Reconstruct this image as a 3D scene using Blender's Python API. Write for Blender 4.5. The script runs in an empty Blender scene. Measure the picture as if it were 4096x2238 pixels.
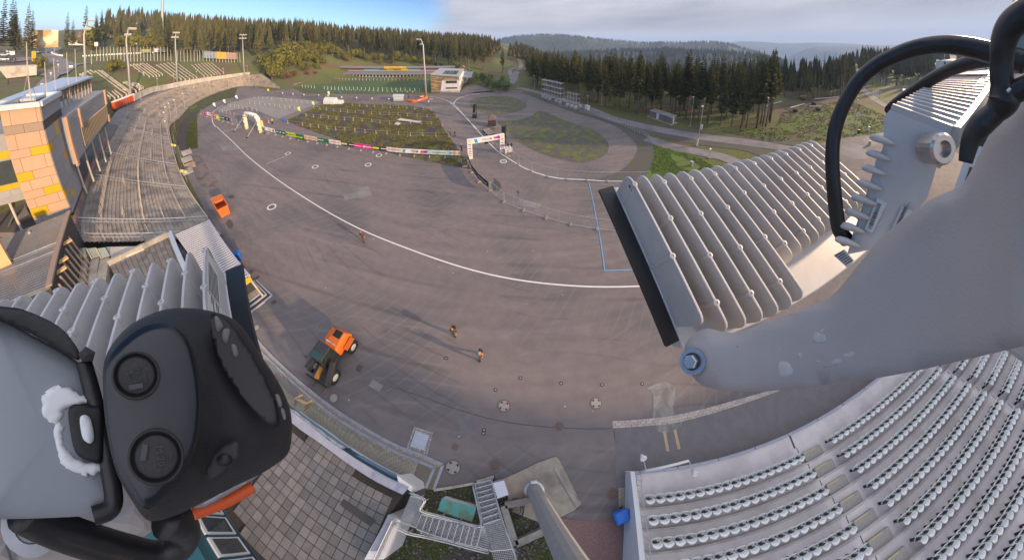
import bpy, bmesh, math, random
import numpy as np
from mathutils import Vector, Matrix, noise as mnoise
from mathutils.geometry import tessellate_polygon
R = math.radians
random.seed(7)
sc = bpy.context.scene
# ---------------------------------------------------------------- camera (wide stereographic webcam on the floodlight mast)
H = 24.0
cd = bpy.data.cameras.new('webcam'); cam = bpy.data.objects.new('webcam', cd)
sc.collection.objects.link(cam); sc.camera = cam
cam.location = (0,0,H); cam.rotation_euler = (math.pi/2,0,0)
sc.render.engine = 'CYCLES'
cd.type = 'PANO'; cd.panorama_type = 'FISHEYE_LENS_POLYNOMIAL'; cd.fisheye_fov = 2*math.pi
cd.sensor_width = 36; cd.sensor_fit = 'HORIZONTAL'
cd.fisheye_polynomial_k0 = 0
cd.fisheye_polynomial_k1 = -1.46833796e-01; cd.fisheye_polynomial_k2 = 1.68533925e-03
cd.fisheye_polynomial_k3 = 8.85315755e-05; cd.fisheye_polynomial_k4 = -2.25789909e-06
cd.shift_y = -(0.5-170/2238); cd.clip_start = 0.01; cd.clip_end = 30000
# ---------------------------------------------------------------- sky, sun, exposure
SUN_EL, SUN_AZ = R(15.0),R(102.0)           # azimuth clockwise from +Y
wd = bpy.data.worlds.new('World'); sc.world = wd; wd.use_nodes = True
nt = wd.node_tree; N = nt.nodes; L = nt.links
bg = N['Background']
sky = N.new('ShaderNodeTexSky'); sky.sky_type = 'NISHITA'; sky.sun_disc = False
sky.sun_elevation = SUN_EL; sky.sun_rotation = SUN_AZ; sky.altitude = 800; sky.air_density = 0.9; sky.dust_density = 0.0; sky.ozone_density = 4.0
def wmath(op, a, b=None, c=None, clamp=False):
    n = N.new('ShaderNodeMath'); n.operation = op; n.use_clamp = clamp
    for i, v in enumerate((a, b, c)):
        if v is None: continue
        if isinstance(v, (int, float)): n.inputs[i].default_value = v
        else: L.new(v, n.inputs[i])
    return n.outputs[0]
tcw = N.new('ShaderNodeTexCoord'); sepw = N.new('ShaderNodeSeparateXYZ'); L.new(tcw.outputs['Generated'],sepw.inputs[0])
azw = wmath('ARCTAN2', sepw.outputs[0],sepw.outputs[1])
# the cloud sheet begins about 20 degrees left of the view axis and covers everything to the right of it and behind
nzw = N.new('ShaderNodeTexNoise'); nzw.inputs['Scale'].default_value = 3.0; nzw.inputs['Detail'].default_value = 5
mpw = N.new('ShaderNodeMapping'); mpw.inputs['Scale'].default_value = (1,1,3.5); L.new(tcw.outputs['Generated'],mpw.inputs[0]); L.new(mpw.outputs[0],nzw.inputs['Vector'])
azn = wmath('ADD', azw, wmath('MULTIPLY', wmath('SUBTRACT', nzw.outputs[0],0.5),0.22))
m1 = wmath('MULTIPLY_ADD', azn, 7.0,7.0*R(20.5)+0.5,True)
m2 = wmath('MULTIPLY_ADD', azn, -9.0,-9.0*R(135),True)
cmask = wmath('MAXIMUM', m1,m2)
nz2 = N.new('ShaderNodeTexNoise'); nz2.inputs['Scale'].default_value = 2.2; nz2.inputs['Detail'].default_value = 7; nz2.inputs['Roughness'].default_value = .55
mp2 = N.new('ShaderNodeMapping'); mp2.inputs['Scale'].default_value = (1,1,7); L.new(tcw.outputs['Generated'],mp2.inputs[0]); L.new(mp2.outputs[0],nz2.inputs['Vector'])
cr = N.new('ShaderNodeValToRGB'); e = cr.color_ramp.elements
e[0].position = .28; e[0].color = (.255,.262,.305,1); e[1].position = .72; e[1].color = (.43,.425,.465,1)
L.new(nz2.outputs[0],cr.inputs[0])
# a paler rim of sky just over the horizon under the cloud base
hz = N.new('ShaderNodeValToRGB'); h_ = hz.color_ramp.elements; h_[0].position = .012; h_[0].color = (1,1,1,1); h_[1].position = .07; h_[1].color = (0,0,0,1)
L.new(sepw.outputs[2],hz.inputs[0])
mxh = N.new('ShaderNodeMixRGB'); L.new(wmath('MULTIPLY', hz.outputs[0],.75),mxh.inputs[0]); L.new(cr.outputs[0],mxh.inputs[1]); mxh.inputs[2].default_value = (.64,.62,.66,1)
scl = N.new('ShaderNodeMixRGB'); scl.blend_type = 'MULTIPLY'; scl.inputs[0].default_value = 1; L.new(mxh.outputs[0],scl.inputs[1]); CLOUD = 6.9; scl.inputs[2].default_value = (CLOUD, CLOUD, CLOUD, 1)
# overcast luminance rises from the horizon to about three times as much at the zenith (CIE overcast sky)
lum = wmath('MULTIPLY_ADD', wmath('MAXIMUM', sepw.outputs[2],0.0),2.0,1.0)
scl2 = N.new('ShaderNodeMixRGB'); scl2.blend_type = 'MULTIPLY'; scl2.inputs[0].default_value = 1; L.new(scl.outputs[0],scl2.inputs[1]); L.new(lum, scl2.inputs[2])
mxs = N.new('ShaderNodeMixRGB'); L.new(cmask, mxs.inputs[0]); L.new(sky.outputs[0],mxs.inputs[1]); L.new(scl2.outputs[0],mxs.inputs[2])
L.new(mxs.outputs[0],bg.inputs[0]); bg.inputs[1].default_value = 0.088
sl = bpy.data.lights.new('sun', 'SUN'); sun = bpy.data.objects.new('sun', sl); sc.collection.objects.link(sun)
sl.energy = 3.2; sl.angle = R(2.0); sl.color = (1.0,.70,.43)
sdir = Vector((math.sin(SUN_AZ)*math.cos(SUN_EL),math.cos(SUN_AZ)*math.cos(SUN_EL),math.sin(SUN_EL)))
sun.rotation_euler = sdir.to_track_quat('Z', 'Y').to_euler(); sun.location = (80,-20,90)
vs = sc.view_settings; vs.view_transform = 'Standard'; vs.look = 'None'; vs.exposure = 1.2; vs.gamma = 1; vs.use_curve_mapping = False
try: sc.cycles.use_denoising = True
except Exception: pass
try: sc.cycles.max_bounces = 6; sc.cycles.transparent_max_bounces = 8; sc.cycles.volume_bounces = 0
except Exception: pass
# ---------------------------------------------------------------- picture-to-place helpers (photo pixel + height or distance -> metres)
def ab(px, py): return (px-2048)/1600., (py-170)/1600.
def W(px, py, z=0.0):
    a, b = ab(px, py); q = a*a+b*b; h = H-z
    return Vector((h*a/b, h*(1-q)/(2*b),z))
def WD(px, py, d):
    a, b = ab(px, py); q = a*a+b*b; s = math.hypot(2*a, 1-q)
    return Vector((d*2*a/s, d*(1-q)/s, H-d*2*b/s))
def V3(px, py, dist):
    a, b = ab(px, py); q = a*a+b*b
    return Vector((2*a/(1+q)*dist, (1-q)/(1+q)*dist, H-2*b/(1+q)*dist))
def ZT(p, px, py):
    a, b = ab(px, py); q = a*a+b*b
    return H-math.hypot(p[0],p[1])*2*b/math.hypot(2*a, 1-q)
ZR = dict(A=(0,0,1.759),B=(900,0,1.759),C=(1800,0,1.759),D=(2600,0,1.9544),E=(0,700,1.759),F=(0,1150,1.2931),G=(1200,1500,1.84),I=(2400,1300,1.5),
 z1=(0,60,3.908),z2=(300,60,4.138),z3=(700,100,4.398),z4=(0,280,3.909),z5=(0,600,3.909),z6=(380,400,3.909),z7=(300,700,3.702),z8=(680,380,3.702),
 y1=(1000,340,5.024),y2=(1300,240,4.293),y3=(1400,440,5.152),y4=(1780,400,4.137),y5=(2120,280,7.036),y6=(2440,260,3.908),y7=(3200,150,2.994),y8=(3600,40,3.198),
 x1=(2420,560,1.759),x2=(3250,200,1.759),x3=(700,940,4.138),x4=(1000,1400,2.813),x5=(1500,1820,3.366),x6=(2400,1740,1.63),x7=(0,1900,1.652),x8=(0,820,2.029),
 p1=(1750,1220,6.116),p2=(1180,1280,5.027),f4=(1900,650,3.963))
def Z(k, x, y):
    o = ZR[k]; return (o[0]+x/o[2],o[1]+y/o[2])
def P(k, x, y, z=0.0): return W(*Z(k, x, y),z)
def PS(k, pts, z=0.0): return [P(k, x, y, z) for x, y in pts]
# ---------------------------------------------------------------- materials
MATS = {}
def _nt(name):
    m = bpy.data.materials.new(name); m.use_nodes = True; MATS[name] = m
    return m, m.node_tree, m.node_tree.nodes['Principled BSDF']
def mat(name, c1,c2=None, scale=4.0,rough=.75,metal=0.0,bump=0.0,bscale=None, detail=6,c3=None, s3=.25,rnd=0.0,spec=.4,trans=0.0,contrast=1.0,alpha=None, coords='Object', stretch=None, emit=None, coat=0):
    m, t, p = _nt(name); n, l = t.nodes, t.links
    p.inputs['Roughness'].default_value = rough; p.inputs['Metallic'].default_value = metal
    p.inputs['Specular IOR Level'].default_value = spec
    if coat: p.inputs['Coat Weight'].default_value = coat; p.inputs['Coat Roughness'].default_value = .15
    tc = n.new('ShaderNodeTexCoord'); src = tc.outputs[coords]
    if stretch:
        mp = n.new('ShaderNodeMapping'); mp.inputs['Scale'].default_value = stretch; l.new(src, mp.inputs[0]); src = mp.outputs[0]
    col = None
    def rgb(c):
        q = n.new('ShaderNodeRGB'); q.outputs[0].default_value = (*c, 1); return q.outputs[0]
    if c2 is not None:
        nz = n.new('ShaderNodeTexNoise'); nz.inputs['Scale'].default_value = scale; nz.inputs['Detail'].default_value = detail; nz.inputs['Roughness'].default_value = .6; l.new(src, nz.inputs['Vector'])
        rp = n.new('ShaderNodeValToRGB'); w = .22/contrast
        rp.color_ramp.elements[0].position = .5-w; rp.color_ramp.elements[1].position = .5+w
        rp.color_ramp.elements[0].color = (*c1,1); rp.color_ramp.elements[1].color = (*c2,1); l.new(nz.outputs[0],rp.inputs[0]); col = rp.outputs[0]
    else: col = rgb(c1)
    if c3 is not None:
        nz = n.new('ShaderNodeTexNoise'); nz.inputs['Scale'].default_value = s3; nz.inputs['Detail'].default_value = 4; l.new(src, nz.inputs['Vector'])
        rp = n.new('ShaderNodeValToRGB'); rp.color_ramp.elements[0].position = .48; rp.color_ramp.elements[1].position = .64; l.new(nz.outputs[0],rp.inputs[0])
        mx = n.new('ShaderNodeMixRGB'); l.new(rp.outputs[0],mx.inputs[0]); l.new(col, mx.inputs[1]); mx.inputs[2].default_value = (*c3,1); col = mx.outputs[0]
    if rnd:
        oi = n.new('ShaderNodeObjectInfo'); hs = n.new('ShaderNodeHueSaturation')
        mr = n.new('ShaderNodeMapRange'); mr.inputs[3].default_value = 1-rnd; mr.inputs[4].default_value = 1+rnd; l.new(oi.outputs['Random'],mr.inputs[0]); l.new(mr.outputs[0],hs.inputs['Value'])
        mr2 = n.new('ShaderNodeMapRange'); mr2.inputs[3].default_value = .5-rnd*.06; mr2.inputs[4].default_value = .5+rnd*.06
        wn = n.new('ShaderNodeTexWhiteNoise'); wn.noise_dimensions = '1D'; l.new(oi.outputs['Random'],wn.inputs['W']); l.new(wn.outputs['Value'],mr2.inputs[0]); l.new(mr2.outputs[0],hs.inputs['Hue'])
        l.new(col, hs.inputs['Color']); col = hs.outputs[0]
    l.new(col, p.inputs['Base Color'])
    if bump:
        nb = n.new('ShaderNodeTexNoise'); nb.inputs['Scale'].default_value = bscale or scale*3; nb.inputs['Detail'].default_value = 5; l.new(src, nb.inputs['Vector'])
        b = n.new('ShaderNodeBump'); b.inputs['Strength'].default_value = bump; b.inputs['Distance'].default_value = .05; l.new(nb.outputs[0],b.inputs['Height']); l.new(b.outputs[0],p.inputs['Normal'])
    if trans:
        tb = n.new('ShaderNodeBsdfTranslucent'); l.new(col, tb.inputs[0]); mx = n.new('ShaderNodeMixShader'); mx.inputs[0].default_value = trans
        l.new(p.outputs[0],mx.inputs[1]); l.new(tb.outputs[0],mx.inputs[2]); l.new(mx.outputs[0],n['Material Output'].inputs[0])
    if alpha is not None: p.inputs['Alpha'].default_value = alpha
    if emit: p.inputs['Emission Color'].default_value = (*emit[0],1); p.inputs['Emission Strength'].default_value = emit[1]
    return m
# ---------------------------------------------------------------- objects
COL = sc.collection
ROOT = {}
def tag(o, label, cat, group=None):
    o['label'] = label; o['category'] = cat
    if group: o['group'] = group
    return o
def thing(name, label, cat, loc=(0,0,0),rz=0.0,group=None):
    o = bpy.data.objects.new(name, None); COL.objects.link(o); o.empty_display_size = .2
    o.location = loc; o.rotation_euler = (0,0,rz); ROOT[o] = Matrix.Translation(Vector(loc)) @ Matrix.Rotation(rz, 4, 'Z')
    return tag(o, label, cat, group)
class MB:
    def __init__(s): s.v = []; s.f = []; s.m = []; s.ml = []; s.mi = 0
    def mat(s, m):
        if m not in s.ml: s.ml.append(m)
        s.mi = s.ml.index(m); return s
    def add(s, vs, fs):
        o = len(s.v); s.v += [tuple(p) for p in vs]; s.f += [tuple(i+o for i in f) for f in fs]; s.m += [s.mi]*len(fs); return s
    def box(s, c, d, rz=0.0,M=None):
        x, y, z = d[0]/2,d[1]/2,d[2]/2; cs, sn = math.cos(rz),math.sin(rz)
        vs = [Vector((c[0]+a*x*cs-b*y*sn, c[1]+a*x*sn+b*y*cs, c[2]+k*z)) for k in (-1,1) for a, b in ((-1,-1),(1,-1),(1,1),(-1,1))]
        if M is not None: vs = [M @ v for v in vs]
        return s.add(vs, [(3,2,1,0),(4,5,6,7),(0,1,5,4),(1,2,6,5),(2,3,7,6),(3,0,4,7)])
    def hexa(s, b, t): return s.add(list(b)+list(t),[(3,2,1,0),(4,5,6,7),(0,1,5,4),(1,2,6,5),(2,3,7,6),(3,0,4,7)])
    def beam(s, p, q, w, h=None, up=(0,0,1)):
        p, q = Vector(p),Vector(q); d = (q-p)
        if d.length < 1e-6: return s
        d.normalize(); u = Vector(up)
        if abs(d.dot(u)) > .98: u = Vector((1,0,0))
        r = d.cross(u).normalized(); u = r.cross(d); h = w if h is None else h
        k = [r*(a*w/2)+u*(b*h/2) for a, b in ((-1,-1),(1,-1),(1,1),(-1,1))]
        return s.hexa([p+x for x in k],[q+x for x in k])
    def tube(s, pts, r, n=6,cap=True):
        pts = [Vector(p) for p in pts]; rs = r if isinstance(r, (list, tuple)) else [r]*len(pts)
        o = []; u = None
        for i, p in enumerate(pts):
            d = (pts[min(i+1,len(pts)-1)]-pts[max(i-1,0)]).normalized()
            if u is None:
                u = Vector((0,0,1)) if abs(d.z) < .9 else Vector((1,0,0))
            u = (u-d*u.dot(d)); u = u.normalized() if u.length > 1e-5 else d.orthogonal().normalized()
            w = d.cross(u)
            o += [p+(u*math.cos(2*math.pi*k/n)+w*math.sin(2*math.pi*k/n))*rs[i] for k in range(n)]
        f = [(i*n+k, i*n+(k+1) % n, (i+1)*n+(k+1) % n, (i+1)*n+k) for i in range(len(pts)-1) for k in range(n)]
        if cap: f += [tuple(range(n))[::-1],tuple(range((len(pts)-1)*n, len(pts)*n))]
        return s.add(o, f)
    def prism(s, poly, z0,z1):
        poly = [Vector((p[0],p[1],0)) for p in poly]; n = len(poly)
        if sum(poly[i].x*poly[(i+1) % n].y-poly[(i+1) % n].x*poly[i].y for i in range(n)) < 0: poly.reverse()
        tri = tessellate_polygon([poly]); vs = [(p.x, p.y, z0) for p in poly]+[(p.x, p.y, z1) for p in poly]
        f = []
        for t in tri:
            a, b, c = t
            if (poly[b]-poly[a]).cross(poly[c]-poly[a]).z < 0: b, c = c, b
            f += [(a+n, b+n, c+n),(c, b, a)]
        f += [(i, (i+1) % n, (i+1) % n+n, i+n) for i in range(n)]
        return s.add(vs, f)
    def slab(s, poly, nrm):
        # closed slab: 3D polygon (convex or not, planar) extruded by vector nrm
        poly = [Vector(p) for p in poly]; nrm = Vector(nrm); n = len(poly)
        tri = tessellate_polygon([poly]); vs = poly+[p+nrm for p in poly]
        f = [(a, b, c) for a, b, c in tri]+[(c+n, b+n, a+n) for a, b, c in tri]+[(i, (i+1) % n, (i+1) % n+n, i+n) for i in range(n)]
        return s.add(vs, f)
    def lathe(s, c, prof, n=16,M=None):
        vs = [Vector((r*math.cos(2*math.pi*k/n),r*math.sin(2*math.pi*k/n),z)) for r, z in prof for k in range(n)]
        vs = [(M @ v if M is not None else v)+Vector(c) for v in vs]
        f = [(i*n+k, i*n+(k+1) % n, (i+1)*n+(k+1) % n, (i+1)*n+k) for i in range(len(prof)-1) for k in range(n)]
        if prof[0][0] > 1e-4: f.append(tuple(range(n))[::-1])
        if prof[-1][0] > 1e-4: f.append(tuple(range((len(prof)-1)*n, len(prof)*n)))
        return s.add(vs, f)
    def build(s, name, m=None, parent=None, smooth=False, kind=None, local=False, fixn=False, bevel=0):
        me = bpy.data.meshes.new(name)
        if parent is not None and not local and parent in ROOT:
            inv = ROOT[parent].inverted(); vs = [inv @ Vector(p) for p in s.v]
        else: vs = s.v
        me.from_pydata([tuple(p) for p in vs],[],s.f)
        ms = s.ml if s.ml else [m]
        for k in ms: me.materials.append(k)
        if s.ml: me.polygons.foreach_set('material_index', s.m)
        if fixn or bevel:
            bm = bmesh.new(); bm.from_mesh(me); bmesh.ops.remove_doubles(bm, verts=bm.verts, dist=1e-5); bmesh.ops.recalc_face_normals(bm, faces=bm.faces)
            if bevel: bmesh.ops.bevel(bm, geom=list(bm.edges),offset=bevel, segments=2,affect='EDGES', profile=.5)
            bm.to_mesh(me); bm.free()
        if smooth: me.polygons.foreach_set('use_smooth', [True]*len(me.polygons))
        me.update()
        o = bpy.data.objects.new(name, me); COL.objects.link(o)
        if parent is not None:
            o.parent = parent; ROOT[o] = ROOT.get(parent, Matrix.Identity(4))
        if kind: o['kind'] = kind
        return o
def instance(o, parent=None, loc=None, rz=None, scale=None):
    c = o.copy(); COL.objects.link(c); c.parent = parent
    if loc is not None: c.location = loc
    if rz is not None: c.rotation_euler = (0,0,rz)
    if scale is not None: c.scale = (scale,)*3 if isinstance(scale, (int, float)) else scale
    return c
KIDS = {}
def copy_tree(root, loc, rz=0.0,label=None, scale=None, group=None):
    r = instance(root, None, loc, rz, scale)
    if label: r['label'] = label
    if group: r['group'] = group
    for ch in root.children:
        c = instance(ch, r)
        for g in ch.children: instance(g, c)
    return r
def crv(pts, n=8,closed=False):
    pts = [Vector(p) for p in pts]; m = len(pts); o = []
    rng = range(m if closed else m-1)
    for i in rng:
        g = (lambda k: pts[k % m]) if closed else (lambda k: pts[max(0,min(m-1,k))])
        a, b, c, d = g(i-1),g(i),g(i+1),g(i+2)
        for k in range(n):
            t = k/n
            o.append(.5*((2*b)+(c-a)*t+(2*a-5*b+4*c-d)*t*t+(3*b-a-3*c+d)*t**3))
    if not closed: o.append(pts[-1])
    return o
def sheet(name, pts, z, m, parent=None, kind='structure', thick=0.0,build=True):
    b = MB(); poly = [Vector((p[0],p[1],0)) for p in pts]; n = len(poly)
    tri = tessellate_polygon([poly]); f = []
    for a, c, d in tri:
        if (poly[c]-poly[a]).cross(poly[d]-poly[a]).z < 0: c, d = d, c
        f.append((a, c, d))
    b.add([(p.x, p.y, z) for p in poly],f)
    return b.build(name, m, parent, kind=kind)
def ribbon(b, pts, w, z, wz=None):
    pts = [Vector((p[0],p[1],0)) for p in pts]; vs = []
    for i, p in enumerate(pts):
        d = (pts[min(i+1,len(pts)-1)]-pts[max(i-1,0)]).normalized(); n = Vector((-d.y, d.x, 0))
        ww = w if isinstance(w, (int, float)) else w[i]
        zz = z if not callable(z) else None
        for q in (p-n*ww/2,p+n*ww/2): vs.append((q.x, q.y, zz if zz is not None else z(q.x, q.y)))
    return b.add(vs, [(2*i, 2*i+2,2*i+3,2*i+1) for i in range(len(pts)-1)])
def text_obj(name, txt, size, m, M, parent, ext=.004,align='CENTER', shear=0,wscale=1.0):
    c = bpy.data.curves.new(name, 'FONT'); c.body = txt; c.size = size; c.align_x = align; c.align_y = 'CENTER'; c.extrude = ext; c.shear = shear; c.resolution_u = 2
    t = bpy.data.objects.new(name, c); COL.objects.link(t)
    dg = bpy.context.evaluated_depsgraph_get(); me = bpy.data.meshes.new_from_object(t.evaluated_get(dg)); bpy.data.objects.remove(t)
    me.name = name
    S = Matrix.Diagonal((wscale, 1,1,1))
    inv = ROOT[parent].inverted() if parent in ROOT else Matrix.Identity(4)
    me.transform(inv @ M @ S); me.materials.clear(); me.materials.append(m)
    o = bpy.data.objects.new(name, me); COL.objects.link(o); o.parent = parent
    return o
def frame_M(o, x, y):
    """matrix with origin o, x axis along x, y axis along y (made orthonormal)"""
    x = Vector(x).normalized(); y = Vector(y); y = (y-x*y.dot(x)).normalized(); z = x.cross(y)
    M = Matrix((x, y, z)).transposed().to_4x4(); M.translation = Vector(o); return M
# ================================================================ TERRAIN
def colm(px, pts):
    a, b = ab(px, 175); q = a*a+b*b
    return (math.atan2(2*a, 1-q),pts)
COLS = [(-math.pi, [(0,0),(60,0),(400,0)]),(R(-140),[(0,0),(38,0),(45,2),(70,8),(110,12),(200,16),(400,20)]),
 colm(0,[(0,0),(52,0),(54,3.5),(62,4),(68,9),(100,13),(150,14),(210,17.8),(300,20),(600,28)]),
 colm(300,[(0,0),(62,0),(65,3.5),(75,4),(85,11.5),(110,13.5),(200,14.8),(280,19.3),(400,27),(700,45)]),
 colm(500,[(0,0),(50,0),(117,0),(121,4.6),(170,15),(230,17.3),(300,25),(420,42),(700,60)]),
 colm(800,[(0,0),(90,0),(157,0),(160,4.6),(200,12.2),(225,15.5),(300,26),(450,40),(700,52)]),
 colm(1000,[(0,0),(120,0),(172,0),(175,4.8),(200,12),(225,18),(300,27),(450,40),(700,48)]),
 colm(1200,[(0,0),(130,0),(143,0),(163,4.5),(190,17),(200,19.5),(260,24),(400,34),(700,42)]),
 colm(1500,[(0,0),(150,0),(164,.3),(174,7),(190,11.5),(240,17),(350,26),(700,36)]),
 colm(1800,[(0,0),(130,0),(150,3),(170,6.4),(240,11),(350,20),(700,30)]),
 colm(1980,[(0,0),(130,0),(150,1),(200,5),(300,11),(450,20),(700,25)]),
 colm(2022,[(0,0),(187,0),(330,12),(450,18),(700,20)]),
 colm(2100,[(0,0),(120,0),(180,-2),(300,0),(450,2),(700,-20)]),
 colm(2300,[(0,0),(100,0),(130,-3),(180,-10),(300,-30),(600,-70),(700,-80)]),
 colm(2800,[(0,0),(92,0),(130,-6),(200,-18),(400,-60),(700,-95)]),
 colm(3150,[(0,0),(140,0),(180,-6),(260,-20),(400,-50),(700,-90)]),
 colm(3420,[(0,0),(270,0),(330,-2),(450,-6),(700,-10)]),
 colm(3800,[(0,0),(380,0),(450,0),(700,3)]),(math.pi, [(0,0),(60,0),(400,0)])]
CAZ = [c[0] for c in COLS]
def TZ(x, y):
    az = math.atan2(x, y); d = math.hypot(x, y)
    i = max(0,min(len(COLS)-2,int(np.searchsorted(CAZ, az))-1))
    t = (az-CAZ[i])/(CAZ[i+1]-CAZ[i]); t = max(0,min(1,t)); t = t*t*(3-2*t)
    z = [np.interp(d, [p[0] for p in COLS[k][1]],[p[1] for p in COLS[k][1]]) for k in (i, i+1)]
    z = float(z[0]*(1-t)+z[1]*t)
    if x < -36 and z > -.2 and inpoly(x, y, CARVE): z = -.3
    return z
def inpoly(x, y, poly):
    r = False; n = len(poly); j = n-1
    for i in range(n):
        xi, yi, xj, yj = poly[i][0],poly[i][1],poly[j][0],poly[j][1]
        if (yi > y) != (yj > y) and x < (xj-xi)*(y-yi)/(yj-yi)+xi: r = not r
        j = i
    return r
# the curved stand: outer edge pixel, inner edge pixel, height of the outer edge
ST = [((330,970),(887,939),3.6),((318,896),(838,884),3.6),((364,719),(756,767),3.7),((401,622),(713,676),3.8),((466,512),(685,568),4.0),((495,466),(676,514),4.1),((514,435),(691,489),4.2),((568,401),(719,466),4.3),((654,367),(762,423),4.4),((739,343),(819,389),4.5),((853,322),(898,359),4.4),((966,304),(978,341),4.4),((1053,296),(1123,351),5.6)]
OUT = [W(*o, z) for o, i, z in ST]; INN = [W(*i, .35) for o, i, z in ST]
OUTC, INNC = crv(OUT, 6),crv(INN, 6)
OFFC = []
for _i, _o in zip(INNC, OUTC):
    _u = (_o-_i); _u.z = 0; _u.normalize(); OFFC.append(_o+_u*5.2)
CARVE = [(p.x, p.y) for p in INNC]+[(p.x, p.y) for p in reversed(OFFC)]+[(-60,-14)]
grassM = mat('meadow', (.07,.10,.025),(.15,.145,.045),1.2,.95,bump=.6,bscale=6,c3=(.13,.085,.05),s3=.09)
floorM = mat('forest_floor', (.05,.055,.02),(.09,.075,.04),.6,.95,bump=.5,bscale=3)
_ds = [0,20,34,40,44,47,50,54,58,62,66,70,75,80,85,92,100,108,116,122,128,134,140,146,152,158,164,170,176,182,188,195,202,210,220,230,245,260,280,300,330,360,400,450,520,600,700]
_na = 300
b = MB(); vs = []; fs = []
for i in range(_na):
    az = -math.pi+2*math.pi*i/_na
    for d in _ds:
        x, y = d*math.sin(az),d*math.cos(az); z = TZ(x, y)
        if z != 0 or d > 150: z += .35*mnoise.noise(Vector((x*.06,y*.06,3)))*min(1,max(0,(d-60)/40))
        vs.append((x, y, z-.06))
nd = len(_ds)
for i in range(_na):
    j = (i+1) % _na
    for k in range(nd-1): fs.append((i*nd+k, i*nd+k+1,j*nd+k+1,j*nd+k))
terr = b.add(vs, fs).build('terrain', grassM, kind='structure', smooth=True)
# ---- far forested ridges: each a rising landform with its crest line as seen from the mast
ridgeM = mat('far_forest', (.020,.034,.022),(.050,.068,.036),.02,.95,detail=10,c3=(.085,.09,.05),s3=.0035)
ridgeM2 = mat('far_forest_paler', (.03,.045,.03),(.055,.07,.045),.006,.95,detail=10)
CREST = []
def ridge(pts, d, m, depth, seed, base=-120):
    """pts: photo pixels of the crest, left to right; d: distance in metres"""
    P_ = []
    for i in range(len(pts)-1):
        for k in range(10):
            t = k/10; P_.append((pts[i][0]*(1-t)+pts[i+1][0]*t, pts[i][1]*(1-t)+pts[i+1][1]*t))
    P_.append(pts[-1]); vs = []; n = 9
    for j, (px, py) in enumerate(P_):
        c = WD(px, py, d); u = Vector((c.x, c.y, 0)).normalized()
        for k in range(n):
            t = k/(n-1); dd = d-depth*(1-t)**1.0
            z = base+(c.z-base)*(math.sin(t*math.pi/2)**1.1)+ (mnoise.noise(Vector((u.x*dd*.004+seed, u.y*dd*.004,seed)))*depth*.03*math.sin(t*math.pi))
            vs.append((u.x*dd, u.y*dd, z))
        vs.append((u.x*(d+depth*.8),u.y*(d+depth*.8),base))
    n += 1
    fs = [(i*n+k, (i+1)*n+k, (i+1)*n+k+1,i*n+k+1) for i in range(len(P_)-1) for k in range(n-1)]
    CREST.append((vs, n, len(P_)))
    return MB().add(vs, fs).build('hill', m, kind='structure', smooth=True)
zd = lambda l: [Z('D', *p) for p in l]
zc = lambda l: [Z('C', *p) for p in l]
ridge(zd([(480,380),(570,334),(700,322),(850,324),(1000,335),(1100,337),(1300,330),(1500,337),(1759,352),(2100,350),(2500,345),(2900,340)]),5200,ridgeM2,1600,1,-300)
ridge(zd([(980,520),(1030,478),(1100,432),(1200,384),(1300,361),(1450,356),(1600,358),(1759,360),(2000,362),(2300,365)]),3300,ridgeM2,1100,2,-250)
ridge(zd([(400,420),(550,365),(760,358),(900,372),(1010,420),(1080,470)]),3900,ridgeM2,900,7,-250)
ridge(zc([(300,300),(380,270),(470,255),(620,245),(760,245),(900,255),(1000,270),(1200,290),(1400,305)])+zd([(60,338),(100,336),(300,331),(470,331),(600,346),(720,381),(850,418),(960,458),(1060,500)]),1700,ridgeM, 700,3,-160)
ridge(zc([(560,400),(690,385),(850,378),(1000,370),(1200,360),(1350,358),(1500,360)])+zd([(120,388),(280,402),(500,412),(700,426),(850,448),(1000,482),(1060,505)]),900,ridgeM, 380,4,-140)
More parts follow.
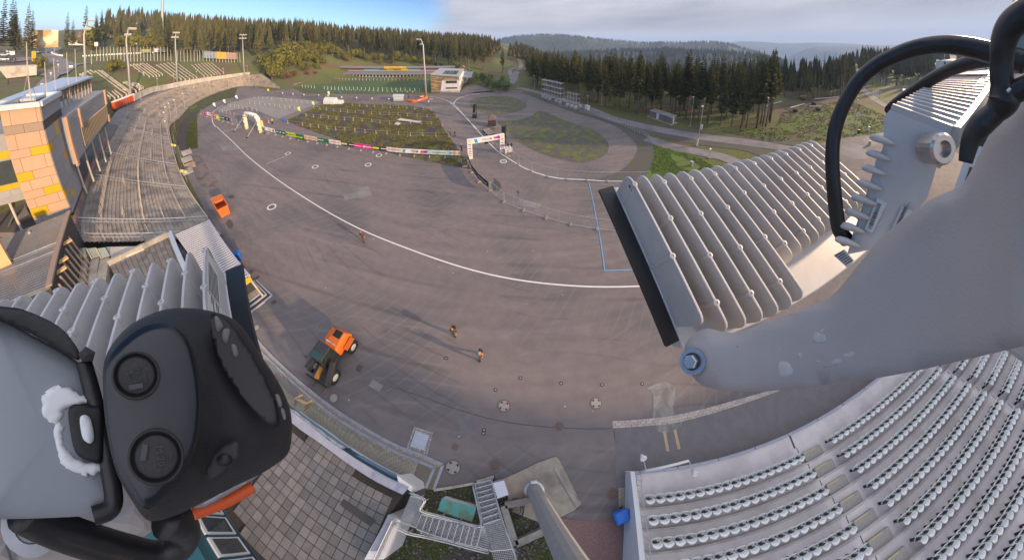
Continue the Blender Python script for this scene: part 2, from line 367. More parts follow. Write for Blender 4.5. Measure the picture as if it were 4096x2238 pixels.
# ================================================================ GROUND SURFACES
asph = mat('asphalt', (.178,.152,.146),(.222,.191,.183),.9,.86,bump=.12,bscale=30,c3=(.148,.134,.132),s3=.10,detail=8,spec=.3)
def asphalt_marks(m):
    t = m.node_tree; n, l = t.nodes, t.links; p = n['Principled BSDF']; old = p.inputs['Base Color'].links[0].from_socket
    tc = n.new('ShaderNodeTexCoord')
    # faint paving lanes, worn tracks and pale scuffs
    mp = n.new('ShaderNodeMapping'); mp.inputs['Rotation'].default_value = (0,0,R(24)); mp.inputs['Scale'].default_value = (.02,.55,1); l.new(tc.outputs['Object'],mp.inputs[0])
    nz = n.new('ShaderNodeTexNoise'); nz.inputs['Scale'].default_value = 1.6; nz.inputs['Detail'].default_value = 7; nz.inputs['Distortion'].default_value = .6; l.new(mp.outputs[0],nz.inputs[0])
    r1 = n.new('ShaderNodeValToRGB'); r1.color_ramp.elements[0].position = .38; r1.color_ramp.elements[0].color = (.90,.90,.91,1); r1.color_ramp.elements[1].position = .66; r1.color_ramp.elements[1].color = (1.08,1.06,1.05,1); l.new(nz.outputs[0],r1.inputs[0])
    m1 = n.new('ShaderNodeMixRGB'); m1.blend_type = 'MULTIPLY'; m1.inputs[0].default_value = .95; l.new(old, m1.inputs[1]); l.new(r1.outputs[0],m1.inputs[2])
    n2 = n.new('ShaderNodeTexNoise'); n2.inputs['Scale'].default_value = 45; n2.inputs['Detail'].default_value = 3; l.new(tc.outputs['Object'],n2.inputs[0])
    r2 = n.new('ShaderNodeValToRGB'); r2.color_ramp.elements[0].position = .3; r2.color_ramp.elements[0].color = (.74,.74,.74,1); r2.color_ramp.elements[1].position = .75; r2.color_ramp.elements[1].color = (1.25,1.23,1.2,1); l.new(n2.outputs[0],r2.inputs[0])
    m2 = n.new('ShaderNodeMixRGB'); m2.blend_type = 'MULTIPLY'; m2.inputs[0].default_value = 1; l.new(m1.outputs[0],m2.inputs[1]); l.new(r2.outputs[0],m2.inputs[2])
    # paving lanes laid in arcs, with thin seams, and scattered tyre tracks
    mw = n.new('ShaderNodeMapping'); mw.inputs['Location'].default_value = (8,62,0); l.new(tc.outputs['Object'],mw.inputs[0])
    for (sc_, dist, lo, hi, dark, rot) in ((.085,.8,.0,.05,.76,0),(.31,9.0,.0,.10,1.16,40),(.23,14.0,.0,.07,.84,110),(.17,20.0,.0,.06,1.14,75)):
        wv = n.new('ShaderNodeTexWave'); wv.wave_type = 'RINGS' if rot == 0 else 'BANDS'; wv.rings_direction = 'Z'; wv.inputs['Scale'].default_value = sc_; wv.inputs['Distortion'].default_value = dist; wv.inputs['Detail'].default_value = 2; wv.inputs['Detail Scale'].default_value = .25
        if rot:
            mr = n.new('ShaderNodeMapping'); mr.inputs['Rotation'].default_value = (0,0,R(rot)); l.new(tc.outputs['Object'],mr.inputs[0]); l.new(mr.outputs[0],wv.inputs['Vector'])
        else: l.new(mw.outputs[0],wv.inputs['Vector'])
        rr = n.new('ShaderNodeValToRGB'); rr.color_ramp.elements[0].position = lo; rr.color_ramp.elements[0].color = (dark, dark, dark, 1); rr.color_ramp.elements[1].position = hi; rr.color_ramp.elements[1].color = (1,1,1,1); l.new(wv.outputs['Fac'],rr.inputs[0])
        nk = n.new('ShaderNodeTexNoise'); nk.inputs['Scale'].default_value = .08+.02*rot/40; nk.inputs['Detail'].default_value = 3; l.new(tc.outputs['Object'],nk.inputs[0]); rk = n.new('ShaderNodeValToRGB'); rk.color_ramp.elements[0].position = .46; rk.color_ramp.elements[1].position = .6; l.new(nk.outputs[0],rk.inputs[0])
        mm = n.new('ShaderNodeMixRGB'); mm.blend_type = 'MULTIPLY'; l.new(rk.outputs[0],mm.inputs[0]); l.new(m2.outputs[0],mm.inputs[1]); l.new(rr.outputs[0],mm.inputs[2]); m2 = mm
    # scattered pale specks
    v = n.new('ShaderNodeTexVoronoi'); v.inputs['Scale'].default_value = .55; l.new(tc.outputs['Object'],v.inputs[0])
    lt = n.new('ShaderNodeMath'); lt.operation = 'LESS_THAN'; lt.inputs[1].default_value = .035; l.new(v.outputs['Distance'],lt.inputs[0])
    m3 = n.new('ShaderNodeMixRGB'); l.new(lt.outputs[0],m3.inputs[0]); l.new(m2.outputs[0],m3.inputs[1]); m3.inputs[2].default_value = (.4,.39,.37,1)
    l.new(m3.outputs[0],p.inputs['Base Color'])
asphalt_marks(asph)
roadM = mat('road_asphalt', (.20,.18,.178),(.255,.232,.228),.7,.88,bump=.1,bscale=25,c3=(.15,.145,.147),s3=.15,detail=8)
asph2 = mat('old_asphalt', (.15,.12,.105),(.21,.165,.145),1.4,.9,bump=.15,bscale=20,c3=(.11,.092,.085),s3=.5)
darkasph = mat('patched_asphalt', (.145,.13,.128),(.185,.167,.163),1.5,.88,bump=.12,bscale=30)
gravelM = mat('gravel', (.20,.19,.18),(.34,.32,.29),14,.95,bump=.5,bscale=40,c3=(.24,.22,.19),s3=.4)
verge = mat('gravel_verge', (.072,.068,.066),(.13,.12,.112),9,.95,bump=.5,bscale=30,c3=(.10,.10,.05),s3=.5)
soil = mat('weedy_soil', (.05,.038,.034),(.09,.07,.06),1.6,.95,bump=.7,bscale=7,c3=(.12,.125,.03),s3=.35)
lawn = mat('range_grass', (.05,.105,.035),(.095,.15,.055),2.2,.95,bump=.5,bscale=14,c3=(.085,.10,.045),s3=.06)
green = mat('fresh_grass', (.07,.13,.014),(.13,.19,.03),3,.95,bump=.5,bscale=14,c3=(.14,.12,.06),s3=.3)
mossy = mat('mossy_gravel', (.085,.075,.065),(.135,.12,.10),7,.95,bump=.5,bscale=25,c3=(.13,.165,.03),s3=.55)
white = mat('white_paint', (.62,.61,.58),(.78,.77,.74),6,.7)
blue = mat('blue_paint', (.12,.30,.55),(.2,.4,.66),8,.7)
conc = mat('concrete', (.26,.245,.22),(.38,.36,.32),3,.9,bump=.2,bscale=20,c3=(.21,.19,.17),s3=.6)
# arena floor: from the stand foot across to the range, the oval and behind the mast
foot = PS('A', [(1480,1560),(1400,1400),(1300,1190),(1240,1020),(1210,940),(1240,850),(1310,760),(1420,670),(1560,610),(1700,580)])
far = PS('B', [(330,640),(480,620),(560,655),(1000,660),(1400,665),(1445,660),(1660,640),(1700,600),(1760,600),(1900,650),(1935,655)])
rgt = PS('C', [(100,660),(300,640),(500,640),(640,690),(900,770),(1100,850),(1300,960),(1390,1060),(1330,1180),(1240,1260)])
backr = [Vector((22,24,0)),Vector((60,20,0)),Vector((110,6,0)),Vector((90,-25,0)),Vector((40,-30,0)),Vector((-30,-34,0)),Vector((-40,-14,0))]
sheet('arena_floor', [p for p in foot]+far+rgt+backr, 0.0,asph)
verge_in = PS('z8', [(415,790),(408,520),(402,330),(440,250),(530,190),(660,112),(800,62),(960,28)])
sheet('grass_verge', PS('A', [(1330,1050),(1250,1030),(1215,940),(1240,850),(1310,760),(1420,670),(1560,610),(1690,585)])+[p for p in reversed(crv(verge_in, 5))],.012,mat('verge_grass', (.05,.065,.014),(.09,.10,.028),3,.95,bump=.6,bscale=12,c3=(.06,.045,.035),s3=.3))
sheet('bare_soil_path', PS('z8', [(90,600),(150,420),(260,300),(380,240),(420,240),(330,330),(270,420),(240,600),(240,760),(330,800),(230,850),(150,860)]),.02,mat('bare_soil', (.045,.036,.032),(.075,.06,.052),2.5,.95,bump=.5,bscale=12))
sheet('old_asphalt_strip', PS('z8', [(320,800),(400,790),(440,880),(560,1070),(720,1280),(700,1330),(560,1400),(440,1330),(340,1130),(300,960)]),.012,asph2)
gpoly = PS('y1', [(575,668),(1485,322),(1100,285),(760,255),(460,228),(200,232),(0,250)])+PS('z8', [(1030,80),(900,115),(840,142),(715,215),(740,252),(1180,176),(1600,340)])
sheet('gravel_field', gpoly, .015,gravelM)
fld = crv(PS('y1', [(742,702),(1400,415),(1480,385),(1900,350)])+PS('y2', [(700,745),(1100,762),(1500,790),(1700,825)]),3)[:-1]+crv(PS('y2', [(1700,825),(1810,860),(1880,910),(1960,1030)])+PS('y3', [(1860,240),(1960,440),(2060,570),(2240,830),(2400,1040),(2490,1212)]),3)+PS('y3', [(1800,1085),(1000,918),(800,862)])+PS('y1', [(1800,1095),(1500,990),(1000,815)])
sheet('weedy_field', fld, .016,soil)
sheet('range_meadow', PS('B', [(490,612),(560,648),(900,652),(1150,655),(1440,650),(1445,530),(820,525),(780,535),(640,575)]),.016,lawn)
isl1 = crv(PS('C', [(133,725),(180,697),(260,683),(350,679),(430,686),(500,710),(543,745),(500,780),(430,800),(330,809),(230,796),(160,767)]),5,True)
sheet('grass_island', isl1,.02,mossy)
isl2 = crv(PS('C', [(640,780),(760,828),(900,878),(1000,910),(1080,960),(1118,1020),(1100,1075),(1040,1115),(940,1139),(830,1131),(700,1100),(560,1045),(460,985),(390,920),(335,866),(345,854),(450,850),(560,825)]),4,True)
sheet('teardrop_island', isl2,.02,mossy)
ov = crv(PS('C', [(480,655),(600,690),(870,792),(1000,830),(1150,882),(1250,950),(1312,1025),(1295,1095),(1230,1170),(1130,1225),(980,1262)]),5)
fl = crv(PS('C', [(1400,1262),(1400,1200),(1435,1110),(1422,1010),(1395,965),(1300,915),(1180,860),(1050,815),(915,768),(760,745),(640,690),(520,650)]),5)
sheet('gravel_shoulder', ov+fl, .016,verge)
sheet('green_slope', PS('C', [(1422,1010),(1500,1035),(1620,1065),(1759,1110)])+[W(2930,690),W(2990,740),W(2700,760),W(2560,720)]+PS('C', [(1400,1200),(1435,1110)]),.024,green)
# roads on the right and the hill path, draped on the ground
def drape(dz): return lambda x, y: TZ(x, y)+dz
b = MB()
roadA = crv([Z('C', 400,610),Z('C', 490,632),Z('C', 640,658)],1)
def roadpts(lst): return crv([W(*p) for p in lst],6)
ra = roadpts([Z('C', 470,622),Z('C', 620,652),Z('C', 900,735),Z('y6', 0,818),Z('y6', 400,925),Z('y6', 700,990),Z('y6', 1000,1042),Z('y6', 1400,1108),Z('y6', 2032,1185),Z('D', 990,1145),(3330,620),(3560,610),(3700,600)])
ribbon(b, ra, 4.2,drape(.02)); b.build('forest_road', roadM, kind='structure')
b = MB(); rb = roadpts([Z('y6', 560,1140),Z('y6', 700,1185),Z('y6', 900,1250),Z('y6', 1300,1335),Z('y6', 1700,1412),(2960,655),(3060,700),(3250,760)]); ribbon(b, rb, 3.6,drape(.025)); b.build('service_road', roadM, kind='structure')
b = MB(); ribbon(b, roadpts([Z('y6', -700,640),Z('y6', 0,790),Z('y6', 400,885),Z('y6', 700,950),Z('y6', 1000,1005),Z('y6', 1400,1070),Z('y6', 2032,1140),Z('D', 990,1100),(3300,590)]),3.2,drape(.012))
ribbon(b, roadpts([Z('y6', 420,990),Z('y6', 800,1065),Z('y6', 1250,1160),Z('y6', 2032,1260),(3080,620)]),4.6,drape(.010)); b.build('gravel_strip', verge, kind='structure')
b = MB(); hp = [WD(*Z('C', 430,600),112),WD(*Z('C', 452,560),130),WD(*Z('C', 470,510),165),WD(*Z('C', 490,475),188),WD(*Z('C', 500,440),225),WD(*Z('C', 470,395),280),WD(*Z('C', 400,355),340),WD(*Z('C', 360,335),400)]
ribbon(b, crv(hp, 5),[4.2]*20+[6]*16,drape(.1)); ribbon(b, crv([WD(*Z('C', 435,560),130),WD(*Z('C', 422,520),160),WD(*Z('C', 428,490),180),WD(*Z('C', 470,468),195)],5),3.4,drape(.08)); b.build('hill_path', roadM, kind='structure')
b = MB(); ribbon(b, roadpts([(3330,620),(3500,560),(3620,500),(3570,440),(3500,395),(3440,345),(3415,318),(3405,300)]),4,drape(.03))
ribbon(b, roadpts([(3480,385),(3560,352),(3640,345)]),3.2,drape(.028)); b.build('valley_road', roadM, kind='structure')
sheet('cleared_ground', [W(*p) for p in ((3110,430),(3150,392),(3330,388),(3400,392),(3300,430),(3220,455),(3120,480))],.01,mat('brushwood', (.07,.05,.035),(.13,.10,.07),3,.95,bump=.8,bscale=9,c3=(.08,.085,.03),s3=.4))
sheet('field_edge_grass', [W(*p) for p in ((2880,520),(3100,500),(3130,455),(3350,440),(3560,470),(3600,520),(3300,560),(3060,560))],.006,mat('lush_grass', (.06,.10,.014),(.12,.155,.035),2.2,.95,bump=.6,bscale=10,c3=(.11,.085,.05),s3=.2))
# roads on the high ground at the left
b = MB(); ribbon(b, crv([WD(*Z('z1', 440,1250),92),WD(*Z('z1', 640,1050),112),WD(*Z('z1', 820,900),145),WD(*Z('z1', 1000,800),175),WD(*Z('z1', 950,700),200),WD(*Z('z1', 760,610),235),WD(*Z('z1', 780,540),270),WD(*Z('z1', 850,500),310)],6),[4.5]*12+[9]*31,drape(.25))
ribbon(b, crv([WD(*Z('z1', 1300,720),185),WD(*Z('z1', 1000,720),192),WD(*Z('z1', 700,620),215),WD(*Z('z1', 300,640),205),WD(*Z('z1', 0,700),195)],6),11,drape(.22)); b.build('hill_road', roadM, kind='structure')
# ---- painted lines
b = MB()
ribbon(b, crv([W(*Z('z8', *p)) for p in ((800,148),(700,205),(640,262),(628,330),(640,400),(682,470))],8),.22,.03)
wl = [Z('z8', 695,465),Z('z8', 800,560),Z('z8', 930,680),Z('z8', 1160,900),Z('z8', 1500,1170),(1217,785),(1439,910),(1669,1003),(2019,1105),(2305,1139),(2610,1138),(2900,1110),(3200,1020)]
ribbon(b, crv([W(*p) for p in wl],10),.17,.03)
b.build('white_line', white, kind='structure')
b = MB(); ribbon(b, crv(PS('f4', [(1800,295),(1850,520),(1920,880),(1985,1229)])+[W(2417,1076)],4),.11,.028); ribbon(b, [W(2413,1077),W(2600,1068),W(2700,1062)],.11,.029); b.build('blue_line', blue, kind='structure')
b = MB(); ribbon(b, crv(PS('C', [(0,725),(60,780),(150,870),(230,960),(330,1060),(420,1120),(520,1180),(640,1225),(750,1250),(860,1258),(960,1262),(1100,1270),(1240,1268)]),6),.26,.03)
ribbon(b, crv(PS('B', [(1420,680),(1500,690),(1590,725),(1640,770),(1800,950)]),6),.2,.031); ribbon(b, crv(PS('B', [(1608,745),(1612,720),(1650,690),(1740,668),(1830,655),(1920,652)]),6),.3,.03); b.build('track_edge_line', white, kind='structure')
b = MB(); ribbon(b, [P('z8', 785,540),P('z8', 1075,470)],.12,.03); ribbon(b, [W(*Z('B', 292,1152)),W(*Z('B', 445,1090))],.09,.03); b.build('start_line', white, kind='structure')
# ================================================================ TREES
barkM = mat('spruce_bark', (.17,.13,.10),(.26,.20,.155),6,.9,bump=.3,rnd=.2)
ndl = mat('spruce_needles', (.062,.072,.02),(.165,.155,.045),1.3,.8,rnd=.42,trans=.22,spec=.2)
ndl_d = mat('dead_needles', (.14,.085,.055),(.22,.14,.09),1.5,.9,rnd=.2)
leafM = mat('bush_leaves', (.12,.135,.02),(.29,.26,.05),1.6,.7,rnd=.22,trans=.3,spec=.25)
leafL = mat('pale_bush_leaves', (.11,.17,.055),(.20,.26,.10),1.6,.7,rnd=.15,trans=.3,spec=.25)
rustM = mat('rusty_shrub_leaves', (.16,.07,.035),(.24,.12,.05),1.6,.8,rnd=.15,trans=.2)
def spruce_parts(h, base, rmax, seed, whorls=26,dead=False, per=7):
    rd = random.Random(seed); t = MB(); c = MB()
    lean = rd.uniform(-.012,.012)*h
    t.tube([(0,0,-.6),(lean*.3,0,h*.4),(lean, 0,h*.97)],[.20+h*.004,.13+h*.002,.02],6)
    # bare dead twigs on the lower trunk
    for i in range(26 if base > .3 else 8):
        z = h*rd.uniform(.12,base+.1); a = rd.uniform(0,6.28); l = rd.uniform(.4,1.5)
        p = Vector((lean*z/h, 0,z)); q = p+Vector((math.cos(a)*l, math.sin(a)*l, rd.uniform(-.25,.1)))
        t.tube([p, q],[.028,.008],3,False)
    for w in range(whorls):
        f = w/(whorls-1); z = h*(base+(1-base)*f**.92); L_ = rmax*((1-f)**.72)*rd.uniform(.78,1.12)+.12
        if f < .12: L_ *= .55+3.5*f
        k = per if f < .8 else 5
        a0 = rd.uniform(0,6.28)
        for i in range(k):
            if rd.random() < (.45 if dead else .1): continue
            a = a0+6.283*i/k+rd.uniform(-.3,.3); l = L_*rd.uniform(.65,1.15); dr = l*rd.uniform(.12,.42)-(.25*l if f > .7 else 0)
            u = Vector((math.cos(a),math.sin(a),0)); s = Vector((-u.y, u.x, 0)); o = Vector((lean*z/h, 0,z))
            tip = o+u*l+Vector((0,0,-dr)); mid = o+u*l*.55+Vector((0,0,-dr*.25)); wd_ = l*rd.uniform(.2,.32)+.1
            # main spray: two tilted blades along the bough, and hanging twigs below it
            dz = Vector((0,0,-wd_*.55))
            c.add([o+Vector((0,0,.06)),mid+s*wd_+dz, tip, mid+Vector((0,0,.12))],[(0,1,2,3)])
            c.add([o+Vector((0,0,.06)),mid+Vector((0,0,.12)),tip, mid-s*wd_+dz],[(0,1,2,3)])
            if not dead:
                hg = rd.uniform(.25,.6)*(.4+.3*l)
                m2 = o+u*l*.8+Vector((0,0,-dr*.6))
                c.add([mid-u*.25*l, mid+u*.02+Vector((0,0,-hg)),m2],[(0,1,2)])
                c.add([mid+s*wd_*.5-u*.1*l, mid+s*wd_*.9+u*.1*l+Vector((0,0,-hg*1.1)),m2+s*wd_*.4],[(0,1,2)])
                c.add([mid-s*wd_*.5-u*.1*l, mid-s*wd_*.9+u*.1*l+Vector((0,0,-hg*1.1)),m2-s*wd_*.4],[(0,1,2)])
    c.add([(lean-.12,0,h*.95),(lean+.12,0,h*.95),(lean, 0,h*1.02)],[(0,1,2)]); c.add([(lean, -.12,h*.95),(lean, .12,h*.95),(lean, 0,h*1.02)],[(0,1,2)])
    return t, c
def tree_proto(parts, name, label, cat, group, mats):
    r = thing(name, label, cat, (0,0,-500),group=group); parts[0].build('trunk', mats[0],r, local=True, smooth=True); parts[1].build('crown', mats[1],r, local=True); return r
def bush_parts(rx, rz, seed, n=650,stems=4,leaf=.30,clumps=8):
    rd = random.Random(seed); t = MB(); c = MB(); cl = []
    for i in range(clumps):
        a = rd.uniform(0,6.28); r = rx*rd.uniform(.1,.62); z = rz*rd.uniform(.35,.85); cl.append((Vector((math.cos(a)*r, math.sin(a)*r, z)),rx*rd.uniform(.3,.5)))
    for i in range(stems):
        k = cl[i % clumps][0]; t.tube([(0,0,-.3),k*.5+Vector((0,0,.05)),k],[.07+rx*.01,.05,.02],5)
    for i in range(n):
        k, r = cl[rd.randrange(clumps)]; d = Vector((rd.gauss(0,1),rd.gauss(0,1),rd.gauss(0,1))).normalized()*r*rd.uniform(.72,1.06)
        p = k+d; p.z = max(.08,p.z)
        nrm = (d.normalized()+Vector((rd.uniform(-.7,.7),rd.uniform(-.7,.7),rd.uniform(-.4,.9)))).normalized(); u = nrm.orthogonal().normalized(); v = nrm.cross(u); s = leaf*rd.uniform(.6,1.4)
        an = rd.uniform(0,6.28); u, v = u*math.cos(an)+v*math.sin(an),v*math.cos(an)-u*math.sin(an)
        c.add([p-u*s, p-v*s*.6,p+u*s, p+v*s*.6],[(0,1,2,3)])
    return t, c
TREES = []   # (kind, x, y, h, size on the picture)
rd = random.Random(11)
def scatter(poly, spacing, kind, hmin, hmax, excl=None, maxn=9999):
    xs = [p[0] for p in poly]; ys = [p[1] for p in poly]; n = 0; grid = {}
    for k in range(int((max(xs)-min(xs))*(max(ys)-min(ys))/spacing**2*2.2)):
        x, y = rd.uniform(min(xs),max(xs)),rd.uniform(min(ys),max(ys))
        if not inpoly(x, y, poly) or (excl and excl(x, y)): continue
        g = (int(x//spacing),int(y//spacing))
        if any((x-a)**2+(y-b_)**2 < spacing**2 for i in (-1,0,1) for j in (-1,0,1) for a, b_ in grid.get((g[0]+i, g[1]+j),())): continue
        grid.setdefault(g, []).append((x, y)); TREES.append((kind, x, y, rd.uniform(hmin, hmax))); n += 1
        if n >= maxn: break
def polar(azs, d0,d1): return [(d*math.sin(a),d*math.cos(a)) for a in azs for d in [d0]]+[(d1*math.sin(a),d1*math.cos(a)) for a in reversed(azs)]
def azp(px): a, b_ = ab(px, 175); return math.atan2(2*a, 1-a*a-b_*b_)
def band(x0,x1,d0,d1,n=12):
    A = [azp(x0+(x1-x0)*i/n) for i in range(n+1)]
    return [(d0*math.sin(a),d0*math.cos(a)) for a in A]+[(d1*math.sin(a),d1*math.cos(a)) for a in reversed(A)]
# --- right-hand forest: its front edge as seen, filled to the back
front = [Z('y5', 60,470),Z('y5', 700,640),Z('y5', 1150,700),Z('y5', 1600,870),Z('y5', 2500,1080),Z('y6', 340,775),Z('y6', 800,715),Z('y6', 1200,840),Z('y6', 1650,940),Z('y6', 1900,975),Z('D', 640,992),Z('D', 800,1000),Z('D', 880,1000),Z('D', 960,900)]
fw = [W(*p) for p in front]; TREES_FRONT = len(TREES)
back = [(math.sin(a)*d, math.cos(a)*d) for a, d in ((azp(3030),130),(azp(2800),150),(azp(2500),165),(azp(2200),185),(azp(2110),180))]
for i in range(len(fw)-1):
    n = max(1,int((fw[i+1]-fw[i]).length/2.5))
    for k in range(n):
        p = fw[i].lerp(fw[i+1],(k+rd.random()*.8)/n); TREES.append(('R', p.x+rd.uniform(-.6,.6),p.y+rd.uniform(-.3,1.5),rd.uniform(16,22.5)))
scatter([(p.x*1.03,p.y*1.03) for p in fw]+back, 4.2, 'R', 15,22)
fw2 = [W(*Z('D', *p)) for p in ((1010,745),(1130,772),(1250,768),(1360,760),(1480,748),(1545,700))]
for i in range(len(fw2)-1):
    n = max(1,int((fw2[i+1]-fw2[i]).length/2.6))
    for k in range(n):
        p = fw2[i].lerp(fw2[i+1],(k+rd.random())/n); TREES.append(('S' if rd.random() < .6 else 'R', p.x, p.y, rd.uniform(15.5,19)))
scatter([(p.x*1.02,p.y*1.02) for p in fw2]+[(math.sin(a)*d, math.cos(a)*d) for a, d in ((azp(3400),210),(azp(3250),215),(azp(3090),200))],5, 'R', 15,19.5)
for px, py in (Z('D', 1425,752),Z('D', 1465,750),Z('D', 1335,765),Z('D', 1500,745)):
    p = W(px, py); TREES.append(('X', p.x, p.y, 19.5))
scatter(band(2100,2950,165,420),7.0, 'F', 13,22)
scatter(band(2950,3420,200,420),7.5, 'F', 14,19)
scatter([W(*p).xy for p in ((3450,345),(3560,352),(3640,340),(3720,330))]+[(math.sin(a)*d, math.cos(a)*d) for a, d in ((azp(3740),330),(azp(3560),330),(azp(3440),330))],6.5, 'V', 18,23)
scatter(band(3420,4090,400,470),9, 'F', 18,24)
# --- hill behind the range and stand
pathx = lambda x, y: abs(math.atan2(x, y)+R(1.0)-min(0,(math.hypot(x, y)-300)*.0005)) < .035 and math.hypot(x, y) < 420
scatter(band(620,900,208,330),6.5, 'L', 20,27)
scatter(band(900,1240,200,300),6.0, 'L', 20,26)
scatter(band(1240,1560,192,300),6.0, 'L', 20,26,lambda x, y: abs(math.atan2(x, y)-azp(1430)) < .012)
scatter(band(1560,1790,178,290),6.0, 'L', 20,26)
scatter(band(1790,1960,152,300),6.0, 'M', 20,26)
scatter(band(1960,2012,150,300),6.0, 'M', 19,24,pathx)
scatter(band(2036,2110,230,420),6.5, 'M', 18,24,pathx)
scatter(band(620,1960,300,470),9.0, 'F', 19,26)
scatter(band(420,640,300,520),10, 'F', 18,25)
scatter(band(360,480,270,330),12, 'L', 18,23)
# --- lone tall spruces on the far left
for px, py, d, h in ((8,190,250,27),(38,195,245,28),(50,200,250,26),(72,205,240,16),(104,200,235,25),(122,205,240,22),(262,196,255,24),(285,190,300,19),(335,180,270,29),(375,175,290,24),(398,178,285,26),(415,180,280,25),(382,185,262,22)):
    p = WD(px, py, d); TREES.append(('T', p.x, p.y, h))
scatter(band(-60,60,255,300),8, 'T', 20,26)
GRP = {'R': ('tall spruce with bare lower trunk in the forest beyond the road on the right', 'spruces of the forest on the right'),
       'S': ('slender bare-stemmed spruce on the forest edge behind the cleared ground', 'bare spruces behind the cleared ground'),
       'X': ('dead brown spruce standing on the forest edge behind the cleared ground', 'dead spruces behind the cleared ground'),
       'V': ('dark spruce in the wood behind the valley road at the far right', 'spruces of the wood at the far right'),
       'L': ('sunlit spruce of the forest on the hill behind the stand and shooting range', 'spruces on the hill behind the range'),
       'M': ('dark spruce on the slope behind the white range building', 'spruces behind the white range building'),
       'T': ('tall free-standing spruce on the high ground at the far left', 'spruces on the high ground at the left')}
PROT = {}
for k, (lab, grp) in GRP.items():
    pr = []
    for v in range(3):
        h = 24
        if k in 'R': pa = spruce_parts(h, (.26,.36,.44)[v],3.3,100+v, 25)
        elif k == 'S': pa = spruce_parts(h, .60,2.2,110+v, 16)
        elif k == 'X': pa = spruce_parts(h, .45,1.7,120+v, 20,dead=True)
        elif k == 'T': pa = spruce_parts(h, .16,3.6,130+v, 26)
        elif k == 'L': pa = spruce_parts(h, (.15,.28,.4)[v],3.0,140+v, 24)
        else: pa = spruce_parts(h, (.2,.3,.38)[v],2.9,150+v, 22)
        pr.append(tree_proto(pa, 'spruce_tree', lab, 'tree', grp, (barkM, ndl_d if k == 'X' else ndl)))
    PROT[k] = pr
inview = [t for t in TREES if abs(math.atan2(t[1],t[2])) < R(108)]
sz = lambda t: t[3]/math.hypot(t[1],t[2])
single = sorted([t for t in inview if t[0] in GRP],key=sz, reverse=True)
keep = [t for t in single if t[0] in 'TXS']+[t for t in single if t[0] not in 'TXS']
quota = dict(R=150,L=70,M=24,V=12,T=30,S=16,X=4); kk = []
for t in keep:
    if quota[t[0]] > 0: quota[t[0]] -= 1; kk.append(t)
keep = kk
def where(t):
    a = math.atan2(t[1],t[2])
    if t[0] == 'R': w = 'behind the scaffold rig' if a < azp(2330) else 'between the scaffold rig and the timber hut' if a < azp(2560) else 'behind the timber hut' if a < azp(2710) else 'behind the lamp posts beside the timber hut' if a < azp(2930) else 'at the edge of the cleared ground'; return 'tall spruce with bare lower trunk '+w, 'spruces '+w
    if t[0] == 'L': w = 'behind the flagpole row' if a < azp(1000) else 'above the yellow-green bushes' if a < azp(1350) else 'on the hill above the target house'; return 'sunlit spruce of the forest '+w, 'spruces '+w
    return None, None
ks = set(id(t) for t in keep); used = set()
for t in keep:
    v = rd.randrange(3); pr = PROT[t[0]][v]; s = t[3]/24
    loc = (t[1],t[2],TZ(t[1],t[2])-.05); sca = (s*rd.uniform(.85,1.15),)*2+(s,); rz = rd.uniform(0,6.28)
    lab, grp = where(t)
    if (t[0],v) not in used: used.add((t[0],v)); o = pr; o.location = loc; o.rotation_euler = (0,0,rz); o.scale = sca
    else: o = copy_tree(pr, loc, rz, scale=sca)
    if lab: o['label'] = lab; o['group'] = grp
for k, pr in PROT.items():
    for v, o in enumerate(pr):
        if (k, v) not in used:
            for c in list(o.children): bpy.data.objects.remove(c)
            bpy.data.objects.remove(o)
# --- the rest of the woods, too many to count: one mass
def low_spruce(rd_):
    vs, fs, mi = [],[],[]
    n = 8
    for k in range(6):
        f = k/6; z0 = .22+.70*f; r = (.145*(1-f)**.8+.012)*rd_.uniform(.85,1.15); o = len(vs); vs.append((0,0,min(1,z0+.24)))
        for i in range(2*n): a = math.pi*i/n+k*.5; q = r*(1 if i % 2 else .5)*rd_.uniform(.75,1.25); vs.append((q*math.cos(a),q*math.sin(a),z0-.035*(1 if i % 2 else -.3)+rd_.uniform(-.01,.01)))
        fs += [(o, o+1+i, o+1+(i+1) % (2*n)) for i in range(2*n)]; mi += [0]*2*n
    o = len(vs)
    vs += [(.007*math.cos(a),.007*math.sin(a),z) for z in (-.05,.5) for a in (0,2.1,4.2)]; fs += [(o+i, o+(i+1) % 3,o+3+(i+1) % 3,o+3+i) for i in range(3)]; mi += [1]*3
    return np.array(vs),fs, mi
LOW = [low_spruce(random.Random(s)) for s in range(5)]
def mass(name, lst, label, mats):
    V_, F_, I_ = [],[],[]; o = 0
    for x, y, z, h in lst:
        v, f, mi = LOW[rd.randrange(5)]; a = rd.uniform(0,6.28); c, s = math.cos(a)*h, math.sin(a)*h; w = rd.uniform(.8,1.2)
        q = np.empty_like(v); q[:, 0] = (v[:, 0]*c-v[:, 1]*s)*w+x; q[:, 1] = (v[:, 0]*s+v[:, 1]*c)*w+y; q[:, 2] = v[:, 2]*h+z
        V_.append(q); F_ += [tuple(i+o for i in t) for t in f]; I_ += mi; o += len(v)
    b = MB(); b.v = np.concatenate(V_).tolist(); b.f = F_; b.m = I_; b.ml = list(mats)
    ob = b.build(name, None, kind='stuff'); tag(ob, label, 'forest'); return ob
ndlF = mat('forest_needles', (.05,.055,.017),(.145,.128,.04),.12,.85,detail=8,trans=.15,spec=.2)
rest = [(t[1],t[2],TZ(t[1],t[2]),t[3]) for t in TREES if id(t) not in ks]
mass('forest', rest, 'dense spruce forest filling the slopes behind the nearer trees', (ndlF, barkM))
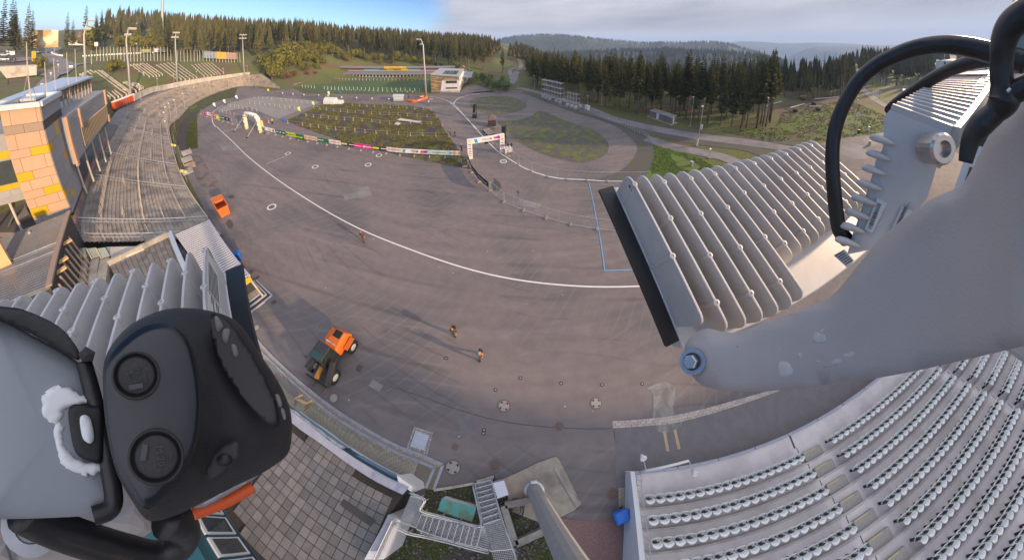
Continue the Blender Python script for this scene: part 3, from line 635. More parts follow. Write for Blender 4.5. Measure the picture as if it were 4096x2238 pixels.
# trees clothing the two nearest ridges
far_t = []
for (vs_, n, m),dens in ((CREST[4],2300),(CREST[3],2600)):
    for i in range(dens):
        j = rd.uniform(0,m-1.01); k = rd.uniform(1.5,n-2.02) if rd.random() < .75 else n-2-rd.uniform(0,.3)
        j0,k0 = int(j),int(k); fj, fk = j-j0,k-k0; g = lambda a, c: Vector(vs_[a*n+c])
        p = g(j0,k0)*(1-fj)*(1-fk)+g(j0+1,k0)*fj*(1-fk)+g(j0,k0+1)*(1-fj)*fk+g(j0+1,k0+1)*fj*fk
        far_t.append((p.x, p.y, p.z-2,rd.uniform(14,22)))
def mass_far(name, lst, label, m):
    V_, F_ = [],[]; o = 0
    for x, y, z, h in lst:
        r = h*.2*rd.uniform(.7,1.2); a0 = rd.uniform(0,2)
        V_ += [(x+r*math.cos(a0+a),y+r*math.sin(a0+a),z) for a in (0,1.57,3.14,4.71)]+[(x, y, z+h)]; F_ += [(o, o+1,o+4),(o+1,o+2,o+4),(o+2,o+3,o+4),(o+3,o, o+4)]; o += 5
    b = MB(); b.v = V_; b.f = F_; ob = b.build(name, m, kind='stuff'); tag(ob, label, 'forest')
mass_far('ridge_forest', far_t, 'hazy conifer woods on the far ridges', mat('ridge_needles', (.02,.034,.018),(.045,.06,.03),.02,.9))
# --- broadleaf bushes
def bush_proto(v, label, group, m, rx, rz, n=650,leaf=.3,name='bush'):
    r = thing(name, label, 'bush', (0,0,-500),group=group); t, c = bush_parts(rx, rz, v, n, leaf=leaf); t.build('stem', barkM, r, local=True); c.build('foliage', m, r, local=True); return r
def place_bushes(protos, lst):
    for i, (x, y, z, s) in enumerate(lst):
        if i < len(protos): o = protos[i]; o.location = (x, y, z); o.rotation_euler = (0,0,rd.uniform(0,6)); o.scale = (s, s, s*rd.uniform(.85,1.15))
        else: copy_tree(protos[rd.randrange(len(protos))],(x, y, z),rd.uniform(0,6.28),scale=(s, s, s*rd.uniform(.85,1.2)))
G1 = ('sunlit yellow-green bush on the slope beside the shooting range', 'bushes on the slope beside the range')
pr = [bush_proto(300+i, *G1,leafM, 3.3,5.0,760) for i in range(3)]
lst = []
for k, (bx, by, d, s) in enumerate([(340,470,172,2.1),(380,440,176,2.4),(430,430,180,2.2),(350,520,168,1.7),(420,500,172,1.9),(470,420,180,1.5),(480,480,172,1.2),(520,420,184,1.4),(560,400,186,1.5),(560,460,178,1.2),(610,410,188,1.4),(620,470,180,1.1),(660,380,192,1.3),(690,430,186,1.2),(720,400,190,1.4),(760,420,188,1.2),(800,390,190,1.0),(830,430,184,.9),(860,450,180,.8),(900,410,186,1.3),(930,380,190,1.2),(960,400,188,1.0),(1010,430,182,.9),(1060,420,184,1.1),(1110,430,182,1.1),(1160,440,180,1.1),(1220,440,180,1.2),(1270,450,178,1.0),(1330,445,176,1.0),(1380,450,174,1.0),(1430,450,172,.9),(540,540,166,.8),(600,530,168,.7),(700,480,174,.7),(660,520,168,.6),(1180,460,174,.8),(1100,465,174,.7),(300,450,172,1.1)]):
    a = azp(Z('B', bx, by)[0]); x, y = d*math.sin(a),d*math.cos(a); lst.append((x, y, TZ(x, y)-.3,s*1.25))
    if bx < 800:
        for q in (1,2): d2,a2 = d+rd.uniform(-6,9),a+rd.uniform(-.04,.04); x, y = d2*math.sin(a2),d2*math.cos(a2); lst.append((x, y, TZ(x, y)-.3,s*rd.uniform(.7,1.2)))
place_bushes(pr, lst)
G2 = ('rusty red shrub low on the slope at the end of the stand', 'red shrubs beside the stand')
pr = [bush_proto(320+i, *G2,rustM, 2.0,2.2,420,.26, 'shrub') for i in range(2)]
lst = []
for bx, d, s in ((410,158,1.3),(450,158,1.5),(490,160,1.2),(230,172,1.3),(255,170,1.2),(580,160,.9),(640,162,.9)):
    a = azp(Z('B', bx, 500)[0]); x, y = d*math.sin(a),d*math.cos(a); lst.append((x, y, TZ(x, y)-.2,s))
place_bushes(pr, lst)
G3 = ('pale green leafy tree lining the lane behind the white range building', 'leafy trees behind the white building')
pr = [bush_proto(340+i, *G3,leafL, 3.2,6.2,800,.32, 'leafy_tree') for i in range(3)]
lst = []
for cx, cy, d, s in ((-60,470,158,1.0),(20,470,155,.9),(60,465,150,1.1),(110,480,140,1.0),(150,490,132,1.1),(190,510,124,1.1),(225,520,116,1.15),(260,540,108,1.0),(300,560,102,.95),(330,585,97,.85),(380,580,98,.95),(405,590,97,.8),(360,560,106,.9),(290,500,128,.8),(-110,480,162,.8)):
    a = azp(Z('C', cx, cy)[0]); x, y = d*math.sin(a),d*math.cos(a); lst.append((x, y, TZ(x, y)-.3,s))
place_bushes(pr, lst)
G4 = ('leafy bush on the high ground above the terraced stand', 'bushes above the stand')
pr = [bush_proto(360+i, *G4,leafM, 3.0,4.6,600,.34) for i in range(2)]
lst = []
for zx, zy, d, s in ((600,800,158,1.0),(660,800,160,1.1),(720,810,160,1.0),(550,810,156,.9),(700,420,262,1.7),(760,400,265,2.0),(860,420,262,1.6),(930,420,260,1.9),(1020,400,262,2.1),(1120,410,258,2.0),(1200,420,256,1.7),(1300,400,256,1.7),(1340,470,250,1.4),(1500,430,236,1.6),(1560,460,232,1.4),(1620,430,235,1.5),(200,400,268,2.6),(240,380,270,3.0),(1270,330,270,2.8)):
    a = azp(Z('z2', zx, zy)[0]); x, y = d*math.sin(a),d*math.cos(a); lst.append((x, y, TZ(x, y)-.3,s))
for px, d, s in ((195,82,1.0),(225,84,1.15),(255,86,1.0),(240,80,.8),(160,175,.8),(140,172,.8)):
    a = azp(px); x, y = d*math.sin(a),d*math.cos(a); lst.append((x, y, TZ(x, y)-.3,s))
place_bushes(pr, lst)
# --- weeds: low leaf tufts on the soil field, islands and verges
def tufts(name, poly, n, m, label, s0,s1,holes=.0,z0=.0):
    xs = [p[0] for p in poly]; ys = [p[1] for p in poly]; b = MB(); k = 0
    V_, F_ = [],[]
    while k < n:
        x, y = rd.uniform(min(xs),max(xs)),rd.uniform(min(ys),max(ys)); 
        if not inpoly(x, y, poly): n -= .3; continue
        k += 1
        if mnoise.noise(Vector((x*.16,y*.16,1)))+.5*mnoise.noise(Vector((x*.6,y*.6,4))) < holes: continue
        s = rd.uniform(s0,s1); a = rd.uniform(0,6.28); z = TZ(x, y)+z0
        for j in range(3):
            u = Vector((math.cos(a+j*2.1),math.sin(a+j*2.1),0)); w = Vector((-u.y, u.x, 0)); o = len(V_); p = Vector((x, y, z))
            V_ += [tuple(p-w*s*.3),tuple(p+w*s*.3),tuple(p+u*s*.8+Vector((0,0,s*rd.uniform(.3,1))))]; F_.append((o, o+1,o+2))
    b.v = V_; b.f = F_; ob = b.build(name, m, kind='stuff'); tag(ob, label, 'weeds'); return ob
weedM = mat('weed_leaves', (.10,.12,.02),(.30,.25,.05),.5,.85,trans=.2,detail=8)
tufts('weeds', [(p.x, p.y) for p in fld],20000,weedM, 'patchy yellow-green weeds over the dark soil field', .14,.42,-.12)
grM = mat('grass_blades', (.07,.10,.02),(.15,.16,.04),.8,.85,trans=.25)
tufts('island_weeds', [(p.x, p.y) for p in isl2],2600,grM, 'thin moss and weeds on the teardrop island', .06,.2,.02)
tufts('verge_weeds', [(p.x, p.y) for p in PS('z8', [(240,770),(250,600),(300,400),(400,290),(405,520),(412,780)])],3500,mat('verge_blades', (.05,.07,.012),(.10,.115,.03),.8,.85,trans=.25), 'rough grass along the foot of the curved stand', .15,.45,-.4)
tufts('meadow_grass', [(p[0],p[1]) for p in [W(*q) for q in ((2880,525),(3100,505),(3140,420),(3400,400),(3560,470),(3600,520),(3300,560),(3060,562))]],6000,grM, 'tall grass on the cleared ground before the forest', .15,.5,-.25)
tufts('bank_grass', [(p.x, p.y) for p in PS('C', [(1425,1012),(1759,1110),(1900,1200),(1500,1250),(1400,1200),(1436,1110)])],4500,mat('bank_blades', (.08,.15,.015),(.15,.21,.04),.8,.85,trans=.25), 'bright green grass on the bank behind the right floodlight', .08,.28,-.5)
# ================================================================ LEFT SIDE AND BACK: stand, buildings, range
def PT(px, py, d0=40,d1=700):
    """where the sight line through a photo pixel meets the ground"""
    d = d0
    while d < d1:
        p = WD(px, py, d)
        if p.z <= TZ(p.x, p.y): return Vector((p.x, p.y, TZ(p.x, p.y)))
        d += .5
    p = WD(px, py, d1); return p
def PZ(k, x, y, d0=40): return PT(*Z(k, x, y),d0)
galv = mat('galvanised_steel', (.42,.43,.44),(.58,.58,.58),5,.45,metal=.6)
mastM = mat('mast_grey', (.36,.37,.37),(.46,.46,.45),3,.5,metal=.3)
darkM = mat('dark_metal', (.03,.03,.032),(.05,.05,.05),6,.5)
blackM = mat('black_plastic', (.012,.012,.013),(.024,.024,.026),8,.45)
glassM = mat('window_glass', (.03,.04,.045),(.06,.07,.075),.6,.08,spec=.8)
stepM = mat('terrace_concrete', (.25,.205,.165),(.43,.365,.30),1.3,.92,bump=.25,bscale=12,c3=(.20,.175,.155),s3=.35,detail=9)
brickM = mat('brick_wall', (.26,.15,.115),(.36,.22,.17),3,.9,bump=.3,c3=(.2,.13,.11),s3=.4)
wallM = mat('pale_concrete', (.42,.39,.34),(.56,.52,.45),.8,.9,bump=.1,c3=(.36,.33,.29),s3=.5)
benchM = mat('bench_wood', (.38,.32,.24),(.55,.48,.37),2,.8)
NS = 30
stand = thing('terraced_stand', 'long curved grey concrete standing terrace with metal crush barriers', 'grandstand', INN[5])
for r in range(NS):
    f0,f1 = r/NS, (r+1)/NS; vs = []
    for o, i in zip(OUTC, INNC):
        z = i.z+(o.z-i.z)*f1; zb = i.z+(o.z-i.z)*f0
        p, q = i.lerp(o, f0),i.lerp(o, f1); m = p.lerp(q, .62)
        vs += [(p.x, p.y, zb-.25),(p.x, p.y, z+.02),(m.x, m.y, z+.02),(m.x, m.y, z-.015),(q.x, q.y, z-.015)]
    n = len(OUTC)
    MB().add(vs, [(5*k+j, 5*k+5+j, 5*k+6+j, 5*k+1+j) for k in range(n-1) for j in range(4)]).build('step', stepM, stand)
def SU(u, v):
    k = u*6; i = min(len(OUTC)-2,int(k)); t = k-i
    return INNC[i].lerp(INNC[i+1],t).lerp(OUTC[i].lerp(OUTC[i+1],t),v)
# walkway and wall behind the stand
b = MB(); vs = []
for i, o in zip(INNC[18:],OUTC[18:]):
    u = (o-i); u.z = 0; u.normalize(); q = o+u*4.6; vs += [(o.x, o.y, o.z),(q.x, q.y, q.z)]
b.add(vs, [(2*k, 2*k+2,2*k+3,2*k+1) for k in range(len(vs)//2-1)]); b.build('upper_walkway', roadM, kind='structure')
MB().prism([(p.x, p.y) for p in OUTC[3:26]]+[(p.x, p.y) for p in reversed(OFFC[24:26])]+[(-112,-12),(-95,-26),(-60,-26),(-50,-14)],3.0,4.25).build('upper_pavement', darkasph, kind='structure')
def wallstrip(name, pts, h, w, m, label, cat='wall', hb=.8):
    t = thing(name, label, cat, pts[0]); n = len(pts); b = MB(); vs = []
    for i, p in enumerate(pts):
        d = (pts[min(i+1,n-1)]-pts[max(i-1,0)]); d.z = 0; d.normalize(); s = Vector((-d.y, d.x, 0))*w/2
        vs += [p-s-Vector((0,0,hb)),p+s-Vector((0,0,hb)),p+s+Vector((0,0,h)),p-s+Vector((0,0,h))]
    f = [(4*i+j, 4*i+(j+1) % 4,4*i+4+(j+1) % 4,4*i+4+j) for i in range(n-1) for j in range(4)]+[(3,2,1,0),(4*n-4,4*n-3,4*n-2,4*n-1)]
    b.add(vs, f).build('wall', m, t, fixn=True); return t
lw = [WD(*Z('z2', 960,1345),125),WD(*Z('z2', 1100,1275),131),WD(*Z('z2', 1300,1205),139),WD(*Z('z2', 1530,1165),147)]+[WD(*Z('z3', x, y),150+(x-60)*.02) for x, y in ((60,1020),(250,985),(500,945),(800,905),(1000,880),(1220,850),(1330,838))]
wallstrip('retaining_wall', crv([Vector((p.x, p.y, p.z)) for p in lw],3),0.55,.35,wallM, 'long pale concrete wall along the walkway above the curved stand', hb=1.6)
bw = []
for i, o in list(zip(INNC, OUTC))[4:22]:
    u = (o-i); u.z = 0; u.normalize(); bw.append(o+u*.25)
wallstrip('brick_parapet', bw, 1.25,.35,brickM, 'reddish brick wall between the yellow-panelled tower and the stand')
# ---- crush barriers on the steps (posts with a top rail)
barM = mat('weathered_rail', (.42,.36,.29),(.55,.48,.39),4,.6); bar = thing('crush_barrier', 'steel crush barrier standing on the concrete terrace steps', 'barrier', (0,0,-500),group='crush barriers on the curved stand')
b = MB(); b.tube([(-1.0,0,1.02),(1.0,0,1.02)],.045,5); b.build('rail', barM, bar, local=True)
for x in (-.98,-.33,.33,.98): MB().tube([(x, 0,0),(x, 0,1.02)],.036,5).build('post', barM, bar, local=True)
first = True; nbar = 0; ARC = {.84: 'top', .5: 'middle', .17: 'lowest', .66: 'second', .34: 'fourth'}
bar['label'] = 'steel crush barrier in the top arc of the concrete terrace'; bar['group'] = 'crush barriers in the top arc'
for v, ph in ((.84,0),(.5,.5),(.17,.25),(.66,.8),(.34,.1)):
    u = .45+ph*.2
    while u < 11.9:
        p = SU(u, v); q = SU(u+.02,v); L0 = (q-p).length/.02; dz = max(.12,2.9/L0)
        skip = (v in (.66,.34) and int(u*3) % 3 != 0)
        if not skip and nbar < 215:
            an = math.atan2(q.y-p.y, q.x-p.x)
            if first: bar.location = p; bar.rotation_euler = (0,0,an); first = False
            else: copy_tree(bar, p, an, 'steel crush barrier in the %s arc of the concrete terrace' % ARC[v],group='crush barriers in the %s arc' % ARC[v])
            nbar += 1
        u += dz
# ---- long radial handrails
for k, (u, lab) in enumerate(((0.08, 'long handrail at the near end of the curved stand'),(.95, 'second radial handrail crossing the curved stand'),(2.0, 'third radial handrail across the stand steps beside the brick wall'),(3.0, 'fourth radial handrail across the stand steps below the walkway gate'),(4.0, 'fifth radial handrail crossing the stand below the orange toilets'),(11.95, 'handrail at the far end of the curved stand by the bushes'))):
    p0,p1 = SU(u, .02),SU(u, 1.0); t = thing('handrail', lab, 'railing', p0); n = 9
    up = Vector((0,0,1.05)); b = MB(); b.tube([p0+up, p1+up],.05,5); b.tube([p0+up*.55,p1+up*.55],.03,5); b.build('rail', galv, t)
    for i in range(n+1):
        p = p0.lerp(p1,i/n); MB().tube([p-Vector((0,0,.2)),p+up],.032,5).build('post', galv, t)
# guard rail along the stand foot
t = thing('guard_rail', 'pale tubular guard rail along the foot of the curved stand', 'railing', INN[2]); b = MB()
gr_ = [p+Vector((0,0,.75)) for p in INNC[6:]]; b.tube(gr_, .06,5); b.tube([p-Vector((0,0,.4)) for p in gr_],.04,5); b.build('rail', mat('rail_cream', (.55,.5,.4),rough=.6),t)
for p in gr_[::2]: MB().tube([p-Vector((0,0,.9)),p],.04,5).build('post', galv, t)
# ---- small lamps on poles along the stand
lp = thing('stand_lamp', 'thin lamp pole with a small pale lamp beside the stand steps', 'lamp post', (0,0,-500),group='lamp poles on the stand')
MB().tube([(0,0,-.3),(0,0,5.6)],[.07,.045],6).build('pole', galv, lp, local=True); b = MB(); b.tube([(0,0,5.5),(-.35,0,5.55)],.03,5); b.lathe((-.45,0,5.4),[(.05,-.12),(.22,-.1),(.24,.1),(.1,.22),(0,.24)],8); b.build('lamp', mat('lamp_cream', (.75,.7,.55),rough=.4),lp, local=True)
first = True
for u, v in ((3.9,.03),(4.6,.03),(5.3,.04),(6.1,.04),(6.9,.04),(7.7,.05),(8.5,.05),(9.4,.06),(10.3,.06),(11.2,.06),(6.0,1.05),(7.0,1.05),(7.8,1.05),(8.6,1.05),(9.5,1.05),(10.4,1.05),(11.3,1.05)):
    p = SU(u, v)
    if first: lp.location = p; first = False
    else: copy_tree(lp, p, rd.uniform(-.5,.5))
# ================================================================ tower building with pink, grey and yellow panels
pinkM = mat('pink_panel', (.45,.275,.18),(.49,.305,.20),1.5,.6,rnd=.05); greyP = mat('grey_panel', (.27,.26,.265),(.31,.30,.30),1.5,.6,rnd=.05)
yelM = mat('yellow_panel', (.50,.30,.003),(.55,.34,.005),2,.5); brownP = mat('brown_panel', (.26,.19,.145),(.3,.22,.17),2,.6); capM = mat('roof_flashing', (.45,.5,.56),(.55,.6,.65),2,.4,metal=.3)
C1 = Vector((-48.7,-8.8,0)); ux = Vector((-.989,.149,0)); uy = Vector((-.149,-.989,0)); ZB, ZTOP = 3.6,17.9
tw = thing('panelled_tower_building', 'tower with pink, yellow and grey facade panels and a long gallery wing', 'building', (C1.x, C1.y, 4))
def fpt(s, t, z, off=0): p = C1+uy*s+ux*t; n = Vector((0,0,0)); return Vector((p.x, p.y, z))
Wt, Dt = 4.24,7.6
b = MB(); c = [C1+ux*.06+uy*.06,C1+ux*Dt+uy*.06,C1+ux*Dt+uy*(Wt-.06),C1+ux*.06+uy*(Wt-.06)]
b.hexa([p+Vector((0,0,ZB)) for p in c],[p+Vector((0,0,ZTOP-.5)) for p in c]); b.build('wall', mat('joint_dark', (.05,.045,.045),rough=.9),tw, fixn=True)
def face_panel(o, du, n, s0,s1,z0,z1,m, name='panel', th=.07,gap=.018):
    p = [o+du*(s0+gap)+Vector((0,0,z0+gap)),o+du*(s1-gap)+Vector((0,0,z0+gap)),o+du*(s1-gap)+Vector((0,0,z1-gap)),o+du*(s0+gap)+Vector((0,0,z1-gap))]
    return MB().slab(p, n*th).build(name, m, tw, fixn=True)
npk = -ux; ngr = -uy
zs = [17.9,15.9,14.9,13.2,12.25,10.65,9.9,8.9,8.05,6.9,5.9,5.0,4.55,3.6]; yz = {3: (0,2.0),5: (2.6,4.24),7: (0,1.85),9: (2.5,4.24)}
rows = [(17.45,15.85,[(0,.5, 'p'),(.5,3.3, 'p'),(3.3,4.24, 'p')]),(15.85,14.95,[(0,2.1, 'b'),(2.1,4.24, 'b')]),(14.95,13.35,[(0,.55, 'p'),(.55,3.2, 'p'),(3.2,4.24, 'p')]),(13.35,12.45,[(0,2.0, 'y'),(2.0,4.24, 'p')]),(12.45,10.95,[(0,.7, 'p'),(.7,3.3, 'p'),(3.3,4.24, 'p')]),(10.95,10.0,[(0,2.45, 'p'),(2.45,4.24, 'y')]),(10.0,8.9,[(0,.7, 'p'),(.7,3.1, 'p'),(3.1,4.24, 'p')]),(8.9,8.0,[(0,1.95, 'y'),(1.95,4.24, 'p')]),(8.0,6.95,[(0,.65, 'p'),(.65,3.3, 'p'),(3.3,4.24, 'p')]),(6.95,5.95,[(0,2.3, 'p'),(2.3,4.24, 'y')]),(5.95,5.2,[(0,.65, 'g'),(.65,3.4, 'g'),(3.4,4.24, 'g')]),(5.2,4.9,[(0,4.24, 'd')]),(4.9,3.6,[(0,.7, 'y'),(.7,4.24, 'g')])]
MM = {'p': pinkM, 'y': yelM, 'b': brownP, 'g': greyP, 'd': darkM}
for z1,z0,cells in rows:
    for s0,s1,k in cells: face_panel(C1+npk*.0,uy, npk, s0,s1,z0,z1,MM[k])
for z1,z0,cells in ((17.45,15.85,[(0,7.5, 'g')]),(15.85,14.95,[(0,7.5, 'd')]),(14.95,13.35,[(0,3.6, 'g'),(3.6,4.9, 'y'),(4.9,7.5, 'g')]),(13.35,12.45,[(0,1.4, 'y'),(1.4,7.5, 'g')]),(12.45,10.95,[(0,5.8, 'g'),(5.8,6.6, 'y'),(6.6,7.5, 'g')]),(10.95,10.0,[(0,4.6, 'g'),(4.6,5.7, 'y'),(5.7,7.5, 'g')]),(10.0,8.0,[(0,3.5, 'g'),(3.5,7.5, 'g')]),(8.0,6.95,[(0,1.1, 'y'),(1.1,7.5, 'g')]),(6.95,5.95,[(0,2.2, 'g'),(2.2,3.6, 'y'),(3.6,7.5, 'g')]),(5.95,5.2,[(0,7.5, 'g')]),(5.2,4.9,[(0,7.5, 'd')]),(4.9,3.6,[(0,1.3, 'y'),(1.3,4.4, 'g'),(4.4,5.6, 'y'),(5.6,7.5, 'g')])):
    for s0,s1,k in cells: face_panel(C1,ux, ngr, s0,s1,z0,z1,MM[k])
b = MB(); e0,e1,e2,e3 = C1-ux*.12-uy*.12,C1+ux*(Dt+.1)-uy*.12,C1+ux*(Dt+.1)+uy*(Wt+.1),C1-ux*.12+uy*(Wt+.1)
for p, q in ((e0,e1),(e1,e2),(e2,e3),(e3,e0)): b.beam(p+Vector((0,0,ZTOP-.2)),q+Vector((0,0,ZTOP-.2)),.5,.55)
b.build('roof_parapet', capM, tw)
MB().lathe(C1+npk*.12+uy*2.0+Vector((0,0,5.05)),[(0,0),(.28,0),(.30,.08),(.25,.16),(0,.17)],14,Matrix.Rotation(R(-90),4, 'Y').to_3x3()*1.0).build('wall_lamp', mat('opal_lamp', (.7,.75,.62),rough=.3),tw)
# aerial mast with stays on the tower roof
b = MB(); m0 = WD(*Z('z1', 465,1345),53); m1 = WD(*Z('z1', 388,415),53); b.tube([m0,m1],[.11,.05],6); b.build('aerial_mast', benchM, tw)
b = MB(); mm = m0.lerp(m1,.48); b.tube([mm, WD(*Z('z1', 325,1365),52)],.03,4); b.tube([mm, WD(*Z('z1', 560,1335),55)],.03,4); b.build('stay_wire', galv, tw)
# gallery wing: overhanging box on pillars
G0 = Vector((-54.3,-7.2,0)); gu = Vector((-.964,.264,0)); gn = Vector((.264,.964,0)); GL = 19.5
b = MB()
def gp(s, n, z): p = G0+gu*s+gn*n; return Vector((p.x, p.y, z))
b.hexa([gp(0,0,8.9),gp(GL, 0,10.2),gp(GL, -9,10.2),gp(0,-9,8.9)],[gp(0,0,14.9),gp(GL, 0,15.5),gp(GL, -9,15.5),gp(0,-9,14.9)]); b.build('wing_wall', greyP, tw, fixn=True)
for k in range(4):
    z0 = 12.7+k*.55
    for s0,s1 in ((.7,5.2),(5.7,12.0),(12.0,GL-1.2)): MB().slab([gp(s0,0,z0+s0*.03),gp(s1-.03,0,z0+s1*.03),gp(s1-.03,0,z0+.5+s1*.03),gp(s0,0,z0+.5+s0*.03)],gn*.06).build('cladding_panel', greyP, tw, fixn=True)
wbd = MB().slab([gp(4.6,.02,9.6),gp(GL-1.2,.02,10.7),gp(GL-1.2,.02,12.9),gp(4.6,.02,12.5)],gn*.04).build('window_band', glassM, tw, fixn=True)
for i in range(22):
    s = 4.6+i*(GL-5.8)/21; MB().slab([gp(s, .05,9.5+s*.055),gp(s+.12,.05,9.5+s*.055),gp(s+.12,.05,12.55+s*.02),gp(s, .05,12.55+s*.02)],gn*.16).build('window_mullion', mat('mullion_wood', (.45,.34,.22),rough=.6) if i == 0 else MATS['mullion_wood'],wbd, fixn=True)
for s, z0,z1,w in ((0,8.6,14.95,.6),(4.9,12.4,15.05,.5),(GL-1.0,13.0,15.6,.8),(GL-1.0,9.9,11.1,.8)):
    k = 5
    for i in range(k):
        a0,a1 = z0+(z1-z0)*i/k, z0+(z1-z0)*(i+1)/k; MB().slab([gp(s, .0,a0+.01),gp(s+w, .0,a0+.01),gp(s+w, .0,a1-.01),gp(s, .0,a1-.01)],gn*.35).build('pink_fin_panel', pinkM, tw, fixn=True)
    MB().slab([gp(s-.02,0,z0),gp(s-.02,.35,z0),gp(s-.02,.35,z1),gp(s-.02,0,z1)],-gu*.05).build('pink_fin_side', pinkM, tw, fixn=True)
for s in (1.5,5.5,9.5,13.5,17.5): MB().tube([gp(s, -.6,4.2),gp(s, -.6,9.2)],.18,8).build('pillar', wallM, tw)
# glazed pavilion on the wing roof
b = MB(); b.hexa([gp(-.8,-3.2,14.9),gp(GL-1,-2.2,15.4),gp(GL-1,-7,15.4),gp(-.8,-7,14.9)],[gp(-.8,-3.2,17.4),gp(GL-1,-2.2,17.9),gp(GL-1,-7,17.9),gp(-.8,-7,17.4)]); b.build('pavilion', capM, tw, fixn=True)
for i in range(13):
    s = .4+i*1.4; z = 14.95+s*.026
    MB().slab([gp(s, -3.1+s*.05,z+.95),gp(s+1.05,-3.05+s*.05,z+.95),gp(s+1.05,-3.05+s*.05,z+2.3),gp(s, -3.1+s*.05,z+2.3)],gn*.05).build('pavilion_window', glassM, tw, fixn=True)
    MB().beam(gp(s+1.22,-3.0+s*.05,z),gp(s+1.22,-3.0+s*.05,z+2.5),.16).build('pavilion_post', MATS['mullion_wood'],tw)
MB().hexa([gp(-1.2,-2.7,17.45),gp(GL-.6,-1.7,17.95),gp(GL-.6,-7.4,17.95),gp(-1.2,-7.4,17.45)],[gp(-1.2,-2.7,17.75),gp(GL-.6,-1.7,18.2),gp(GL-.6,-7.4,18.2),gp(-1.2,-7.4,17.75)]).build('pavilion_roof', capM, tw, fixn=True)
for s in (1.5,4.3,9,12.5): MB().tube([gp(s, -2.4,14.9),gp(s+.1,-2.4,21.5+s*.12)],.05,5).build('flag_stay', benchM, tw)
# glazed link wing on the near side of the tower
b = MB(); k0 = C1+uy*(Wt+.05)+ux*.8
b.hexa([k0+Vector((0,0,7.9)),k0+uy*14+Vector((0,0,7.9)),k0+uy*14+ux*9+Vector((0,0,7.9)),k0+ux*9+Vector((0,0,7.9))],[k0+Vector((0,0,15)),k0+uy*14+Vector((0,0,15)),k0+uy*14+ux*9+Vector((0,0,15)),k0+ux*9+Vector((0,0,15))]); b.build('link_wall', greyP, tw, fixn=True)
MB().slab([k0+uy*.3+Vector((0,0,9.9)),k0+uy*12+Vector((0,0,9.9)),k0+uy*12+Vector((0,0,12.3)),k0+uy*.3+Vector((0,0,12.3))],-ux*.06).build('link_window', glassM, tw, fixn=True)
for s0,s1,z0,z1,m in ((.1,1.1,9.3,9.85,yelM),(1.1,4,9.3,9.85,yelM),(0.1,3,12.5,13.3,yelM),(.1,1.5,8.6,9.25,greyP),(1.5,6,8.6,9.25,greyP)):
    MB().slab([k0+uy*s0+Vector((0,0,z0)),k0+uy*(s1-.02)+Vector((0,0,z0)),k0+uy*(s1-.02)+Vector((0,0,z1)),k0+uy*s0+Vector((0,0,z1))],-ux*.08).build('link_panel', m, tw, fixn=True)
for s in (2.2,6.5): MB().tube([k0+uy*s+ux*.4+Vector((0,0,3.5)),k0+uy*s+ux*.4+Vector((0,0,8))],.16,8).build('link_pillar', wallM, tw)
# ================================================================ corrugated sheds below the tower
zinc = mat('zinc_roof', (.20,.215,.24),(.30,.31,.34),.7,.38,metal=.55,c3=(.25,.24,.25),s3=.3)
zr = 6.6
shed = thing('corrugated_roof_shed', 'dark shed with a ribbed zinc roof and chimney in front of the pink tower', 'shed', P('x8', 480,230,4))
A0,A1 = P('x8', 548,62,zr+.4),P('x8', 395,665,zr); B0,B1 = P('x8', -260,380,zr+.4),P('x8', -420,980,zr)
nrm = (A1-A0); nrib = 34
MB().slab([A0,A1,B1,B0],Vector((0,0,-.15))).build('roof', zinc, shed, fixn=True)
rb = MB()
for i in range(nrib):
    f = (i+.5)/nrib
    if .47 < f < .53 or .58 < f < .64: continue
    MB().beam(A0.lerp(A1,f)+Vector((0,0,.05)),B0.lerp(B1,f)+Vector((0,0,.05)),.14,.10).build('roof_rib', zinc, shed)
MB().beam(A0+Vector((0,0,.1)),A1+Vector((0,0,.1)),.5,.18).build('verge_board', brownP, shed)
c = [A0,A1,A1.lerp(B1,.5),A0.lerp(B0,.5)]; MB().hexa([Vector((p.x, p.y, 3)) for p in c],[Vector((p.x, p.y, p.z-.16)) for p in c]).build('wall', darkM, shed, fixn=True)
ch = P('x8', 50,500,zr); chd = thing
MB().box((ch.x, ch.y, zr+1.0),(.75,1.1,2.6),.15).build('chimney', mat('orange_render', (.7,.42,.2),(.62,.38,.2),3,.7),shed); MB().box((ch.x, ch.y, zr+2.4),(.95,1.3,.15),.15).build('chimney_cap', zinc, shed)
v_ = P('x8', 248,262,zr); MB().tube([v_, v_+Vector((0,0,.55))],[.16,.14],8).build('vent_pipe', benchM, shed)
for i in range(9):
    p = A0.lerp(A1,.3+i*.085)+Vector((.35,.2,-.6)); q = p+Vector((1.0,.6,-3)); MB().beam(p, q, .16,.1).build('timber_slat', brownP, shed)
for f in (.38,.62,.74):
    p = A0.lerp(A1,f)+Vector((.5,.25,-.55)); MB().box(p, (.5,.9,.12),.3).build('window_sill', mat('copper_lit', (.7,.45,.2),rough=.5) if f == .38 else MATS['copper_lit'],shed)
sh2 = thing('low_tiled_roof', 'small dark slate roof between the tower and the zinc shed', 'roof', P('x8', 150,160,3.8)); MB().slab([P('x8', 20,250,3.6),P('x8', 260,130,3.6),P('x8', 190,0,5.2),P('x8', 100,80,5.2)],Vector((0,0,-.2))).build('roof', mat('slate', (.10,.11,.115),(.15,.16,.16),4,.8,bump=.3),sh2,fixn=True)
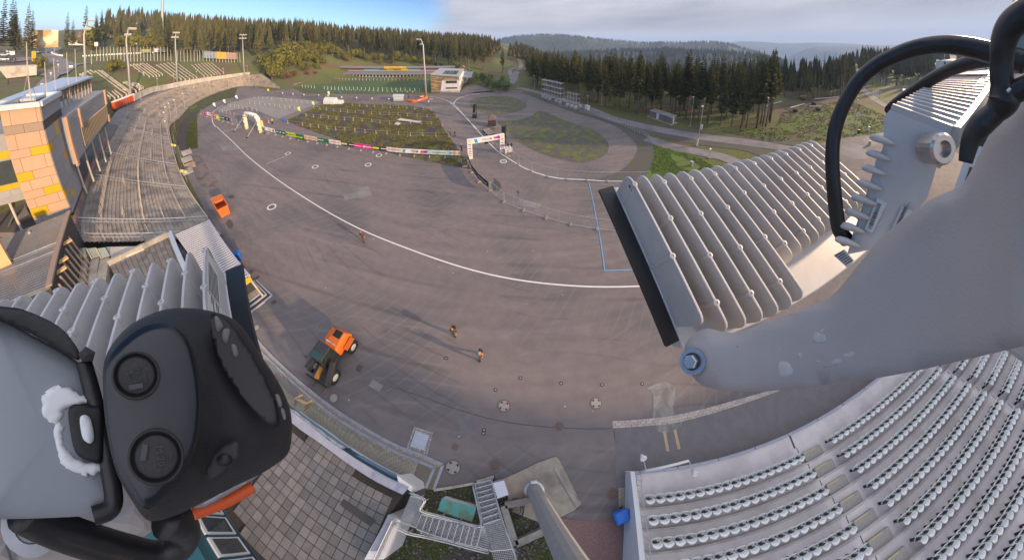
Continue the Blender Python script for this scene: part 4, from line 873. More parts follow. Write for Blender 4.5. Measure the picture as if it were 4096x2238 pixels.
# second ribbed canopy beside the floor
can = thing('ribbed_canopy', 'blue-grey ribbed metal canopy roof with yellow gable beside the arena floor', 'canopy', P('E', 1750,720,0))
K = [P('E', 1228,420,3.4),P('E', 1468,316,3.4),P('E', 1755,708,3.4),P('E', 1555,830,3.4)]
MB().slab(K, Vector((0,0,-.14))).build('roof', zinc, can, fixn=True)
rb = MB()
ribM = mat('pale_zinc_rib', (.5,.51,.56),(.6,.6,.64),2,.4,metal=.3)
for i in range(33):
    f = (i+.5)/33; MB().beam(K[0].lerp(K[3],f)+Vector((0,0,.045)),K[1].lerp(K[2],f)+Vector((0,0,.045)),.10,.09).build('roof_rib', ribM, can)
MB().beam(K[1]+Vector((0,0,.02)),K[2]+Vector((0,0,.02)),.16,.16).build('gutter', mat('lilac_gutter', (.42,.4,.5),rough=.4),can)
MB().beam(K[2]+Vector((0,0,-.25)),K[3]+Vector((0,0,-.25)),.12,.42).build('gable_board', yelM, can)
MB().beam(K[2]+Vector((-.15,-.15,-.45)),K[3]+Vector((0,0,-.5)),.16,.5).build('gable_panel', mat('orange_board', (.66,.36,.10),rough=.6),can)
MB().tube([K[2]+Vector((-.2,-.1,-.3)),Vector((K[2].x-.2,K[2].y-.1,0))],.10,8).build('post', benchM, can)
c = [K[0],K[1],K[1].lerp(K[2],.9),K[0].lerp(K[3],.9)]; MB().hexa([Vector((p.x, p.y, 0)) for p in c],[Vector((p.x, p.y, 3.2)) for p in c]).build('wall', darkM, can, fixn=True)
# small roof terrace and steps between the stand and the canopy
slabM = mat('paving_slab', (.135,.125,.12),(.195,.18,.172),3,.9,bump=.15,bscale=20,rnd=.2,c3=(.15,.145,.14),s3=.8)
jointM = mat('mossy_joint', (.03,.027,.022),(.05,.042,.032),6,.95)
tt = thing('roof_terrace', 'small slab-paved roof terrace below the end of the curved stand', 'terrace', P('E', 1000,640,3.0))
T0 = [P('E', 760,640,3.0),P('E', 1200,425,3.0),P('E', 1330,720,3.0),P('E', 900,900,3.0)]
MB().slab(T0,Vector((0,0,-3))).build('deck', jointM, tt, fixn=True)
for i in range(13):
    for j in range(11):
        a = T0[0].lerp(T0[1],(i+.04)/13).lerp(T0[3].lerp(T0[2],(i+.04)/13),(j+.04)/11); q = lambda x, y: T0[0].lerp(T0[1],x/13).lerp(T0[3].lerp(T0[2],x/13),y/11)
        MB().slab([q(i+.05,j+.05),q(i+.95,j+.05),q(i+.95,j+.95),q(i+.05,j+.95)],Vector((0,0,.04))).build('slab', slabM, tt)
MB().beam(T0[0]+Vector((0,0,.25)),T0[1]+Vector((0,0,.25)),.3,.7).build('parapet', conc, tt); MB().beam(T0[1]+Vector((0,0,.25)),T0[2]+Vector((0,0,.25)),.5,.7).build('parapet_coping', capM, tt)
dk = thing('concrete_deck', 'plain pale concrete deck wedge below the end of the stand', 'deck', P('E', 850,550,3.2)); MB().slab([P('E', 735,508,3.3),P('E', 1000,500,3.3),P('E', 1000,515,3.3),P('E', 785,608,3.3)],Vector((0,0,-2))).build('deck', wallM, dk, fixn=True)
gs = thing('glass_roof', 'three glazed panes with frames over a stairway beside the zinc shed', 'skylight', P('E', 640,560,3.6))
for i in range(3):
    x = 530+i*68; MB().slab([P('E', x+4,520,3.9),P('E', x+64,512,3.9),P('E', x+95,570,3.4),P('E', x+40,586,3.4)],Vector((0,0,-.05))).build('pane', mat('greenish_glass', (.25,.3,.27),rough=.15,spec=.8) if i == 0 else MATS['greenish_glass'],gs, fixn=True)
    MB().beam(P('E', x, 520,3.95),P('E', x+36,590,3.45),.1).build('frame', mat('frame_copper', (.55,.42,.28),rough=.5) if i == 0 else MATS['frame_copper'],gs)
    MB().slab([P('E', x+30,592,3.2),P('E', x+92,576,3.2),P('E', x+60,800,3.2),P('E', x-10,800,3.2)],Vector((0,0,-2.5))).build('stair_deck', conc, gs, fixn=True)
# ================================================================ upper slope: benches, flagpoles, masts
def bench(p, q, lab):
    t = thing('bench_row', lab, 'bench', p, group='long wooden benches on the grass slope'); up = Vector((0,0,.5)); n = max(2,int((q-p).length/4))
    MB().beam(p+up, q+up, .55,.14).build('plank', benchM, t)
    for i in range(n+1):
        c = p.lerp(q, i/n); MB().box(c+Vector((0,0,.1)),(.5,.5,.85)).build('support', wallM, t)
bl = [('z2', a) for a in (((60,1000),(560,1400)),((110,980),(640,1400)),((180,945),(700,1370)),((230,930),(760,1360)),((310,945),(840,1330)),((370,935),(880,1310)),((420,940),(920,1300)),((790,1135),(1000,1300)),((830,1125),(1060,1290)),((945,1150),(1090,1270)),((985,1140),(1120,1240)),((905,835),(1130,1000)),((960,830),(1220,1030)),((1015,825),(1290,1030)),((1070,820),(1340,1020)),((1110,810),(1390,1015)),((1170,815),(1440,1000)))]
bl += [('A', a) for a in (((1100,462),(1245,572)),((1126,456),(1275,568)),((1152,452),(1305,563)),((1180,447),(1335,558)),((1206,444),(1362,553)),((1235,441),(1385,550)),((1350,462),(1440,540)),((1375,458),(1465,538)),((1396,454),(1490,534)),((1420,450),(1512,530)),((1442,448),(1532,527)),((1466,446),(1552,523)),((1490,446),(1577,519)))]
for k, (p, q) in bl:
    a, c = PZ(k, *p, d0=118),PZ(k, *q, d0=118)
    if (a-c).length < 70: bench(a, c, 'long pale wooden bench running down the grass slope above the curved stand')
flagM = [mat('flag_blue', (.07,.13,.24),(.3,.35,.4),1.2,.8),mat('flag_orange', (.75,.36,.03),(.7,.3,.02),1,.8),mat('flag_patterned', (.5,.35,.3),(.12,.07,.06),2.2,.8)]
poleM = mat('pole_white', (.68,.64,.55),rough=.5)
fpz = [('z2', 250,580,810)]+[('z2', x, 527,765-abs(x-900)*.02) for x in (340,400,457,515,570,630,688,745,800,855,910,968,1022,1080,1135,1192,1246,1305,1362,1417,1476,1535)]+[('z2', 1588,570,760)]+[('z3', x, 440,640) for x in (45,105,165,225,287,345,403,445,503)]+[('z3', x, 455+(x-565)*.05,640+(x-565)*.03) for x in (565,620,680,738,795,850,903,953,1007,1062,1115,1160)]
for i, (k, x, yt, yb) in enumerate(fpz):
    base = PZ(k, x, yb, 120); d = math.hypot(base.x, base.y); zt = ZT(base, *Z(k, x, yt)); fi = i-33
    hasf = 0 <= fi < 11
    t = thing('flagpole', ('flagpole with %s banner in the row above the stand' % ('grey-blue' if fi < 4 else 'orange' if fi < 7 else 'dark patterned')) if hasf else 'bare pale flagpole in the long row above the stand', 'flagpole', base, group='flagpoles with banners above the stand' if hasf else 'bare flagpoles above the stand')
    MB().tube([base-Vector((0,0,.3)),Vector((base.x, base.y, zt))],[.13,.08],6).build('pole', poleM, t)
    if hasf:
        u = Vector((-base.y, base.x, 0)).normalized(); p = Vector((base.x, base.y, zt-.1)); m = flagM[0] if fi < 4 else flagM[1] if fi < 7 else flagM[2]
        wv = Vector((base.x, base.y, 0)).normalized()*.12; MB().add([p, p+u*.9+wv, p+u*1.75,p+u*1.75-Vector((0,0,4.3)),p+u*.9+wv-Vector((0,0,4.4)),p-Vector((0,0,4.3))],[(0,1,4,5),(1,2,3,4)]).build('banner', m, t)
lampM = mat('floodlight_grey', (.5,.5,.48),rough=.5)
def light_mast(lab, d, pts, arms, r=.42,cat='light mast'):
    P3 = [WD(px, py, d) for px, py in pts]; base = P3[0]; gz = TZ(base.x, base.y); P3[0] = Vector((base.x, base.y, min(gz, base.z))); t = thing('light_mast', lab, cat, P3[0])
    MB().tube(P3,[r*(1-.55*i/(len(P3)-1)) for i in range(len(P3))],8).build('pole', mastM, t, smooth=True)
    for (a, c, n) in arms:
        p, q = WD(*a, d),WD(*c, d); MB().beam(p, q, .22,.22).build('crossarm', mastM, t)
        for i in range(n):
            m = p.lerp(q, (i+.5)/n); b = MB(); b.box(m+Vector((.15,0,.35)),(.75,.75,.4),.3); b.build('floodlight', lampM, t)
light_mast('leftmost bent light mast above the tower building', 118,[Z('z2', 155,1090),Z('z2', 140,700),Z('z2', 125,320),Z('z2', 150,210),Z('z2', 188,85)],[(Z('z2', 190,100),Z('z2', 300,102),3),(Z('z2', 110,240),Z('z2', 240,238),3)])
light_mast('bent light mast rising behind the orange portable toilets', 127,[Z('z2', 905,1310),Z('z2', 870,850),Z('z2', 832,400),Z('z2', 848,330),Z('z2', 868,228)],[(Z('z2', 870,232),Z('z2', 1000,235),4),(Z('z2', 800,335),Z('z2', 915,330),3)])
light_mast('straight light mast in the middle of the wall above the stand', 152,[Z('z3', 45,1075),Z('z3', 22,600),Z('z3', 4,240),Z('z2', 1672,290)],[(Z('z2', 1618,298),Z('z2', 1735,298),3),(Z('z2', 1590,372),Z('z2', 1715,372),3)])
light_mast('light mast at the far end of the stand before the forest', 173,[Z('z3', 1238,880),Z('z3', 1220,600),Z('z3', 1205,175)],[(Z('z3', 1145,175),Z('z3', 1280,175),3),(Z('z3', 1135,238),Z('z3', 1275,236),3)])
light_mast('bent light mast standing beside the white range building', 93,[Z('B', 1412,668),Z('B', 1402,500),Z('B', 1390,318),Z('B', 1376,278)],[(Z('B', 1378,282),Z('B', 1340,278),2),(Z('B', 1390,312),Z('B', 1362,314),1)],.5)
light_mast('very tall thick floodlight mast leaving the top of the picture', 232,[Z('A', 1137,340),Z('A', 1139,200),Z('A', 1143,0),Z('A', 1146,-160)],[],1.35)
# ---- portable toilets
orM = mat('orange_plastic', (.72,.12,.025),(.62,.09,.02),2,.5); wtM = mat('white_plastic', (.7,.7,.68),rough=.5)
q0,q1 = W(454,436,4.6),W(534,402,4.6); an = math.atan2((q1-q0).y, (q1-q0).x); n = 11
wc = thing('portable_toilet', 'orange portable toilet with white roof in the row on the walkway', 'toilet', q0,an, group='portable toilets on the walkway')
b = MB(); b.box((0,0,1.05),(1.08,1.15,2.1)); cab_ = b.build('cabin', orM, wc, local=True, bevel=.04); b = MB(); b.box((0,-.59,1.05),(.62,.05,1.85)); b.build('door', mat('orange_door', (.6,.08,.02),rough=.5),cab_, local=True)
b = MB(); b.hexa([(-.57,-.6,2.1),(.57,-.6,2.1),(.57,.6,2.1),(-.57,.6,2.1)],[(-.4,-.45,2.34),(.4,-.45,2.34),(.4,.45,2.34),(-.4,.45,2.34)]); b.build('roof', wtM, wc, local=True)
for i in range(1,n): copy_tree(wc, q0.lerp(q1,i/(n-1)),an)
# ---- far-left high ground: bunker garage, hoarding, cars, signs
def backbox(name, lab, cat, px, d, depth, m, part='wall'):
    """upright box whose front face corners are given by photo pixels (TL, TR, BR, BL) at distance d"""
    c = [WD(*p, d) for p in px]; u = Vector((c[0].x, c[0].y, 0)).normalized()*depth; t = thing(name, lab, cat, c[3]); MB().hexa([c[3],c[2],c[2]+u, c[3]+u],[c[0],c[1],c[1]+u, c[0]+u]).build(part, m, t, fixn=True); return t, c
def tg(c, f0,f1,g0,g1,off):
    g = lambda f, h: c[3].lerp(c[2],f).lerp(c[0].lerp(c[1],f),h)-Vector((c[0].x, c[0].y, 0)).normalized()*off
    return [g(f0,g0),g(f1,g0),g(f1,g1),g(f0,g1)]
t, c = backbox('bunker_garage', 'long beige concrete garage front set into the grass bank', 'garage', [Z('z1', -60,812),Z('z1', 548,785),Z('z1', 548,940),Z('z1', 80,990)],145,6,wallM)
MB().slab(tg(c, .76,.97,.05,.88,.02),-Vector((c[0].x, c[0].y, 0)).normalized()*.08).build('glass_door', mat('pale_glass', (.5,.52,.5),rough=.2),t, fixn=True)
t, c = backbox('advertising_hoarding', 'large blurred orange and yellow advertising hoarding among the spruces', 'billboard', [Z('z1', 490,232),Z('z1', 885,232),Z('z1', 885,500),Z('z1', 490,520)],250,.6,mat('hoarding_print', (.30,.20,.09),(.62,.36,.10),.10,.8,c3=(.75,.66,.45),s3=.14,detail=1))
for f in (.15,.5,.85): p = c[3].lerp(c[2],f); MB().tube([p+Vector((0,0,.3)),Vector((p.x, p.y, TZ(p.x, p.y)-.5))],.2,6).build('post', mastM, t)
t, c = backbox('yellow_sign_stele', 'tall yellow sign panel beside the car park', 'sign', [Z('z1', 466,562),Z('z1', 535,562),Z('z1', 537,722),Z('z1', 468,722)],188,.5,yelM, 'panel')
t, c = backbox('car_park_sign', 'white board on two posts at the edge of the car park', 'sign', [Z('z1', 128,565),Z('z1', 208,563),Z('z1', 210,620),Z('z1', 130,625)],186,.3,wtM, 'board')
for f in (.1,.9): p = c[3].lerp(c[2],f); MB().tube([p, Vector((p.x, p.y, TZ(p.x, p.y)-.3))],.12,6).build('post', darkM, t)
t, c = backbox('road_sign_board', 'small cream board on a post beside the hill road', 'sign', [Z('z1', 1050,788),Z('z1', 1112,786),Z('z1', 1112,820),Z('z1', 1050,822)],165,.1,wtM, 'board'); p = c[3].lerp(c[2],.5); MB().tube([p, Vector((p.x, p.y, TZ(p.x, p.y)-.3))],.07,6).build('post', galv, t)
roofR = mat('house_roof', (.2,.1,.07),(.26,.13,.09),1,.8); ochre = mat('ochre_render', (.72,.50,.22),rough=.8)
for lab, q, d in (('ochre house showing between spruces left of the bent mast', [(1195,322),(1250,322),(1250,400),(1195,400)],330),('ochre house half hidden by trees right of the bent mast', [(1705,285),(1760,285),(1760,350),(1705,350)],320),('low white house behind the parked cars on the hill road', [(1040,400),(1280,400),(1280,470),(1040,470)],300)):
    t, c = backbox('house', lab, 'house', [Z('z1', *p) for p in q],d, 8,ochre if 'ochre' in lab else wtM); u = Vector((c[0].x, c[0].y, 0)).normalized(); r0,r1 = c[0].lerp(c[0]+u*8,.5)+Vector((0,0,3)),c[1].lerp(c[1]+u*8,.5)+Vector((0,0,3))
    b = MB(); b.add([c[0]-u*.5,c[1]-u*.5,r1,r0,c[0]+u*8.5,c[1]+u*8.5],[(0,1,2,3),(3,2,5,4),(0,3,4),(1,5,2)]); b.build('roof', roofR, t)
    for f in (.2,.6): MB().slab(tg(c, f, f+.2,.35,.7,.03),-u*.06).build('window', glassM, t, fixn=True)
t, c = backbox('site_hoarding', 'white boards around the foot of the tall thick mast', 'hoarding', [Z('z2', 1310,548),Z('z2', 1540,545),Z('z2', 1540,608),Z('z2', 1310,610)],226,.4,wtM, 'board')
t, c = backbox('green_container', 'olive container beside the white boards on the hill', 'container', [Z('z2', 1085,568),Z('z2', 1240,566),Z('z2', 1240,612),Z('z2', 1085,612)],222,2.5,mat('olive', (.22,.26,.06),rough=.6), 'body')
t, c = backbox('white_kiosk', 'small white kiosk before the trees at the left', 'kiosk', [Z('z2', 295,450),Z('z2', 358,448),Z('z2', 358,515),Z('z2', 300,518)],255,2.5,wtM)
t, c = backbox('white_trailer', 'small white trailer on the far hillside track', 'trailer', [Z('z2', 925,442),Z('z2', 1012,442),Z('z2', 1012,486),Z('z2', 925,486)],262,2.2,wtM, 'body')
# roadside boulders and concrete blocks
blk = thing('kerb_block', 'white concrete block lining the bend of the hill road', 'block', (0,0,-500),group='white blocks along the hill road'); MB().box((0,0,.35),(1.5,.7,.8)).build('block', wtM, blk, local=True, bevel=.06)
pts = crv([PZ('z1', 870,560,150),PZ('z1', 790,590,150),PZ('z1', 800,615,150),PZ('z1', 870,635,150),PZ('z1', 950,645,150)],5)+[PZ('z1', x, 650-(x-1280)*.06,150) for x in range(1280,1876,45)]+[PZ('z2', x, 660-(x-600)*.05,150) for x in range(600,1300,40)]
for i, p in enumerate(pts):
    if i == 0: blk.location = p
    else: copy_tree(blk, p, rd.uniform(-.4,.4)+math.atan2(-p.x, p.y)+1.57)
# cup lamps by the road
for zx, zt, zb, d, lab in ((635,1108,1225,100, 'cup lamp post nearest the tower roof'),(770,925,1010,128, 'cup lamp post beside the round bush'),(885,788,910,150, 'cup lamp post by the junction of the hill road')):
    p = WD(*Z('z1', zx, zb),d); q = WD(*Z('z1', zx, zt),d); t = thing('cup_lamp', lab, 'lamp post', p); MB().tube([p-Vector((0,0,.8)),q],.08,6).build('pole', galv, t); MB().lathe(q, [(.1,-.2),(.18,-.1),(.42,.5),(.3,.55),(0,.56)],10).build('shade', MATS['lamp_cream'],t)
# ================================================================ SHOOTING RANGE
rangeW = mat('range_wall', (.28,.36,.40),(.36,.43,.46),1,.7); rangeR = mat('range_roof', (.22,.235,.29),(.3,.31,.37),1,.55,metal=.2); bayM = mat('bay_roof', (.16,.16,.17),(.22,.22,.23),2,.7)
redM = mat('red_letters', (.62,.04,.03),rough=.6); yelS = mat('sign_yellow', (.85,.62,.03),rough=.55)
TL, TR = W(1365,307),W(1722,309); tu = (TR-TL).normalized(); tn = Vector((tu.y, -tu.x, 0))
if tn.dot(TL) > 0: tn = -tn
th = thing('target_house', 'long low shooting range target house with blue-grey roof and yellow sign', 'shooting range', TL)
TLn = (TR-TL).length*1.24
def tp(s, n, z): p = TL+tu*s+tn*n; return Vector((p.x, p.y, z))
zz = lambda y: ZT(tp(20,0,0), *Z('y2', 700,y))
MB().hexa([tp(-1,-5,0),tp(TLn, -5,0),tp(TLn, -6,0),tp(-1,-6,0)],[tp(-1,-5,6.2),tp(TLn, -5,6.2),tp(TLn, -6,6.2),tp(-1,-6,6.2)]).build('back_wall', rangeW, th, fixn=True)
MB().hexa([tp(-3,-3.2,6.0),tp(TLn+1,-3.2,6.0),tp(TLn+1,-7,6.4),tp(-3,-7,6.4)],[tp(-3,-3.2,6.8),tp(TLn+1,-3.2,6.8),tp(TLn+1,-7,7.0),tp(-3,-7,7.0)]).build('roof', rangeR, th, fixn=True)
MB().hexa([tp(-2,.4,1.9),tp(TLn-6,.4,1.9),tp(TLn-6,-4.9,3.5),tp(-2,-4.9,3.5)],[tp(-2,.4,2.1),tp(TLn-6,.4,2.1),tp(TLn-6,-4.9,3.7),tp(-2,-4.9,3.7)]).build('front_roof', bayM, th, fixn=True)
MB().hexa([tp(-1.5,-2.5,0),tp(TLn-7,-2.5,0),tp(TLn-7,-3,0),tp(-1.5,-3,0)],[tp(-1.5,-2.5,2.2),tp(TLn-7,-2.5,2.2),tp(TLn-7,-3,2.2),tp(-1.5,-3,2.2)]).build('bay_back', darkM, th, fixn=True)
nb = 30; bl_ = (TLn-8)/nb
for i in range(nb):
    MB().box(tp(i*bl_, -1,1.0),(.35,2.4,2.0),math.atan2(tu.y, tu.x)).build('bay_divider', wallM, th); c = tp((i+.5)*bl_, -1.4,.75)
    MB().box(c, (1.5,.12,.5),math.atan2(tu.y, tu.x)).build('target_frame', blackM, th)
MB().beam(tp(-2,.3,.35),tp(TLn-6,.3,.35),.25,.5).build('front_kerb', conc, th)
sg = [tp(s, -2.8,z) for s, z in ((32,5.9),(48,5.9),(48,7.2),(32,7.2))]; MB().slab(sg, tn*.12).build('sign_board', yelS, th, fixn=True)
MB().slab([tp(33.2,-4.7,4.3),tp(49,-4.7,4.3),tp(49,-4.7,5.6),tp(33.2,-4.7,5.6)],tn*.12).build('lower_sign_board', yelS, th, fixn=True)
upv = Vector((0,0,1))
text_obj('lettering', 'ARENA am Rennsteig', .95,redM, frame_M(tp(40,-2.62,6.5),tu, upv),th, .02)
text_obj('lettering', 'LOTTO', .8,redM, frame_M(tp(33.6,-2.62,6.6),tu, upv),th, .02); text_obj('lettering', 'LOTTO', .8,redM, frame_M(tp(46.4,-2.62,6.6),tu, upv),th, .02)
text_obj('lettering', 'OBERHOF', 1.3,darkM, frame_M(tp(41,-4.5,4.9),tu, upv),th, .02)
for s0,s1 in ((1,16),(58,76)):
    MB().slab([tp(s0,-4.8,4.5),tp(s1,-4.8,4.5),tp(s1,-4.8,5.3),tp(s0,-4.8,5.3)],tn*.1).build('letter_board', mat('dark_red_board', (.12,.06,.06),rough=.7) if s0 == 1 else MATS['dark_red_board'],th, fixn=True)
    s = s0+.3; k = 0
    while s < s1-.6:
        w = rd.uniform(.3,.8); MB().slab([tp(s, -4.66,4.62),tp(s+w, -4.66,4.62),tp(s+w, -4.66,5.2),tp(s, -4.66,5.2)],tn*.05).build('red_letter_block', redM, th, fixn=True); s += w+.25
# lane posts and distance discs
def lane_row(k, xs, y0,y1,lab, grp, h, z=0,w=.16):
    pr = thing('lane_post', lab, 'post', (0,0,-500),group=grp); b = MB(); b.box((0,0,h/2),(w, .12,h)); b.build('post', wtM, pr, local=True); first = True
    MB().box((0,0,.05),(w*2.4,.3,.1)).build('foot', conc, pr, local=True)
    n = len(xs)
    for i, x in enumerate(xs):
        p = P(k, x, y0+(y1-y0)*i/(n-1),z)
        if first: pr.location = p; first = False
        else: copy_tree(pr, p)
lane_row('y2', [147+53.5*i*(1+.0062*i) for i in range(28)],340,362, 'small white lane post in the back row of the range meadow', 'back row of lane posts', 1.4)
lane_row('y2', [4,63,122,182,243,306,369,433,499,566,634,702,771,842,915,989,1064,1141,1218,1296,1375,1455,1537,1619],494,533, 'white lane post in the front row of the range meadow', 'front row of lane posts', 1.5)
lane_row('y1', [1070,1130,1190,1254,1316,1381,1445,1512][:5],44,60, 'white lane post at the left end of the range front row', 'left lane posts', 1.5)
dsc = thing('lane_disc', 'small round white number disc before the range meadow', 'sign', (0,0,-500),group='lane discs before the range'); MB().lathe((0,0,.55),[(0,-.03),(.22,-.03),(.22,.03),(0,.03)],12,Matrix.Rotation(R(70),3, 'X')).build('disc', wtM, dsc, local=True); MB().tube([(0,.05,0),(0,.05,.5)],.03,5).build('stake', galv, dsc, local=True)
xs = [54,120,184,250,318,387,459,531,604,679,755,832,910,991,1072,1155,1240,1325,1410,1502]
for i, x in enumerate(xs):
    p = P('y2', x, 512+i*2.7)
    if i == 0: dsc.location = p
    else: copy_tree(dsc, p)
# thin low fence along the meadow edge and range side fence
t = thing('range_side_fence', 'brown wooden rail fence up the left side of the range', 'fence', P('B', 490,603)); f0 = [P('B', 490,603),P('B', 640,568),P('B', 800,533)]
for a, c in zip(f0,f0[1:]):
    for z in (.5,1.0): MB().beam(a+Vector((0,0,z)),c+Vector((0,0,z)),.08,.14).build('rail', mat('weathered_wood', (.28,.21,.15),(.38,.29,.2),3,.85) if 'weathered_wood' not in MATS else MATS['weathered_wood'],t)
    n = 9
    for i in range(n+1): p = a.lerp(c, i/n); MB().beam(p, p+Vector((0,0,1.15)),.12).build('post', MATS['weathered_wood'],t)
# ================================================================ white range building with yellow and grey stripes
rb_ = thing('range_building', 'white two-storey range building with grey, pink and yellow striped corner', 'building', W(1836,371))
F0,F1 = W(1724,370.5),W(1836,371); fu = (F1-F0).normalized(); fn = Vector((fu.y, -fu.x, 0)); fb = -fn; FL = (F1-F0).length
R1 = P('y2', 2400,420); su = fb
def fp(s, n, z): p = F0+fu*s+fb*n; return Vector((p.x, p.y, z))
zA, zB_ = ZT(F0, *Z('y2', 1808,258)),ZT(F1, *Z('y2', 2295,290)); DP = 22
whiteR = mat('white_render', (.68,.67,.65),(.74,.73,.71),1,.85)
MB().hexa([fp(0,0,0),fp(FL, 0,0),fp(FL, DP, 0),fp(0,DP, 0)],[fp(0,0,zA),fp(FL, 0,zB_),fp(FL, DP, zB_+.6),fp(0,DP, zA+.3)]).build('wall', whiteR, rb_, fixn=True)
greyS = mat('anthracite_panel', (.16,.155,.16),(.19,.185,.19),2,.6)
def fpan(px, m, name='panel', off=.06,par=None):
    # panel on the front face given by y2 zoom pixels
    q = []
    for x, y in px:
        px_, py_ = Z('y2', x, y); a, b_ = ab(px_, py_); qq = a*a+b_*b_; dr = Vector((2*a, 1-qq, -2*b_)); o = Vector((0,0,H)); k = (F0-o).dot(fn)/dr.dot(fn); q.append(o+dr*k)
    return MB().slab(q, fn*off).build(name, m, par or rb_, fixn=True)
fpan([(1812,262),(2295,300),(2293,345),(2000,352),(1980,520),(1960,562),(1820,558)],greyS, 'striped_cladding', .05)
for q, m in (([(1815,280),(1930,280),(1930,297),(1815,297)],yelM),([(1900,298),(1995,298),(1995,315),(1900,315)],pinkM),([(1815,316),(1930,316),(1930,331),(1815,331)],pinkM),([(1815,350),(1915,350),(1915,364),(1815,364)],yelM),([(1870,366),(1992,366),(1992,386),(1870,386)],yelM),([(1815,402),(1900,402),(1900,418),(1815,418)],pinkM),([(1815,420),(1955,420),(1955,436),(1815,436)],yelM),([(1850,438),(1930,438),(1930,468),(1850,468)],pinkM),([(1818,470),(1875,470),(1875,490),(1818,490)],yelM),([(1870,490),(1940,490),(1940,506),(1870,506)],yelM),([(1880,526),(1962,526),(1962,542),(1880,542)],yelM),([(1820,528),(1870,528),(1870,544),(1820,544)],pinkM),([(2022,334),(2105,334),(2105,354),(2022,354)],yelM),([(2040,317),(2210,317),(2210,331),(2040,331)],yelM),([(2105,336),(2292,336),(2292,352),(2105,352)],pinkM)): fpan(q, m, 'stripe_panel', .1)
for q in ([(2068,360),(2255,358),(2255,402),(2068,403)],[(2070,474),(2262,472),(2262,495),(2070,497)]):
    wn_ = fpan(q, glassM, 'window', .12)
    for k in (1,2,3): x = q[0][0]+(q[1][0]-q[0][0])*k/4; fpan([(x-2,q[0][1]),(x+2,q[0][1]),(x+2,q[2][1]),(x-2,q[2][1])],greyS, 'window_bar', .14,wn_)
fpan([(1960,534),(2300,528),(2300,556),(1960,560)],wallM, 'plinth', .12)
for s, z0,z1,w in ((1.5,4.6,6.6,1.1),(5.5,5.0,7.0,1.0),(1.6,.1,3.4,1.2),(5.0,.3,3.3,1.0),(9,.1,3.2,1.6),(12,.1,3.0,1.4)):
    MB().slab([fp(FL, s, z0),fp(FL, s+w, z0),fp(FL, s+w, z1),fp(FL, s, z1)],fu*.08).build('side_window', glassM if s != 9 else redM, rb_, fixn=True)
MB().hexa([fp(-.3,-.3,zA),fp(FL+.4,-.3,zB_),fp(FL+.4,DP+.3,zB_+.6),fp(-.3,DP+.3,zA+.3)],[fp(-.3,-.3,zA+.25),fp(FL+.4,-.3,zB_+.25),fp(FL+.4,DP+.3,zB_+.85),fp(-.3,DP+.3,zA+.55)]).build('roof', mat('roof_gravel', (.3,.3,.3),(.4,.4,.39),2,.9),rb_, fixn=True)
for i in range(5): MB().hexa([fp(5+i*1.5,3,zB_+.75),fp(6.1+i*1.5,3,zB_+.75),fp(6.1+i*1.5,12,zB_+1.0),fp(5+i*1.5,12,zB_+1.0)],[fp(5+i*1.5,3,zB_+.95),fp(6.1+i*1.5,3,zB_+.95),fp(6.1+i*1.5,12,zB_+1.25),fp(5+i*1.5,12,zB_+1.25)]).build('skylight', mat('skylight_glass', (.06,.07,.08),rough=.15) if i == 0 else MATS['skylight_glass'],rb_, fixn=True)
# long canopy wing on its right side and a small red-roofed hut behind
MB().hexa([fp(FL+.1,14,4.6),fp(FL+5,14,4.6),fp(FL+5,40,4.6),fp(FL+.1,40,4.6)],[fp(FL+.1,14,5.1),fp(FL+5,14,4.9),fp(FL+5,40,4.9),fp(FL+.1,40,5.1)]).build('canopy', rangeR, rb_, fixn=True)
MB().hexa([fp(FL-4,22,0),fp(FL+1.5,22,0),fp(FL+1.5,40,0),fp(FL-4,40,0)],[fp(FL-4,22,4.5),fp(FL+1.5,22,4.5),fp(FL+1.5,40,4.5),fp(FL-4,40,4.5)]).build('rear_wing', whiteR, rb_, fixn=True)
hut = thing('red_roof_hut', 'small hut with red tiled roof behind the white range building', 'hut', fp(FL-3,46,0)); b = MB(); hx = lambda s, n, z: fp(FL-6+s, 44+n, z)
MB().hexa([hx(0,0,0),hx(6,0,0),hx(6,5,0),hx(0,5,0)],[hx(0,0,5.4),hx(6,0,5.4),hx(6,5,5.4),hx(0,5,5.4)]).build('wall', whiteR, hut, fixn=True); b.add([hx(-.5,-.5,5.3),hx(6.5,-.5,5.3),hx(3,-.5,8),hx(-.5,5.5,5.3),hx(6.5,5.5,5.3),hx(3,5.5,8)],[(0,1,2),(0,2,5,3),(1,4,5,2),(3,5,4)]); b.build('roof', roofR, hut)
